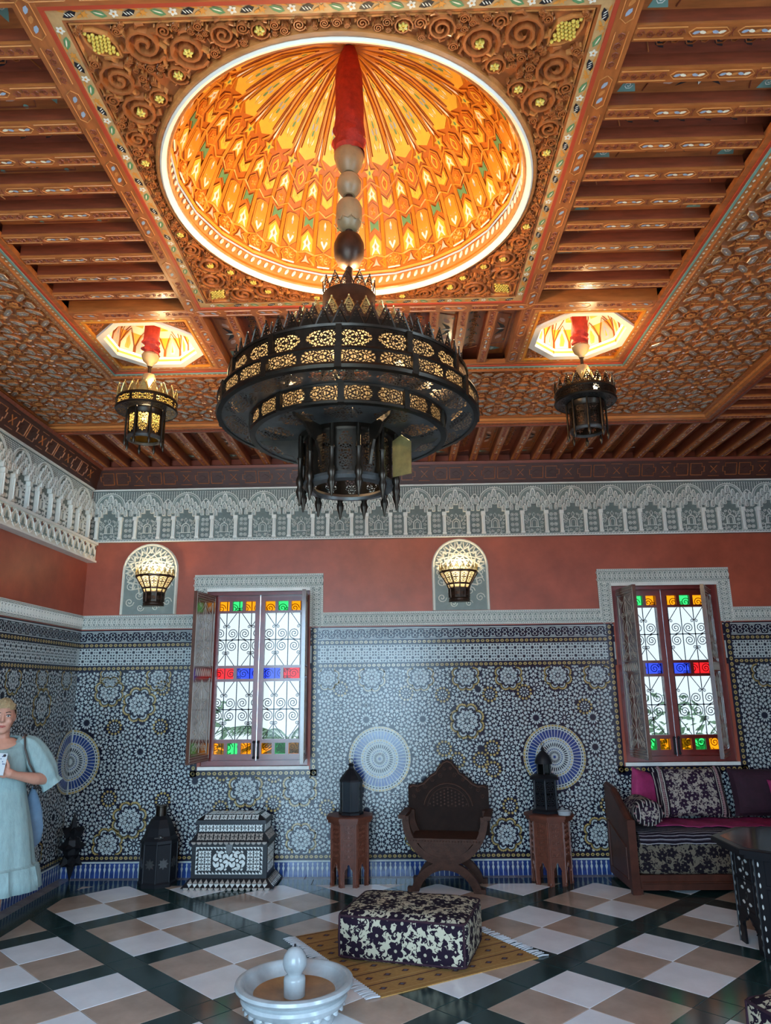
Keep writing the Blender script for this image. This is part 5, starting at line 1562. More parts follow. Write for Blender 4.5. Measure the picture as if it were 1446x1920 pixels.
# glass liners and bulbs
b = MB('liner_glass'); b.lathe([(0.548, 3.07), (0.548, 3.15)], 48, None, TZ); b.lathe([(0.590, 2.97), (0.590, 3.045)], 48, None, TZ); b.lathe([(0.442, 2.885), (0.442, 2.957)], 48, None, TZ); cb_('glass_liner', b)
b = MB('bulb', 'bronze')
for k in range(6):
    T = TZ @ rz(k*PI/3+0.4)
    b.ball((0.30, 0, 3.16), 0.022, 10, 6, 'bulb', (1, 1, 1.25), T); b.tube([(0.30, 0, 3.13), (0.30, 0, 3.08), (0.03, 0, 3.05)], 0.014, 6, 'bronze', T); b.lathe([(0.0, 3.125), (0.045, 3.13), (0.05, 3.14)], 12, 'bronze', T @ tr(0.30, 0, 0))
b.tube([(0, 0, 3.0), (0, 0, 3.5)], 0.02, 6, 'bronze', TZ)
stuff(cb_('bulbs', b))
for k in range(3): point('chandelier_bulb', (CXX+0.36*cos(k*pi2/3+0.4), CYY+0.36*sin(k*pi2/3+0.9), 3.13), P_IN, WARM)
b = MB('bulb'); b.ball((0.075, 0.06, 3.66), 0.02, 10, 6, None, (1, 1, 1.25), TZ); b.ball((-0.075, 0.06, 3.66), 0.02, 10, 6, None, (1, 1, 1.25), TZ); cb_('crown_bulb', b)
for s in (-1, 1): point('dome_light', (CXX+s*0.085, CYY+0.06, 3.70), P_TOP/2, (1.0, 0.70, 0.36), 0.03)
# ---------------------------------------------------------------- two small lanterns in the corner vaults
def lantern_parts(lit):
    out = []
    ZP = 3.40; T = tr(0, 0, -ZP)
    def fin(n, b, s=True): out.append((n, b.mesh(n, s)))
    b = MB('bronze_brown'); b.tube([(0, 0, 4.575), (0, 0, 3.80)], 0.012, 8, None, T); fin('rod', b)
    b = MB('red_velvet'); sleeve(b, 0, 4.115-ZP, 4.50-ZP, 0.052, 0.058, 8 if lit else 5, 0.009); fin('red_cover', b)
    b = MB('turned_stone'); b.lathe([(0.0, 4.125), (0.058, 4.125), (0.064, 4.11), (0.05, 4.075), (0.022, 4.05), (0.018, 4.03)], 24, None, T); fin('cup', b)
    b = MB('turned_stone'); b.lathe([(0.016, 3.975), (0.04, 3.965), (0.05, 3.93), (0.045, 3.90), (0.02, 3.87), (0.016, 3.86)], 24, None, T); fin('bead', b)
    b = MB('bronze'); b.lathe([(0.03, 3.83), (0.07, 3.815), (0.11, 3.79), (0.115, 3.78), (0.19, 3.765), (0.205, 3.758)], 32, None, T)
    b.lathe([(0.208, 3.765), (0.214, 3.75), (0.208, 3.742)], 32, None, T); b.lathe([(0.208, 3.70), (0.216, 3.69), (0.208, 3.68)], 32, None, T); b.lathe([(0.13, 3.675), (0.125, 3.64), (0.12, 3.635)], 32, None, T)
    b.lathe([(0.118, 3.49), (0.124, 3.478), (0.115, 3.465), (0.098, 3.465), (0.098, 3.48)], 32, 'bronze_grey', T); fin('lantern_frame', b)
    for nm, me, n in (('pierced_drum_panel', drum_panel('pierced_drum_panel', 0.208, 8, 3.685-ZP, 3.76-ZP, 0.0125), 8), ('pierced_soffit', ring_panel('pierced_soffit', 0.128, 0.208, 8, 3.683-ZP, 0.0125, 'bronze_grey'), 8), ('lantern_panel', drum_panel('lantern_panel', 0.118, 8, 3.488-ZP, 3.678-ZP, 0.0125, 'bronze', 0.2), 8), ('crown_tooth', tooth('crown_tooth', 0.205, 0.068, 0.085, 3.758-ZP, 'brass' if lit else 'bronze', 0.011), 18), ('upper_tooth', tooth('upper_tooth', 0.115, 0.055, 0.085, 3.79-ZP, 'brass', 0.010), 12)):
        for k in range(n): out.append((nm, me, pi2*k/n))
    b = MB('bronze'); b.lathe([(0, 3.40), (0.008, 3.42), (0.012, 3.44), (0.006, 3.46), (0.008, 3.475), (0.006, 3.69)], 8, None, tr(0.132, 0, -ZP)); me = b.mesh('post', True)
    for k in range(8): out.append(('post', me, pi2*(k+0.5)/8))
    if lit:
        b = MB('amber_liner'); b.lathe([(0.108, 3.49), (0.108, 3.675)], 24, None, T); b.lathe([(0.196, 3.69), (0.196, 3.755)], 24, None, T); fin('glass_liner', b)
        b = MB('bulb'); b.ball((0, 0, 3.64), 0.03, 10, 6, None, (1, 1, 1.3), T); fin('bulb', b)
    return ZP, out
for sx, lit, lab in ((-1, True, 'small brass-toothed lantern with a lit yellow glass below the side vault'), (1, False, 'small unlit black lantern below the vault on the sofa side')):
    ZP, parts = lantern_parts(lit)
    t = thing('hanging_lantern', lab, 'lantern', (CXX+sx*OCT, CYY+OCT, ZP), 0.2, 'small hanging lanterns')
    for p in parts:
        put(p[0], p[1], t, None, (0, 0, p[2]) if len(p) > 2 else None)
    if lit:
        point('lantern_bulb', (CXX+sx*OCT, CYY+OCT-0.05, 3.70), P_PEND, WARM, 0.02)
    b = MB('led'); A = octa(0.286)
    b.tube([(p[0], p[1], 0) for p in A], 0.009, 4, None, None, True)
    o = b.build('light_strip', ceiling); o.matrix_local = TCC @ tr(sx*OCT, OCT, -0.040)
    # lamp standing in the crown, throwing light up into the painted vault
    b = MB('bulb'); b.ball((0.075, -0.02, 3.80-ZP), 0.017, 8, 6, None, (1, 1, 1.3)); b.build('crown_bulb', t, True)
    point('vault_fill_light', (CXX+sx*OCT-0.12*sx, CYY+OCT+0.12, 4.27), 3.2, (1.0, 0.74, 0.40), 0.05)  # added point light with no fixture, brightens the inside of the vault
    point('vault_light', (CXX+sx*OCT+0.075, CYY+OCT-0.04, 3.86), P_VAULT, WARM, 0.03)
# ---------------------------------------------------------------- wall lamps
def sconce_parts():
    out = []
    def fin(n, b, s=True): out.append((n, b.mesh(n, s)))
    Z = 2.615; T = tr(0, 0, -Z)
    n = 6; a0, a1 = PI, 2*PI
    b = MB('bronze_brown')
    R0, R1, ZA, ZB_ = 0.20, 0.125, 2.925, 2.80
    for r, z, h in ((R0, ZA, 0.012), (R1, ZB_, 0.010), (0.108, 2.755, 0.007)):
        b.lathe([(r-0.006, z-h), (r+0.006, z-h), (r+0.006, z+h), (r-0.006, z+h)], n, None, T, a0, a1)
    for k in range(n+1):
        a = a0+PI*k/n; c, s_ = cos(a), sin(a)
        b.tube([(R0*c, R0*s_, ZA), (R1*c, R1*s_, ZB_), (0.108*c, 0.108*s_, 2.755), (0.105*c, 0.105*s_, 2.66)], 0.007, 5, None, T)
    b.lathe([(0.095, 2.66), (0.112, 2.645), (0.108, 2.63), (0.115, 2.615), (0.0, 2.615)], 12, None, T, a0, a1)
    b.lathe([(0.105, 2.72), (0.108, 2.69), (0.098, 2.655)], 12, None, T, a0, a1)
    fin('frame', b, False)
    # pierced panes
    b = MB('bronze')
    for k in range(n):
        aa, ab = a0+PI*k/n, a0+PI*(k+1)/n
        def mp(u, v, aa=aa, ab=ab):
            t = v/0.12+0.5; r = R1+(R0-R1)*t; z = ZB_+(ZA-ZB_)*t
            f = u/0.09+0.5
            return (r*(cos(aa)*(1-f)+cos(ab)*f), r*(sin(aa)*(1-f)+sin(ab)*f), z-Z)
        filigree(b, mp, 0.09, 0.12, 0.012, None)
        def mp2(u, v, aa=aa, ab=ab):
            r = 0.107; f = u/0.055+0.5
            return (r*(cos(aa)*(1-f)+cos(ab)*f), r*(sin(aa)*(1-f)+sin(ab)*f), 2.775+v-Z+0.0)
        filigree(b, mp2, 0.055, 0.045, 0.011, None)
        b.add([mp2(-0.0275, -0.02), mp2(0.0275, -0.02), mp2(0.0275, -0.115), mp2(-0.0275, -0.115)], [(0, 1, 2, 3)])
    fin('pierced_pane', b, False)
    b = MB('liner_glass'); b.lathe([(0.10, 2.70), (0.115, 2.80), (0.19, 2.918)], n, None, T, a0, a1); fin('glass_liner', b)
    b = MB('bulb'); b.ball((0, -0.055, 2.875), 0.022, 10, 6, None, (1, 1, 1.3), T); fin('bulb', b)
    me = tooth('crown_tooth', 0.2, 0.062, 0.07, ZA-Z+0.008, 'brass', 0.011)
    for k in range(10): out.append(('crown_tooth', me, -PI/2+PI*(k+0.5)/10))
    return Z, out
Zs, sp_ = sconce_parts()
for x, lab in ((-2.593, 'bronze half lantern glowing on the arched stucco panel nearest the corner'), (0.625, 'bronze half lantern glowing on the arched stucco panel above the carved chair')):
    t = thing('wall_lamp', lab, 'lamp', (x, YB-0.034, Zs), 0, 'bronze half lanterns on the red wall')
    for p in sp_: put(p[0], p[1], t, None, (0, 0, p[2]) if len(p) > 2 else None)
    point('wall_lamp_bulb', (x, YB-0.12, 2.945), P_SCONCE, (1.0, 0.78, 0.46), 0.025)
# ================================================================ FABRICS
def floral(name, dark, light, scale=8.5, thr=0.52):
    m = bpy.data.materials.new(name); m.use_nodes = True; t = m.node_tree; N = t.nodes.new; L = t.links.new
    b = t.nodes['Principled BSDF']; b.inputs['Roughness'].default_value = 0.85; b.inputs['Specular IOR Level'].default_value = 0.2
    uv = N('ShaderNodeUVMap'); vec = uv.outputs[0]
    def math_(op, a, b_=None, c=None):
        n = N('ShaderNodeMath'); n.operation = op
        for i, v in enumerate((a, b_, c)):
            if v is None: continue
            if isinstance(v, (int, float)): n.inputs[i].default_value = v
            else: L(v, n.inputs[i])
        return n.outputs[0]
    def flowers(sc_, seed, base, amp, k):
        mp = N('ShaderNodeMapping'); mp.inputs['Scale'].default_value = (sc_, sc_, sc_); mp.inputs['Location'].default_value = (seed, seed*1.7, 0); L(vec, mp.inputs[0])
        v = N('ShaderNodeTexVoronoi'); v.voronoi_dimensions = '2D'; v.inputs['Scale'].default_value = 1.0; v.inputs['Randomness'].default_value = 0.8; L(mp.outputs[0], v.inputs['Vector'])
        sub = N('ShaderNodeVectorMath'); sub.operation = 'SUBTRACT'; L(mp.outputs[0], sub.inputs[0]); L(v.outputs['Position'], sub.inputs[1])
        sp = N('ShaderNodeSeparateXYZ'); L(sub.outputs[0], sp.inputs[0])
        an = math_('ARCTAN2', sp.outputs[1], sp.outputs[0])
        cs = math_('COSINE', math_('MULTIPLY_ADD', an, k, math_('MULTIPLY', v.outputs['Color'], 6.0)))
        rad = math_('MULTIPLY_ADD', math_('ABSOLUTE', cs), amp, base)
        f = math_('LESS_THAN', v.outputs['Distance'], rad)
        eye = math_('LESS_THAN', v.outputs['Distance'], 0.07)
        return f, eye
    f1, e1 = flowers(scale, 0.3, 0.24, 0.16, 2.5)
    f2, e2 = flowers(scale*1.9, 3.1, 0.10, 0.27, 1.5)
    n = N('ShaderNodeTexNoise'); n.inputs['Scale'].default_value = scale*4.5; n.inputs['Detail'].default_value = 1.5; n.inputs['Distortion'].default_value = 1.2; L(vec, n.inputs['Vector'])
    nz = math_('GREATER_THAN', n.outputs['Fac'], thr)
    msk = math_('MAXIMUM', math_('MAXIMUM', f1, math_('MULTIPLY', f2, nz)), math_('GREATER_THAN', n.outputs['Fac'], thr+0.10))
    msk = math_('SUBTRACT', msk, math_('MULTIPLY', e1, 0.8))
    mx = N('ShaderNodeMix'); mx.data_type = 'RGBA'; L(msk, mx.inputs[0]); mx.inputs[6].default_value = (*light, 1); mx.inputs[7].default_value = (*dark, 1)
    L(mx.outputs[2], b.inputs['Base Color'])
    bp = N('ShaderNodeBump'); bp.inputs['Strength'].default_value = 0.35; bp.inputs['Distance'].default_value = 0.004; L(msk, bp.inputs['Height']); L(bp.outputs[0], b.inputs['Normal'])
    MATS[name] = m
def striped(name, cols, freq, axis=0):
    m = bpy.data.materials.new(name); m.use_nodes = True; t = m.node_tree; N = t.nodes.new; L = t.links.new
    b = t.nodes['Principled BSDF']; b.inputs['Roughness'].default_value = 0.85; b.inputs['Specular IOR Level'].default_value = 0.2
    uv = N('ShaderNodeUVMap'); sp = N('ShaderNodeSeparateXYZ'); L(uv.outputs[0], sp.inputs[0])
    nz = N('ShaderNodeTexNoise'); nz.inputs['Scale'].default_value = 14; L(uv.outputs[0], nz.inputs['Vector'])
    w = N('ShaderNodeMath'); w.operation = 'MULTIPLY_ADD'; L(sp.outputs[axis], w.inputs[0]); w.inputs[1].default_value = freq
    k = N('ShaderNodeMath'); k.operation = 'MULTIPLY'; L(nz.outputs['Fac'], k.inputs[0]); k.inputs[1].default_value = 0.35; L(k.outputs[0], w.inputs[2])
    fr_ = N('ShaderNodeMath'); fr_.operation = 'FRACT'; L(w.outputs[0], fr_.inputs[0])
    r = N('ShaderNodeValToRGB'); r.color_ramp.interpolation = 'CONSTANT'
    while len(r.color_ramp.elements) < len(cols): r.color_ramp.elements.new(0.5)
    for e, (p, c) in zip(r.color_ramp.elements, cols): e.position = p; e.color = (*c, 1)
    L(fr_.outputs[0], r.inputs[0]); L(r.outputs[0], b.inputs['Base Color']); MATS[name] = m
DK, CRM = (0.013, 0.006, 0.016), (0.56, 0.50, 0.36)
floral('floral_pouf', DK, (0.48, 0.44, 0.32), 7.0, 0.45)
floral('floral_sofa', (0.010, 0.006, 0.010), (0.15, 0.12, 0.085), 9.0, 0.47)
floral('floral_cushion', (0.022, 0.008, 0.024), (0.34, 0.29, 0.24), 10.0, 0.46)
striped('sofa_stripe', [(0, (0.01, 0.006, 0.012)), (0.62, (0.40, 0.38, 0.40)), (0.78, (0.01, 0.006, 0.012)), (0.9, (0.2, 0.18, 0.22))], 28, 1)
striped('cushion_stripe', [(0, (0.012, 0.006, 0.012)), (0.55, (0.42, 0.38, 0.33)), (0.8, (0.012, 0.006, 0.012))], 30, 0)
# ---------------------------------------------------------------- soft solids
def puff_box(b, L, Wd, H, r, m, n=10, bulge=0.012, sag=0.006, seed=1):
    # rounded upholstered box centred in x, y with its base at z = 0
    rnd = random.Random(seed)
    def face(fx):
        vs = []; fs = []
        for i in range(n+1):
            for j in range(n+1):
                vs.append(fx(-1+2*i/n, -1+2*j/n))
        for i in range(n):
            for j in range(n): fs.append((i*(n+1)+j, (i+1)*(n+1)+j, (i+1)*(n+1)+j+1, i*(n+1)+j+1))
        b.add(vs, fs, m)
    a, c, h = L/2, Wd/2, H/2
    def shape(x, y, z):            # x,y,z in -1..1 on the cube surface
        px, py, pz = x*a, y*c, z*h
        qx, qy, qz = max(-a+r, min(a-r, px)), max(-c+r, min(c-r, py)), max(-h+r, min(h-r, pz))
        d = Vector((px-qx, py-qy, pz-qz))
        if d.length > 1e-9: d = d.normalized()*r
        v = Vector((qx, qy, qz))+d
        if abs(z) == 1: v.z += z*bulge*(1-x**4)*(1-y**4)+sag*sin(x*7+seed)*sin(y*5+seed)*(1-x**4)*(1-y**4)
        if abs(x) == 1: v.x += x*bulge*(1-y**4)*(1-z**4)
        if abs(y) == 1: v.y += y*bulge*(1-x**4)*(1-z**4)
        return (v.x, v.y, v.z+h)
    for s in (-1, 1):
        face(lambda u, v: shape(u, v, s)); face(lambda u, v: shape(s, u, v)); face(lambda u, v: shape(u, s, v))
def piping(b, L, Wd, z, r, m, rad=0.008):
    P = []
    for k, (sx, sy) in enumerate(((1, 1), (-1, 1), (-1, -1), (1, -1))):
        cx, cy = sx*(L/2-r), sy*(Wd/2-r)
        for q in range(5):
            a = k*PI/2+q*PI/8; P.append((cx+r*cos(a), cy+r*sin(a), z))
    b.tube(P, rad, 6, m, None, True)
def pillow(b, Wd, H, th, m, n=14, stripe=None, seed=0):
    for s in (-1, 1):
        for i in range(n):
            for j in range(n):
                q = []
                for (ii, jj) in ((i, j), (i+1, j), (i+1, j+1), (i, j+1)):
                    u, v = -1+2*ii/n, -1+2*jj/n
                    pu = u*(1-0.07*(1-v*v)*abs(u)**3); pv = v*(1-0.07*(1-u*u)*abs(v)**3)
                    t = max(0, (1-u**4)*(1-v**4))**0.55
                    t += 0.05*sin(u*6+seed)*sin(v*5+seed)*(1-u*u)*(1-v*v)
                    q.append((pu*Wd/2, s*t*th/2, H/2+pv*H/2))
                uu = -1+2*(i+0.5)/n
                mm = m
                if stripe and abs(uu) > stripe[0]: mm = stripe[1]
                b.add(q, [(0, 1, 2, 3) if s < 0 else (3, 2, 1, 0)], mm)
# ================================================================ POUFS
def pouf(label, loc, a, L, Wd, H):
    t = thing('pouf', label, 'pouf', loc, a, 'floral poufs')
    b = MB('floral_pouf'); puff_box(b, L, Wd, H, 0.045, 'floral_pouf', 14); bo = b.build('cushion_body', t, True, uv=True)
    b = MB('dark_plum'); piping(b, L-0.008, Wd-0.008, H-0.020, 0.045, None); piping(b, L-0.008, Wd-0.008, 0.022, 0.045, None)
    for sx in (-1, 1):
        for sy in (-1, 1): b.tube([(sx*(L/2-0.013), sy*(Wd/2-0.013), 0.02), (sx*(L/2-0.010), sy*(Wd/2-0.010), H/2), (sx*(L/2-0.013), sy*(Wd/2-0.013), H-0.02)], 0.008, 6)
    b.build('piping', bo, True); return t
pouf('square floral pouf, dark flowers on cream, standing on the mustard rug', (0.047, 5.431, 0.010), -0.274, 0.868, 0.62, 0.285)
pouf('square floral pouf on bare floor in front of the dark octagonal table', (2.08, 3.755, 0.0), 0.30, 0.75, 0.62, 0.285)
# ================================================================ RUG
rg = MB('rug')
def rugmat():
    mat('rug', (0.40, 0.21, 0.055), 0.95, var=0.25, scale=40, bump=0.4, bscale=160, stretch=(1, 4, 1))
    mat('rug_pale', (0.50, 0.30, 0.10), 0.95); mat('rug_dark', (0.10, 0.028, 0.020), 0.95); mat('rug_blue', (0.10, 0.11, 0.16), 0.95)
rugmat()
F_, R_ = Vector((-0.146, 4.675, 0)), Vector((0.882, 5.288, 0)); L_ = Vector((-0.803, 5.72, 0))
ux, uy = (R_-F_), (L_-F_)
rug_t = thing('rug', 'small mustard woven rug with white fringes under the pouf', 'rug', tuple(F_))
def RP(s, t, z): v = ux*s+uy*t; return (v.x, v.y, z)
b = MB('rug', 'rug_dark', 'rug_blue'); n = 24
for i in range(n):
    for j in range(n):
        def zz(s, t): return 0.006+0.0015*sin(s*19+t*7)
        q = [(i/n, j/n), ((i+1)/n, j/n), ((i+1)/n, (j+1)/n), (i/n, (j+1)/n)]
        b.add([RP(s, t, zz(s, t)) for s, t in q], [(0, 1, 2, 3)], 'rug')
for (s0, s1, t0, t1) in ((0, 1, 0, 0), (0, 1, 1, 1), (0, 0, 0, 1), (1, 1, 0, 1)):
    b.add([RP(s0, t0, 0), RP(s1, t1, 0), RP(s1, t1, 0.006), RP(s0, t0, 0.006)], [(0, 1, 2, 3)], 'rug')
for j in range(7):
    for i in range(9):
        s, t = 0.06+i*0.11, 0.08+j*0.14+(0.0 if i % 2 else 0.0)
        for k, (d, m) in enumerate(((0.026, 'rug_dark'), (0.012, 'rug_blue'))):
            b.add([RP(s-d, t, 0.0085+k*0.0006), RP(s, t-d*0.7, 0.0085+k*0.0006), RP(s+d, t, 0.0085+k*0.0006), RP(s, t+d*0.7, 0.0085+k*0.0006)], [(0, 1, 2, 3)], m)
    t = 0.08+j*0.14
    for e in (-0.055, 0.055): b.add([RP(0.0, t+e, 0.0082), RP(1, t+e, 0.0082), RP(1, t+e+0.008, 0.0082), RP(0, t+e+0.008, 0.0082)], [(0, 1, 2, 3)], 'rug_dark' if e > 0 else 'rug_pale')
rf_ = b.build('rug_field', rug_t)
for side in (0, 1):
    b = MB('fringe_white'); rnd = random.Random(side)
    for i in range(46):
        t = (i+0.5)/46; s0 = 0.0 if side == 0 else 1.0; s1 = -0.075 if side == 0 else 1.075
        w = rnd.uniform(-0.012, 0.012)
        b.tube([RP(s0, t, 0.006), RP((s0+s1)/2, t+w*0.5, 0.007+rnd.random()*0.003), RP(s1*1.0, t+w, 0.005)], [0.005, 0.006, 0.004], 5)
    b.build('fringe', rug_t)
# ================================================================ FOUNTAIN
ft = thing('fountain', 'carved white marble floor fountain with a round bulb in its basin', 'fountain', (-0.615, 4.40, 0))
b = MB('marble', 'basin_stain')
prof = [(0.215, 0.0), (0.225, 0.03), (0.215, 0.045), (0.20, 0.055), (0.235, 0.065), (0.275, 0.09), (0.292, 0.12), (0.285, 0.135), (0.268, 0.142), (0.275, 0.15), (0.312, 0.165), (0.326, 0.182), (0.322, 0.197), (0.305, 0.203), (0.288, 0.20), (0.275, 0.186)]
b.lathe(prof, 64, 'marble')
o = b.build('bowl', ft, True)
b = MB('marble', 'basin_stain'); b.lathe([(0.276, 0.187), (0.262, 0.165), (0.225, 0.142)], 64, 'marble'); b.lathe([(0.225, 0.142), (0.15, 0.124), (0.06, 0.118), (0.0, 0.118)], 48, 'basin_stain'); b.build('basin', ft, True)
b = MB('marble')
for k in range(26):
    a = pi2*k/26
    b.ball((0, 0, 0), 0.034, 8, 6, None, (0.30, 0.85, 0.95), rz(a) @ tr(0.262, 0, 0.098) @ ry(-0.55))
b.build('gadroon', ft, True)
b = MB('marble'); b.lathe([(0.058, 0.118), (0.060, 0.20), (0.056, 0.212), (0.040, 0.222), (0.043, 0.232), (0.058, 0.25), (0.066, 0.275), (0.066, 0.298), (0.058, 0.322), (0.040, 0.345), (0.018, 0.358), (0.0, 0.360)], 28); b.build('bulb_finial', ft, True)
b = MB('black_iron'); b.lathe([(0.006, 0.355), (0.006, 0.372), (0.0, 0.373)], 8); b.build('spout', ft, True)
# ================================================================ OCTAGONAL TABLES
def oct_table(t, Rt, Rb, H, top_t, wood, carved, top_mat, edge, arch_h, inlay=None):
    ap = Rb*cos(PI/8); hw = Rb*sin(PI/8)
    b = MB(wood, top_mat); O = [(Rt*cos(PI/8+k*PI/4), Rt*sin(PI/8+k*PI/4)) for k in range(8)]
    sc_ = lambda f: [(p[0]*f, p[1]*f) for p in O]
    b.prism(sc_(0.94), H-top_t*1.8, H-top_t, wood, None, 0, True); b.prism(O, H-top_t, H, wood, None, 0.006, True)
    b.prism(sc_(0.90), H, H+0.0015, top_mat); b.build('table_top', t)
    Hb = H-top_t*1.7
    aw = hw*0.52
    arch = [(-aw, 0.0), (-aw, arch_h*0.55), (-aw*1.15, arch_h*0.62), (-aw*0.8, arch_h*0.78), (-aw*0.55, arch_h*0.8), (-aw*0.35, arch_h*0.93), (0, arch_h), (aw*0.35, arch_h*0.93), (aw*0.55, arch_h*0.8), (aw*0.8, arch_h*0.78), (aw*1.15, arch_h*0.62), (aw, arch_h*0.55), (aw, 0.0)]
    p = MB(wood, carved); e = hw
    th = 0.016
    def quadstrip(z):
        outer = [(-e, 0), (-e, arch_h*0.55), (-e, arch_h*0.62), (-e, arch_h*0.78), (-e, arch_h*0.8), (-e, arch_h*0.93), (0, arch_h*1.08), (e, arch_h*0.93), (e, arch_h*0.8), (e, arch_h*0.78), (e, arch_h*0.62), (e, arch_h*0.55), (e, 0)]
        return outer
    outer = quadstrip(0); n = len(arch)
    vs = [(q[0], q[1], 0) for q in arch]+[(q[0], q[1], 0) for q in outer]+[(q[0], q[1], -th) for q in arch]
    fs = [(i, i+1, n+i+1, n+i) for i in range(n-1)]+[(i, i+1, 2*n+i+1, 2*n+i) for i in range(n-1)]
    p.add(vs, fs, wood)
    p.add([(-e, arch_h*0.93, 0), (0, arch_h*1.08, 0), (e, arch_h*0.93, 0), (e, Hb, 0), (-e, Hb, 0)], [(0, 1, 2, 3, 4)], wood)
    p.add([(-e, arch_h*1.1, -th), (e, arch_h*1.1, -th), (e, Hb, -th), (-e, Hb, -th)], [(0, 1, 2, 3)], wood)
    # raised panel frames and carving
    for z0, z1 in ((arch_h*1.18, arch_h*1.18+(Hb-arch_h*1.18)*0.48), (arch_h*1.18+(Hb-arch_h*1.18)*0.54, Hb-0.02)):
        w = e*0.66
        p.ridge([(-w, z0), (w, z0), (w, z1), (-w, z1), (-w, z0)], 0.006, 0.005, carved)
        k = max(2, int((z1-z0)/(w*0.8)))
        for i in range(k):
            zc = z0+(i+0.5)*(z1-z0)/k
            if inlay is None:
                for s in (-1, 1):
                    p.ridge(spiral(s*w*0.45, zc, w*0.36, 0.003, 0, 1.5*s, 10), 0.006, 0.006, carved)
                p.prism(kite(0, zc, PI/2, -w*0.3, w*0.3, 0, w*0.14), 0, 0.006, carved)
            else:
                for a_ in range(4): p.poly(leaf((w*0.4)*cos(a_*PI/2), zc+(w*0.4)*sin(a_*PI/2), a_*PI/2, w*0.42, w*0.10), 0.0012, inlay)
    for s in (-1, 1):
        p.ridge([(s*(e-0.008), 0.0), (s*(e-0.008), Hb)], 0.010, 0.006, carved)
        if inlay:
            for i in range(9): p.poly(leaf(s*(e-0.022), 0.05+i*Hb/9.5, PI/2, 0.034, 0.006), 0.0012, inlay)
    p.ridge(arch[1:-1], 0.008, 0.006, carved)
    me = p.mesh('side_panel')
    for k in range(8):
        o = put('side_panel', me, t)
        o.matrix_local = rz(k*PI/4) @ Matrix(((0,0,1,ap),(1,0,0,0),(0,1,0,0),(0,0,0,1)))
    b = MB(wood)
    b.lathe([(0.0, 0.0), (0.012, 0.0), (0.016, 0.012), (0.011, 0.03)], 8); me = b.mesh('foot')
    for k in range(8): put('foot', me, t, (Rb*0.97*cos(PI/8+k*PI/4), Rb*0.97*sin(PI/8+k*PI/4), 0))
for x, y, lab in ((-0.505, 7.19, 'carved octagonal wooden stool carrying the plain pointed lantern'), (1.37, 7.19, 'carved octagonal wooden stool between the carved chair and the sofa')):
    t = thing('octagonal_stool', lab, 'stool', (x, y, 0), 0.0 if x < 0 else 0.12, 'carved octagonal stools')
    oct_table(t, 0.232, 0.185, 0.595, 0.03, 'stool_wood', 'stool_carved', 'stool_wood', None, 0.20)
t = thing('octagonal_table', 'dark octagonal table with pearl inlay and glossy top before the sofa', 'table', (2.80, 5.44, 0), 0.0)
oct_table(t, 0.59, 0.47, 0.675, 0.034, 'ebony', 'ebony', 'lacquer', None, 0.20, 'pearl')
# ================================================================ STOOL LANTERNS
t = thing('table_lantern', 'plain dark octagonal lantern with pointed roof, on the stool near the window', 'lantern', (-0.495, 7.20, 0.5965))
b = MB('black_iron'); b.lathe([(0.118, 0.0), (0.118, 0.02), (0.105, 0.03)], 8, None, None, 0, pi2, True)
for k in range(8):
    a = k*PI/4; b.tube([(0.103*cos(a), 0.103*sin(a), 0.03), (0.103*cos(a), 0.103*sin(a), 0.30)], 0.006, 5)
b.build('frame', t)
b = MB('lacquer', 'black_iron'); b.lathe([(0.099, 0.03), (0.099, 0.30)], 8, 'lacquer'); b.build('glass', t)
b = MB('black_iron'); b.lathe([(0.112, 0.295), (0.108, 0.31), (0.085, 0.345), (0.05, 0.385), (0.024, 0.41), (0.022, 0.43), (0.03, 0.44), (0.02, 0.455), (0.0, 0.46)], 8); ro = b.build('roof', t)
b = MB('black_iron'); b.tube([(0.022*cos(a), 0, 0.475+0.022*sin(a)) for a in [pi2*k/14 for k in range(14)]], 0.003, 5, None, None, True); b.build('ring', ro)
t = thing('tower_lantern', 'dark tiered tower lantern with small dome, on the stool beside the sofa', 'lantern', (1.355, 7.21, 0.5965), 0.35)
b = MB('black_iron'); b.lathe([(0.15, 0.0), (0.15, 0.02), (0.125, 0.035), (0.118, 0.05)], 6, None, None, 0, pi2, True)
for k in range(6):
    a = k*PI/3; b.tube([(0.118*cos(a), 0.118*sin(a), 0.04), (0.112*cos(a), 0.112*sin(a), 0.30)], 0.011, 6); b.tube([(0.07*cos(a), 0.07*sin(a), 0.34), (0.07*cos(a), 0.07*sin(a), 0.44)], 0.007, 6)
b.build('frame', t)
b = MB('black_iron'); 
for k in range(6):
    a0_ = k*PI/3
    def mp(u, v, a0_=a0_):
        f = u/0.116+0.5; r = 0.112
        return (r*(cos(a0_)*(1-f)+cos(a0_+PI/3)*f), r*(sin(a0_)*(1-f)+sin(a0_+PI/3)*f), 0.17+v)
    filigree(b, mp, 0.116, 0.25, 0.019, None, rounded(0.116, 0.25, 0.018, 0.03))
b.build('pierced_pane', t)
b = MB('black_glass'); b.lathe([(0.105, 0.04), (0.105, 0.30)], 6); b.lathe([(0.062, 0.34), (0.062, 0.45)], 6); b.build('glass', t)
b = MB('black_iron'); b.lathe([(0.150, 0.295), (0.152, 0.31), (0.135, 0.325), (0.085, 0.345)], 6); b.lathe([(0.085, 0.435), (0.082, 0.445), (0.078, 0.47), (0.06, 0.51), (0.03, 0.54), (0.014, 0.555), (0.02, 0.57), (0.008, 0.585), (0.0, 0.60)], 12); ro = b.build('dome_roof', t, True)
b = MB('black_iron'); b.tube([(0.016*cos(a), 0, 0.612+0.018*sin(a)) for a in [pi2*k/12 for k in range(12)]], 0.003, 5, None, None, True); b.build('ring', ro)
t = thing('glass_ashtray', 'small clear glass ashtray on the stool beside the tower lantern', 'ashtray', (1.49, 7.05, 0.5965))
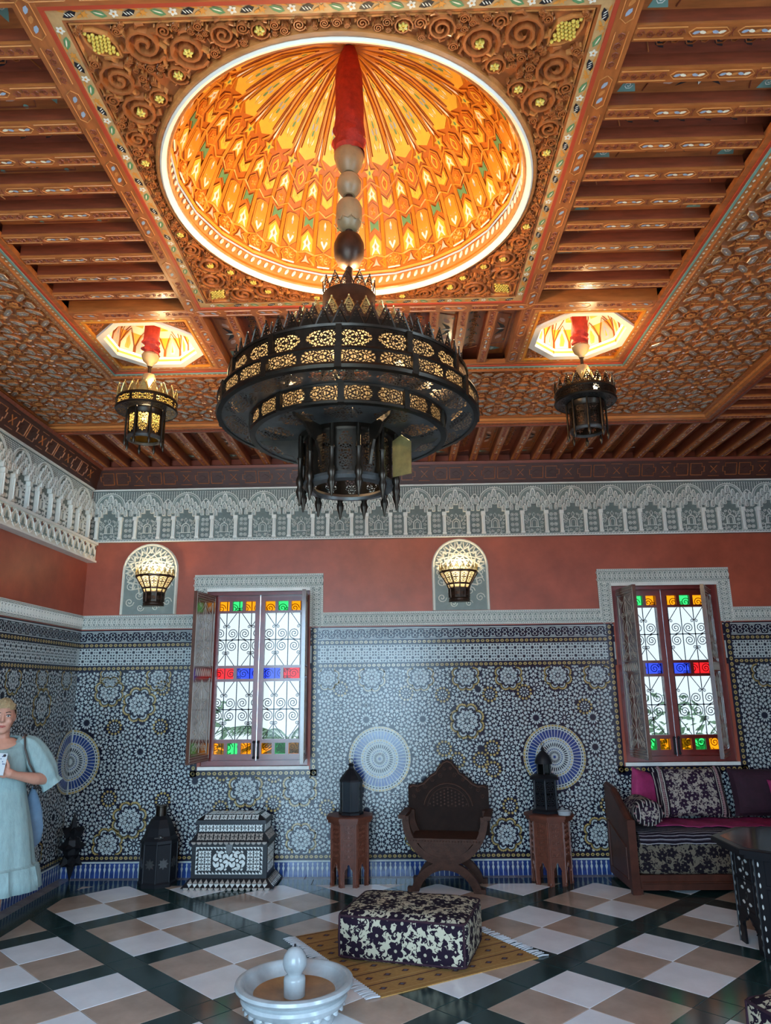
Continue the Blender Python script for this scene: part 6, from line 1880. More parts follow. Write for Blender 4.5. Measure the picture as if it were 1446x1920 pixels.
b = MB('ash'); 
mat('ash', (0.35, 0.37, 0.38), 0.08); b.lathe([(0.0, 0.008), (0.045, 0.008), (0.055, 0.035), (0.062, 0.035), (0.055, 0.0), (0.0, 0.0)], 20); b.build('bowl', t, True)
# ================================================================ CARVED ROUND CHAIR
t = thing('carved_chair', 'dark carved wooden chair with curved crossed legs and crested back', 'chair', (0.405, 7.08, 0), -0.16)
def arcband(b, cx, cz, r0, r1, a0, a1, y0, y1, m, n=22):
    pts = arc(cx, cz, r1, a0, a1, n)+arc(cx, cz, r0, a1, a0, n)
    vs = []; fs = []
    for y in (y0, y1):
        vs += [(p[0], y, p[1]) for p in arc(cx, cz, r0, a0, a1, n)]+[(p[0], y, p[1]) for p in arc(cx, cz, r1, a0, a1, n)]
    N = n+1
    for i in range(n):
        fs += [(i, i+1, N+i+1, N+i), (2*N+i, 3*N+i, 3*N+i+1, 2*N+i+1), (i, 2*N+i, 2*N+i+1, i+1), (N+i, N+i+1, 3*N+i+1, 3*N+i)]
    fs += [(0, N, 3*N, 2*N), (n, 2*N+n, 3*N+n, N+n)]
    b.add(vs, fs, m)
RA = 0.385; CZ = 0.60
for nm, y in (('front_arm_bow', -0.24), ('rear_arm_bow', 0.13)):
    b = MB('chair_wood'); arcband(b, 0, CZ, RA-0.062, RA, PI*0.98, PI*2.02, y, y+0.055, None)
    for k in range(30):
        a = PI*1.0+PI*(k+0.5)/30; b.prism(ngon((RA-0.031)*cos(a), CZ+(RA-0.031)*sin(a), 0.013, 4, a), -y, -y+0.004, None, rx(PI/2))
    b.build(nm, t)
for nm, y in (('front_leg_bow', -0.235), ('rear_leg_bow', 0.135)):
    b = MB('chair_wood'); arcband(b, 0, -0.075, 0.255, 0.325, PI*0.075, PI*0.925, y, y+0.05, None)
    for k in range(20):
        a = PI*0.1+PI*0.8*(k+0.5)/20; b.prism(ngon(0.29*cos(a), -0.075+0.29*sin(a), 0.013, 4, a), -y, -y+0.004, None, rx(PI/2))
    for s in (-1, 1): b.box(s*0.303-0.042, s*0.303+0.042, y-0.006, y+0.056, 0.0, 0.035)
    b.build(nm, t)
b = MB('chair_wood'); b.box(-0.315, 0.315, -0.22, 0.16, 0.41, 0.435); b.box(-0.325, 0.325, -0.245, -0.215, 0.40, 0.44)
for k in range(24): b.ball((-0.31+0.62*k/23, -0.247, 0.42), 0.007, 6, 4, None)
b.build('seat', t)
b = MB('chair_wood'); seg = [(0.30*cos(a), CZ+0.335*sin(a)) for a in [PI+0.57+(PI-1.14)*k/14 for k in range(15)]]
b.prism([(p[0], p[1]) for p in seg], 0.215, 0.235, None, rx(PI/2), 0, True)
for i in range(11):
    for j in range(4):
        x = -0.22+0.044*i+(j % 2)*0.022; z = 0.30+0.028*j
        if math.hypot(x, z-CZ) < 0.31: b.prism(ngon(x, z, 0.015, 4, 0), 0.235, 0.240, None, rx(PI/2))
b.build('carved_apron', t)
crest = [(-0.385, 0.40), (0.385, 0.40), (0.385, 0.83), (0.36, 0.845), (0.30, 0.84), (0.24, 0.865), (0.17, 0.93), (0.115, 0.96), (0.10, 0.995), (0.07, 1.02), (0.045, 1.055), (0.0, 1.072), (-0.045, 1.055), (-0.07, 1.02), (-0.10, 0.995), (-0.115, 0.96), (-0.17, 0.93), (-0.24, 0.865), (-0.30, 0.84), (-0.36, 0.845), (-0.385, 0.83)]
b = MB('chair_back', 'chair_wood'); T = Matrix(((1,0,0,0),(0,-0.0,-1,0.19),(0,1,0,0),(0,0,0,1)))
b.prism(crest, -0.015, 0.015, 'chair_back', T, 0, True)
b.ridge([(p[0]*0.95, p[1]*0.985) for p in crest[2:]], 0.022, 0.010, 'chair_wood', T, 0.015)
b.ridge(arc(0, 0.62, 0.235, 0.15, PI-0.15, 18), 0.016, 0.010, 'chair_wood', T, 0.015); b.ridge(arc(0, 0.62, 0.20, 0.15, PI-0.15, 18), 0.010, 0.008, 'chair_wood', T, 0.015)
for i in range(13):
    for j in range(9):
        x, z = -0.21+0.035*i, 0.655+0.03*j+(i % 2)*0.015
        if math.hypot(x, z-0.62) < 0.19: b.prism(ngon(x, z, 0.010, 4, 0), 0.015, 0.020, 'chair_wood', T)
for s in (-1, 1):
    for (x, z, r) in ((0.29, 0.80, 0.025), (0.22, 0.83, 0.025), (0.15, 0.89, 0.022), (0.07, 0.93, 0.025), (0.03, 0.99, 0.018), (0.33, 0.74, 0.022)):
        b.ridge(spiral(s*x, z, r, 0.004, 0, 1.5*s, 10), 0.008, 0.008, 'chair_wood', T, 0.015)
b.build('backrest', t)
for s in (-1, 1):
    b = MB('chair_wood'); b.box(s*0.385-0.034, s*0.385+0.034, -0.25, 0.19, 0.60, 0.632); b.build('armrest', t)
b = MB('chair_wood'); b.tube([(0, -0.22, 0.235), (0, 0.18, 0.235)], 0.035, 12); b.build('pivot_boss', t)
# ================================================================ INLAID CHEST
ct = thing('inlaid_chest', 'black wooden chest inlaid with mother of pearl below the window', 'chest', (-1.60, 7.20, 0), -0.03)
def frustum(b, hw0, hd0, z0, hw1, hd1, z1, m, cap=True):
    b.add([(-hw0,-hd0,z0),(hw0,-hd0,z0),(hw0,hd0,z0),(-hw0,hd0,z0),(-hw1,-hd1,z1),(hw1,-hd1,z1),(hw1,hd1,z1),(-hw1,hd1,z1)],
          [(0,3,2,1),(4,5,6,7),(0,1,5,4),(1,2,6,5),(2,3,7,6),(3,0,4,7)], m)
b = MB('ebony')
frustum(b, 0.425, 0.225, 0.012, 0.36, 0.175, 0.085, None); frustum(b, 0.35, 0.17, 0.085, 0.35, 0.17, 0.385, None)
b.build('body', ct)
b = MB('ebony'); frustum(b, 0.375, 0.19, 0.388, 0.365, 0.18, 0.40, None); frustum(b, 0.365, 0.18, 0.40, 0.315, 0.145, 0.47, None); frustum(b, 0.315, 0.145, 0.47, 0.315, 0.145, 0.545, None); frustum(b, 0.335, 0.16, 0.545, 0.325, 0.155, 0.575, None); frustum(b, 0.325, 0.155, 0.575, 0.26, 0.10, 0.62, None); b.build('lid', ct)
inl = MB('pearl', 'pearl_dim')
def lens(b, x0, y0, x1, y1, f, m, T, w=0.003):
    mx, my = (x0+x1)/2, (y0+y1)/2; dx, dy = x1-x0, y1-y0
    nx, ny = -dy*f, dx*f
    k = 0.1
    P = [(x0+dx*k, y0+dy*k), (x0+dx*0.3+nx*0.85, y0+dy*0.3+ny*0.85), (mx+nx, my+ny), (x0+dx*0.7+nx*0.85, y0+dy*0.7+ny*0.85), (x1-dx*k, y1-dy*k), (x0+dx*0.7-nx*0.85, y0+dy*0.7-ny*0.85), (mx-nx, my-ny), (x0+dx*0.3-nx*0.85, y0+dy*0.3-ny*0.85)]
    b.prism(P, 0, w, m, T)
def petals(b, T, W_, H_, s, m='pearl'):
    nx = max(1, round(W_/s)); ny = max(1, round(H_/s)); dx, dy = W_/nx, H_/ny
    for i in range(nx):
        for j in range(ny):
            x0, y0 = -W_/2+i*dx, -H_/2+j*dy
            lens(b, x0, y0, x0+dx/2, y0+dy/2, 0.19, m, T); lens(b, x0+dx, y0+dy, x0+dx/2, y0+dy/2, 0.19, m, T); lens(b, x0+dx, y0, x0+dx/2, y0+dy/2, 0.19, m, T); lens(b, x0, y0+dy, x0+dx/2, y0+dy/2, 0.19, m, T)
            for (px, py) in ((x0+dx/2, y0+dy*0.14), (x0+dx/2, y0+dy*0.86), (x0+dx*0.14, y0+dy/2), (x0+dx*0.86, y0+dy/2)):
                b.prism(kite(px, py, 0 if abs(py-y0-dy/2) > 0.01 else PI/2, -dx*0.20, dx*0.20, 0, dy*0.085), 0, 0.003, m, T)
FT = lambda y, zc: Matrix(((1,0,0,0),(0,0,-1,y),(0,1,0,zc),(0,0,0,1)))
ST = lambda x, zc: Matrix(((0,0,1,x),(1,0,0,0),(0,1,0,zc),(0,0,0,1)))
def bordertri(T, W_, H_, n):
    for i in range(n):
        x = -W_/2+(i+0.5)*W_/n; d = W_/n*0.46
        inl.prism([(x-d, H_/2), (x+d, H_/2), (x+d*0.9, H_/2-0.022)], 0, 0.003, 'pearl', T); inl.prism([(x-d, -H_/2), (x+d, -H_/2), (x-d*0.9, -H_/2+0.022)], 0, 0.003, 'pearl', T)
    m = 6
    for i in range(m):
        y = -H_/2+(i+0.5)*H_/m; d = H_/m*0.46
        for s in (-1, 1): inl.prism([(s*W_/2, y-d), (s*W_/2, y+d), (s*(W_/2-0.022), y+d*0.8)], 0, 0.003, 'pearl', T)
Tf = FT(-0.17, 0.235)
bordertri(Tf, 0.62, 0.23, 20)
for s in (-1, 1):      # rosettes on the front
    cx = s*0.075
    for k in range(6):
        a = k*PI/3; lens(inl, cx+0.022*cos(a), 0.022*sin(a), cx+0.022*cos(a+PI/3)*3.4, 0.022*sin(a+PI/3)*3.4, 0.22, 'pearl', Tf)
        lens(inl, cx+0.078*cos(a), 0.078*sin(a), cx+0.078*cos(a+PI/3), 0.078*sin(a+PI/3), 0.16, 'pearl', Tf)
    inl.prism(ngon(cx, 0, 0.015, 8), 0, 0.003, 'pearl', Tf)
    petals(inl, Tf @ tr(s*0.226, 0), 0.125, 0.175, 0.06)
    for q in (-1, 1):
        for k in range(3): lens(inl, cx-0.05+0.04*k, q*0.083, cx-0.02+0.04*k, q*0.066, 0.25, 'pearl', Tf)
petals(inl, ST(0.35, 0.235), 0.26, 0.22, 0.075)
petals(inl, FT(-0.145, 0.507), 0.60, 0.066, 0.07); petals(inl, ST(0.315, 0.507), 0.26, 0.066, 0.07)
def slope(hw0, hd0, z0, hw1, hd1, z1, front):
    if front: a = math.atan2(hd0-hd1, z1-z0); L = math.hypot(hd0-hd1, z1-z0); return Matrix(((1,0,0,0),(0,sin(a),-cos(a),-(hd0+hd1)/2),(0,cos(a),sin(a),(z0+z1)/2),(0,0,0,1))), L
    a = math.atan2(hw0-hw1, z1-z0); L = math.hypot(hw0-hw1, z1-z0); return Matrix(((0,-sin(a),cos(a),(hw0+hw1)/2),(1,0,0,0),(0,cos(a),sin(a),(z0+z1)/2),(0,0,0,1))), L
for (args, W1, W2) in (((0.365, 0.18, 0.40, 0.315, 0.145, 0.47), 0.62, 0.27), ((0.325, 0.155, 0.575, 0.26, 0.10, 0.62), 0.52, 0.2)):
    for fr_, w in ((True, W1), (False, W2)):
        T, L = slope(*args, fr_); petals(inl, T, w, L*0.86, 0.075, 'pearl' if args[2] > 0.5 else 'pearl_dim')
petals(inl, tr(0, 0, 0.62), 0.48, 0.17, 0.08)
for fr_, w in ((True, 0.74), (False, 0.36)):
    T, L = slope(0.425, 0.225, 0.012, 0.36, 0.175, 0.085, fr_); k = 15 if fr_ else 8
    for i in range(k):
        x = -w/2+(i+0.5)*w/k; d = w/k*0.46
        inl.prism([(x-d, 0.0), (x, L*0.42), (x+d, 0.0)], 0, 0.004, 'pearl_dim', T); inl.prism([(x-d, -0.004), (x, -L*0.40), (x+d, -0.004)], 0, 0.004, 'pearl', T)
stuff(inl.build('pearl_inlay', ct))
b = MB('pearl_dim')
for i in range(14): b.prism(arc(-0.40+0.8*(i+0.5)/14, 0.012, 0.024, PI, 2*PI, 6), 0.222, 0.235, None, FT(0, 0.008), 0, True)
for i in range(14): b.prism(arc(-0.355+0.71*(i+0.5)/14, 0.0, 0.022, PI, 2*PI, 6), 0.188, 0.198, None, FT(0, 0.396), 0, True)
stuff(b.build('scalloped_edge', ct))
b = MB('bronze_grey'); b.prism([(-0.035, 0.06), (0.035, 0.06), (0.025, -0.01), (0.012, -0.02), (0, -0.035), (-0.012, -0.02), (-0.025, -0.01)], 0, 0.006, None, FT(-0.173, 0.315), 0.002); b.build('lock_plate', ct)
for sx in (-1, 1):
    for sy in (-1, 1):
        b = MB('ebony'); b.box(sx*0.36-0.03, sx*0.36+0.03, sy*0.17-0.03, sy*0.17+0.03, 0, 0.014); b.build('foot', ct)
# ================================================================ TALL IRON LANTERN
t = thing('iron_lantern', 'tall black metal lantern with a chimney, on the floor beside the inlaid chest', 'lantern', (-2.31, 7.20, 0), 0.2)
b = MB('black_iron'); b.lathe([(0.0, 0.0), (0.178, 0.0), (0.18, 0.03), (0.168, 0.045), (0.165, 0.36), (0.175, 0.37), (0.17, 0.395)], 8)
for k in range(8):
    a = k*PI/4; b.tube([(0.167*cos(a), 0.167*sin(a), 0.03), (0.167*cos(a), 0.167*sin(a), 0.385)], 0.007, 5)
b.build('body', t)
b = MB('bronze_grey'); b.prism(star(0, 0, 0.03, 0.05, 8), 0.0, 0.005, None, rz(PI/8) @ Matrix(((0,0,1,0.154),(1,0,0,0),(0,1,0,0.20),(0,0,0,1)))); 
me = b.mesh('star_boss')
for k in range(8): put('star_boss', me, t, None, (0, 0, k*PI/4))
b = MB('black_iron'); b.lathe([(0.17, 0.395), (0.145, 0.43), (0.125, 0.50), (0.09, 0.57), (0.055, 0.60)], 8); b.build('hood', t)
b = MB('bronze'); b.lathe([(0.052, 0.58), (0.050, 0.675), (0.056, 0.68), (0.056, 0.69), (0.0, 0.69)], 16); b.build('chimney', t, True)
b = MB('bronze_grey'); b.ball((0.02, -0.15, 0.43), 0.02, 8, 6); b.tube([(-0.03, -0.155, 0.425), (0.05, -0.155, 0.425)], 0.006, 6); b.build('latch', t, True)
# ================================================================ STAR LANTERN
t = thing('star_lantern', 'black spiked star-shaped lantern standing in the room corner', 'lantern', (-3.17, 7.26, 0))
b = MB('black_iron'); b.ball((0, 0, 0.32), 0.085, 8, 6, None, (1, 1, 1.5)); b.build('core', t)
def spike(L, r):
    b = MB('black_iron'); b.lathe([(r, 0), (r*0.55, L*0.35), (0.0, L)], 4); return b.mesh('spike')
s1, s2, s3 = spike(0.24, 0.075), spike(0.075, 0.06), spike(0.21, 0.07)
o = put('spike', s1, t, (0, 0, 0.40)); o = put('spike', s3, t, (0, 0, 0.215), (PI, 0, 0))
for zc, n, tilt, of in ((0.42, 6, 0.5, 0.0), (0.32, 6, 0.0, 0.5), (0.22, 6, -0.5, 0.0)):
    for k in range(n):
        a = pi2*(k+of)/n
        o = put('spike', s2, t); o.matrix_local = tr(0, 0, zc) @ rz(a) @ ry(PI/2-tilt) @ tr(0, 0, 0.055)
# ================================================================ SOFA
X0, YS, SW, SD = 2.0, 6.76, 2.55, 0.66      # left end, front line, length, depth
sf = thing('sofa', 'long carved-wood sofa with floral mattress below the window', 'sofa', (X0, YS, 0))
b = MB('sofa_wood'); T = Matrix(((0,0,1,0),(1,0,0,0),(0,1,0,0),(0,0,0,1)))
side = [(0.0, 0.0), (SD, 0.0), (SD, 0.785), (SD-0.06, 0.79), (0.0, 0.60)]
b.prism([(0.0, 0.03), (SD, 0.03), (SD, 0.80), (SD-0.22, 0.78), (0.0, 0.575)], -0.03, 0.025, None, T, 0, True)
b.tube([(0.0, -0.005, 0.58), (0.0, SD-0.22, 0.785), (0.0, SD, 0.805)], 0.034, 8)
b.box(-0.035, 0.035, -0.03, 0.03, 0.0, 0.60)
for (y0, y1, z0, z1) in ((0.07, 0.58, 0.10, 0.36),): b.ridge([(y0, z0), (y1, z0), (y1, z1+0.14), (y0, z1), (y0, z0)], 0.014, 0.008, None, Matrix(((0,0,-1,-0.03),(1,0,0,0),(0,1,0,0),(0,0,0,1))))
ap_ = b.build('arm_panel', sf); put('arm_panel', ap_.data, sf, (SW, 0, 0), None, (-1, 1, 1))
b = MB('sofa_wood'); b.box(0.03, SW, 0.0, 0.04, 0.03, 0.15); b.box(0.03, SW, 0.04, SD, 0.03, 0.12); b.ridge([(0.06, 0.09), (SW, 0.09)], 0.02, 0.008, None, Matrix(((1,0,0,0),(0,0,-1,0.0),(0,1,0,0),(0,0,0,1)))); b.build('base_rail', sf)
for fx in (0.0, SW-0.06):
    for fy in (-0.01, SD-0.06): b = MB('sofa_wood'); b.box(fx, fx+0.06, fy, fy+0.06, 0.0, 0.05); b.build('foot', sf)
b = MB('floral_sofa', 'sofa_stripe'); puff_box(b, SW-0.06, SD-0.05, 0.33, 0.05, 'floral_sofa', 14, 0.012, 0.004, 2)
b.v = [(v[0]+SW/2+0.02, v[1]+SD/2-0.005, v[2]+0.135) for v in b.v]; mt_ = b.build('mattress', sf, True, uv=True)
b = MB('sofa_stripe')                     # striped throw draped over the seat edge
n, k = 40, 14; vs = []; fs = []
path = [(0.60, 0.486), (0.45, 0.489), (0.3, 0.490), (0.18, 0.489), (0.10, 0.486), (0.045, 0.476), (0.008, 0.455), (-0.012, 0.425), (-0.02, 0.395)]
for i in range(n+1):
    x = 0.07+(SW-0.15)*i/n
    for (y, z) in path: vs.append((x, y-0.004*sin(x*23), z+0.006+0.003*sin(x*31+y*9)))
q = len(path)
for i in range(n):
    for j in range(q-1): fs.append((i*q+j, (i+1)*q+j, (i+1)*q+j+1, i*q+j+1))
b.add(vs, fs); o = b.build('striped_cover', mt_, True); me = o.data
uvl = me.uv_layers.new(name='UVMap')
cum = [0]
for a_, c_ in zip(path[:-1], path[1:]): cum.append(cum[-1]+math.hypot(a_[0]-c_[0], a_[1]-c_[1]))
for lp in me.loops:
    vi = lp.vertex_index; uvl.data[lp.index].uv = (vs[vi][0], cum[vi % q])
# magenta blanket
bl = MB('magenta'); n, k = 40, 18; vs = []; fs = []
for i in range(n+1):
    for j in range(k+1):
        u, v = i/n, j/k
        x = 0.30+2.1*u; y = 0.115+0.10*(1-min(1, u*3.0))+0.42*v*(1-0.25*(1-min(1, u*3.0)))
        z = 0.513+0.008*sin(x*60+y*20)*sin(y*46)+0.006*sin(x*17+v*5)
        if v < 0.12: z -= 0.006
        vs.append((X0+x, YS+y, z))
for i in range(n):
    for j in range(k): fs.append((i*(k+1)+j, (i+1)*(k+1)+j, (i+1)*(k+1)+j+1, i*(k+1)+j+1))
bl.add(vs, fs)
o = bl.build('blanket', None, True); tag(o, 'quilted magenta blanket spread over the sofa seat', 'blanket'); md = o.modifiers.new('thick', 'SOLIDIFY'); md.thickness = 0.008; md.offset = 1.0
# cushions
def cushion(label, loc, rot, Wd, H, th, m, stripe=None, seed=0, tassels=False):
    t = thing('cushion', label, 'cushion', loc); t.rotation_euler = rot
    b = MB(m); pillow(b, Wd, H, th, m, 18, stripe, seed); pb_ = b.build('pillow_body', t, True, uv=True)
    b = MB('tassel_pink' if tassels else m)
    if tassels:
        for s in (-1, 1):
            b = MB('tassel_pink')
            for i in range(26): b.ball((s*Wd*0.385, -th*0.40*(max(0, 1-(2*(i+.5)/26-1)**4))**0.55-0.004, H*(i+0.5)/26), 0.012, 6, 4, None, (1.2, 0.7, 0.8))
            b.build('tufted_band', pb_, True)
    else:
        b.tube([(-Wd*0.47, 0, H*0.03), (Wd*0.47, 0, H*0.03), (Wd*0.47, 0, H*0.97), (-Wd*0.47, 0, H*0.97)], 0.005, 5, m, None, True); b.build('edge_seam', pb_, True, uv=True)
    return t
cushion('large floral cushion with striped ends standing against the wall on the sofa', (2.74, 7.19, 0.537), (-0.30, 0, 0.0), 0.70, 0.46, 0.17, 'floral_cushion', (0.72, 'cushion_stripe'), 1, True)
cushion('plain magenta cushion tilted against the floral cushion at the wooden arm', (2.295, 7.23, 0.56), (-0.16, 0.28, 0.42), 0.36, 0.40, 0.11, 'magenta', None, 2)
cushion('dark plum cushion leaning on the wall beyond the floral cushion', (3.44, 7.20, 0.537), (-0.28, 0, -0.1), 0.62, 0.44, 0.17, 'dark_plum', None, 3)
cushion('small magenta cushion propped on the dark plum cushion', (3.60, 6.98, 0.537), (-0.35, 0.0, -0.15), 0.40, 0.36, 0.12, 'magenta', None, 4)
t = thing('bolster', 'floral bolster with striped end lying along the wooden sofa arm', 'cushion', (2.18, 6.96, 0.53))
b = MB('floral_cushion', 'cushion_stripe'); n = 20
prof = [(0.0, -0.20), (0.07, -0.20), (0.105, -0.185), (0.115, -0.15), (0.115, -0.10), (0.116, 0.08), (0.115, 0.16), (0.09, 0.19), (0.0, 0.20)]
Tb = rx(PI/2)
for a_ in range(len(prof)-1):
    b.lathe(prof[a_:a_+2], n, 'cushion_stripe' if 1 <= a_ <= 3 else 'floral_cushion', tr(0, 0, 0.115) @ Tb @ Matrix.Diagonal((1.15, 1.0, 1, 1)) @ Matrix.Diagonal((1, 1, -1, 1)))
rl_ = b.build('roll', t, True, uv=True)
b = MB('tassel_pink')
for k in range(10):
    a = pi2*k/10; b.tube([(0.115*cos(a), -0.16, 0.118+0.10*sin(a)), (0.128*cos(a), -0.185, 0.118+0.10*sin(a)), (0.12*cos(a), -0.205, 0.115+0.095*sin(a))], [0.007, 0.010, 0.005], 5)
b.build('tassel_ring', rl_, True)
# ================================================================ THE WOMAN BY THE SIDE WALL
PX, PY, PA = -2.935, 5.36, 0.47
wm = thing('person', 'person in a pale blue-green dress holding a phone in both hands', 'person', (PX, PY, 0), PA)
bd = MB('skin')
def loft(b, rings, n=20, m=None, fold=None, caps=True):
    vs = []; fs = []
    for k, (c, rx_, ry_) in enumerate(rings):
        for i in range(n):
            a = pi2*i/n; f = fold(k, a) if fold else (1.0, 0.0)
            vs.append((c[0]+rx_*f[0]*cos(a), c[1]+ry_*f[0]*sin(a), c[2]+f[1]))
    for k in range(len(rings)-1):
        for i in range(n): fs.append((k*n+i, k*n+(i+1) % n, (k+1)*n+(i+1) % n, (k+1)*n+i))
    if caps: fs += [tuple(range(n))[::-1], tuple(range((len(rings)-1)*n, len(rings)*n))]
    b.add(vs, fs, m)
def limb(pts, rr, n=12):
    bd.tube(pts, rr, n)
    for p, r in ((pts[0], rr[0]), (pts[-1], rr[-1])): bd.ball(p, r, n, 8)
loft(bd, [((0, .01, .84), .15, .10), ((0, .01, .92), .17, .115), ((0, 0, 1.06), .145, .10), ((0, -.01, 1.2), .155, .11), ((0, -.005, 1.31), .165, .105), ((0, .01, 1.39), .15, .08), ((0, .015, 1.43), .085, .06)])
limb([(0, .02, 1.38), (0, .012, 1.43), (0, -.002, 1.50)], [.070, .055, .054])
HZ = 1.575
bd.ball((0, -.005, HZ+.01), .1, 20, 14, None, (.76, .95, 1.14)); bd.ball((0, -.038, HZ-.055), .06, 16, 10, None, (.98, .95, 1.0)); bd.ball((0, -.062, HZ-.095), .028, 12, 8, None, (1.1, .9, .7))
bd.ball((0, -.100, HZ-.018), .020, 10, 8, None, (.75, 1.0, .75)); bd.tube([(0, -.094, HZ+.03), (0, -.104, HZ-.012)], [.009, .013], 8)
for s in (-1, 1):
    bd.ball((s*.036, -.070, HZ-.026), .028, 10, 8, None, (1, .75, .9)); bd.ball((s*.034, -.086, HZ+.034), .018, 10, 6, None, (1.5, .5, .5)); bd.ball((s*.077, .0, HZ), .022, 10, 8, None, (.35, .8, 1.3))
    # legs
    limb([(s*.080, .01, .86), (s*.070, .0, .50), (s*.065, .02, .30), (s*.06, .03, .09)], [.085, .058, .052, .034]); bd.ball((s*.062, -.03, .035), .05, 12, 8, None, (.85, 2.0, .68)); bd.ball((s*.06, .035, .05), .042, 10, 8)
    # arms
    sh, el = (s*.165, .015, 1.385), (s*.345, .015, 1.13)
    wr = (s*.105+.02, -.205, 1.185)
    limb([sh, (s*.26, .02, 1.25), el], [.056, .050, .043]); limb([el, (s*.24+.01, -.10, 1.145), wr], [.045, .042, .027])
    # palm
    pc = (s*.062+.02, -.235, 1.205)
    limb([wr, pc, (s*.030+.02, -.246, 1.218)], [.027, .033, .026])
    for f in range(4):        # fingers wrap the phone back
        z0 = 1.183+.0205*f; L = (.8, .95, 1.0, .9)[f]
        a = (s*.034+.02, -.250, z0); b1 = (s*.034+.02-s*.034*L, -.268, z0+.012); c1 = (s*.034+.02-s*.058*L, -.270, z0+.020); d1 = (s*.034+.02-s*.074*L, -.262, z0+.024)
        if s < 0: a, b1, c1, d1 = [(p[0], p[1]+.014, p[2]+.010) for p in (a, b1, c1, d1)]
        bd.tube([a, b1, c1, d1], [.0105, .0098, .009, .0075], 8)
        for p, r in ((a, .0105), (b1, .0098), (c1, .009), (d1, .0075)): bd.ball(p, r, 8, 6)
    th = [(s*.055+.02, -.245, 1.225), (s*.052+.02, -.262, 1.262), (s*.042+.02, -.268, 1.285), (s*.034+.02, -.268, 1.303)]
    bd.tube(th, [.014, .012, .0105, .0085], 8)
    for p, r in zip(th, [.014, .012, .0105, .0085]): bd.ball(p, r, 8, 6)
body = bd.build('body', wm, True)
md = body.modifiers.new('skin', 'REMESH'); md.mode = 'VOXEL'; md.voxel_size = 0.0055; md.use_smooth_shade = True
md = body.modifiers.new('soft', 'SMOOTH'); md.factor = 0.5; md.iterations = 4
# face
for s in (-1, 1):
    b = MB('eye_white', 'eye_dark'); b.ball((s*.034, -.0905, HZ+.012), .0125, 10, 8, 'eye_white', (1.15, .55, .62)); b.ball((s*.034, -.0965, HZ+.012), .0058, 8, 6, 'eye_dark', (1, .5, 1)); b.tube([(s*.019, -.0945, HZ+.018), (s*.034, -.0995, HZ+.0215), (s*.049, -.090, HZ+.016)], .0022, 5, 'eye_dark'); b.build('eye', body, True)
    b = MB('strap_brown'); b.tube([(s*.016, -.101, HZ+.035), (s*.035, -.100, HZ+.041), (s*.054, -.084, HZ+.033)], [.003, .0032, .0018], 6); b.build('eyebrow', body, True)
b = MB('lips'); b.tube([(-.025, -.089, HZ-.060), (-.010, -.0985, HZ-.0555), (0, -.100, HZ-.057), (.010, -.0985, HZ-.0555), (.025, -.089, HZ-.060)], [.0015, .0042, .0042, .0042, .0015], 6); b.tube([(-.022, -.090, HZ-.062), (0, -.099, HZ-.066), (.022, -.090, HZ-.062)], [.0015, .0052, .0015], 6); b.build('mouth', body, True)
# hair, combed back
hb = MB('hair'); n, k = 36, 26; V = []; ok_ = {}
rnd = random.Random(5)
def hv(i, j):
    a = pi2*i/n; p = PI*0.80*j/k
    r = 1.0+0.018*sin(i*2.3+j*0.8)+0.02*sin(a*3+p*5)
    return (.084*r*sin(p)*cos(a), .004+.106*r*sin(p)*sin(a), HZ+.018+.122*r*cos(p))
for j in range(k):
    for i in range(n):
        q = [hv(i, j), hv(i+1, j), hv(i+1, j+1), hv(i, j+1)]
        c = [sum(v[d] for v in q)/4 for d in range(3)]
        front = c[1] < -.022
        if front and c[2] < HZ+.072-abs(c[0])*.25: continue
        if c[1] < .012 and c[2] < HZ+.02: continue
        hb.add(q, [(0, 1, 2, 3)])
for i in range(18):        # swept locks
    x = -.066+.132*i/17
    hb.tube([(x*.9, -.086+abs(x)*.5, HZ+.082-abs(x)*.25), (x, -.05+abs(x)*.3, HZ+.122-abs(x)*.5), (x*1.08, .03, HZ+.135-abs(x)*.75), (x*.9, .09, HZ+.08)], [.003, .009, .010, .006], 6)
hair = hb.build('hair', wm, True)
# dress
dr = MB('linen')
zs = [(1.44, .115, .072), (1.425, .15, .085), (1.38, .185, .112), (1.30, .192, .138), (1.20, .190, .142), (1.10, .192, .140), (1.0, .212, .150), (.90, .236, .165), (.78, .262, .185), (.66, .285, .205), (.575, .300, .215), (.565, .305, .220), (.555, .325, .238), (.48, .345, .255), (.405, .358, .268)]
def fold(k, a):
    t = max(0, (1.15-zs[k][0]))
    f = 1+t*(.040*sin(a*9+.5)+.028*sin(a*17+k*.2))
    if k >= 12: f += .022*sin(a*26)
    dz = 0.0
    if k < 3:
        fr = max(0, -sin(a)); dz = -(.115, .075, .03)[k]*fr**1.5-(.0, .0, .0)[k]
    return (f, dz)
loft(dr, [((0, .004-.012*(1.38 > z > 1.15), z), a, c) for z, a, c in zs], 72, None, fold, False)
dress = dr.build('dress', wm, True)
md = dress.modifiers.new('thick', 'SOLIDIFY'); md.thickness = 0.004; md.offset = -1
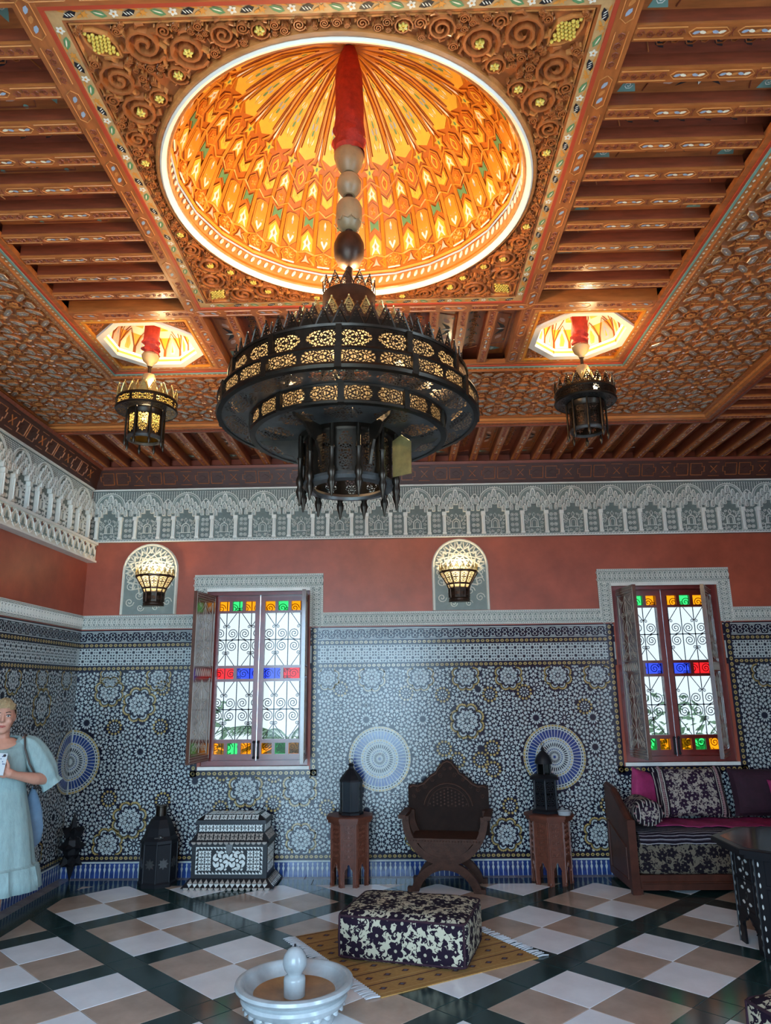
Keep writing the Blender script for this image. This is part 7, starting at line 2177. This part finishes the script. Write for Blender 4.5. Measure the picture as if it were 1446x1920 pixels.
for s in (-1, 1):
    sl = MB('linen'); P = [Vector((s*.135, .012, 1.415)), Vector((s*.185, .015, 1.385)), Vector((s*.235, .016, 1.31)), Vector((s*.29, .016, 1.22)), Vector((s*.335, .014, 1.15)), Vector((s*.355, .012, 1.115)), Vector((s*.375, .010, 1.08))]
    R_s = [.055, .078, .092, .098, .090, .062, .078]; n = 28; vs = []; fs = []
    ax = (P[-1]-P[0]).normalized(); u0 = Vector((0, 1, 0)); w0 = ax.cross(u0).normalized()
    for k, p in enumerate(P):
        for i in range(n):
            a = pi2*i/n; r = R_s[k]*(1+.05*sin(a*8)*(1 if 0 < k < 6 else 1.6)+.03*sin(a*3+k*1.3))
            vs.append(p+(u0*cos(a)+w0*sin(a))*r)
    for k in range(len(P)-1):
        for i in range(n): fs.append((k*n+i, k*n+(i+1) % n, (k+1)*n+(i+1) % n, (k+1)*n+i))
    sl.add(vs, fs); o = sl.build('sleeve', dress, True); md = o.modifiers.new('sub', 'SUBSURF'); md.levels = 1; md.render_levels = 2
# phone in her hands
ph = thing('phone', 'phone in a pale speckled case held by the person', 'phone', (PX, PY, 0), PA)
Tp = tr(.018, -.283, 1.272) @ rx(-0.35) @ ry(0.10)
b = MB('phone_case', 'tile_blue'); b.bbox(-.038, .038, -.075, .075, -.004, .005, .002, 'phone_case', Tp @ rx(PI/2))
b.box(-.038, .038, -.075, .075, -.005, -.004, 'phone_case', Tp @ rx(PI/2)); pc_ = b.build('case', ph)
b = MB('tile_blue', 'paint_black'); rnd = random.Random(3)
for i in range(16): x, y = rnd.uniform(-.03, .03), rnd.uniform(-.06, .068); b.prism(ngon(x, y, .004, 5, i), .005, .0056, 'tile_blue', Tp @ rx(PI/2))
b.prism(ngon(.02, .058, .010, 10), .005, .0065, 'paint_black', Tp @ rx(PI/2)); b.build('speckle', pc_)
# shoulder bag
bg_ = thing('shoulder_bag', 'blue-grey cloth bag hanging from the shoulder of the person', 'bag', (PX, PY, 0), PA)
b = MB('bag_cloth')
loft(b, [((.25, .17, 1.06), .008, .012), ((.25, .17, .99), .04, .03), ((.255, .20, .88), .07, .04), ((.26, .235, .76), .085, .045), ((.26, .26, .66), .080, .045), ((.26, .26, .62), .045, .03)], 22, None, lambda k, a: (1+.06*sin(a*5+k), 0.0)); b.build('bag_body', bg_, True)
b = MB('strap_brown'); b.tube([(.250, .165, 1.05), (.29, .06, 1.06), (.272, -.06, 1.13), (.205, -.105, 1.25), (.165, -.100, 1.36), (.155, -.04, 1.447), (.16, .03, 1.45), (.21, .115, 1.30), (.255, .175, 1.06)], .007, 6); b.build('strap', bg_, True)
# ================================================================ GARDEN BEYOND THE WINDOWS
g = MB('garden_ground'); g.box(-14, 16, YB+0.4, 24, -0.4, -0.3); g.box(-14, 16, -14, YF-0.3, -0.4, -0.05)
struct(g.build('garden_ground'), 'pale garden ground outside the windows')
def tree(name, label, x, y, h, crown, nleaf, seed, palm=False):
    t = thing(name, label, 'tree', (x, y, -0.3), 0, 'garden trees'); rnd = random.Random(seed)
    b = MB('bark'); b.tube([(0, 0, 0), (0.05, 0.02, h*0.4), (-0.03, 0.05, h*0.75), (0, 0, h)], [0.14, 0.11, 0.09, 0.05], 8)
    b.build('trunk', t, True)
    b = MB('leaf')
    if palm:
        for k in range(22):
            a = rnd.uniform(0, pi2); el = rnd.uniform(-0.3, 1.1); L = rnd.uniform(0.9, 1.5)*crown
            pts = [Vector((cos(a)*L*s*cos(el*(1-s*0.6)), sin(a)*L*s*cos(el*(1-s*0.6)), h+L*(sin(el)*s-0.55*s*s))) for s in [q/8 for q in range(9)]]
            b.tube(pts, 0.012, 4)
            sd = Vector((-sin(a), cos(a), 0))
            for q in range(1, 9):
                for s in (-1, 1):
                    for e in (0, 0.5):
                        p = pts[q-1].lerp(pts[q], e); tip = p+sd*s*0.28*crown+Vector((cos(a)*0.16, sin(a)*0.16, -0.14))
                        w = Vector((cos(a), sin(a), 0))*0.028
                        b.add([p-w, p+w, tip], [(0, 1, 2)])
    else:
        for k in range(nleaf):
            d = Vector((rnd.gauss(0, 1), rnd.gauss(0, 1), rnd.gauss(0, 0.8))); d = d.normalized()*crown*rnd.random()**0.4
            p = Vector((0, 0, h))+d; u = Vector((rnd.gauss(0, 1), rnd.gauss(0, 1), rnd.gauss(0, 1))).normalized(); w = u.orthogonal().normalized()
            s = rnd.uniform(0.06, 0.13)
            b.add([p-u*s, p+w*s*0.5, p+u*s, p-w*s*0.5], [(0, 1, 2, 3)])
    b.build('foliage', t)
tree('palm_tree', 'palm fronds seen through the window beside the carved chair', -1.9, 12.5, 1.1, 0.9, 0, 1, True)
tree('garden_tree', 'leafy garden tree low behind the window nearest the corner lamp', -4.6, 14.5, 1.1, 1.3, 700, 2)
tree('garden_tree', 'leafy garden tree low behind the window above the sofa', 5.0, 14.5, 0.8, 1.2, 650, 3)
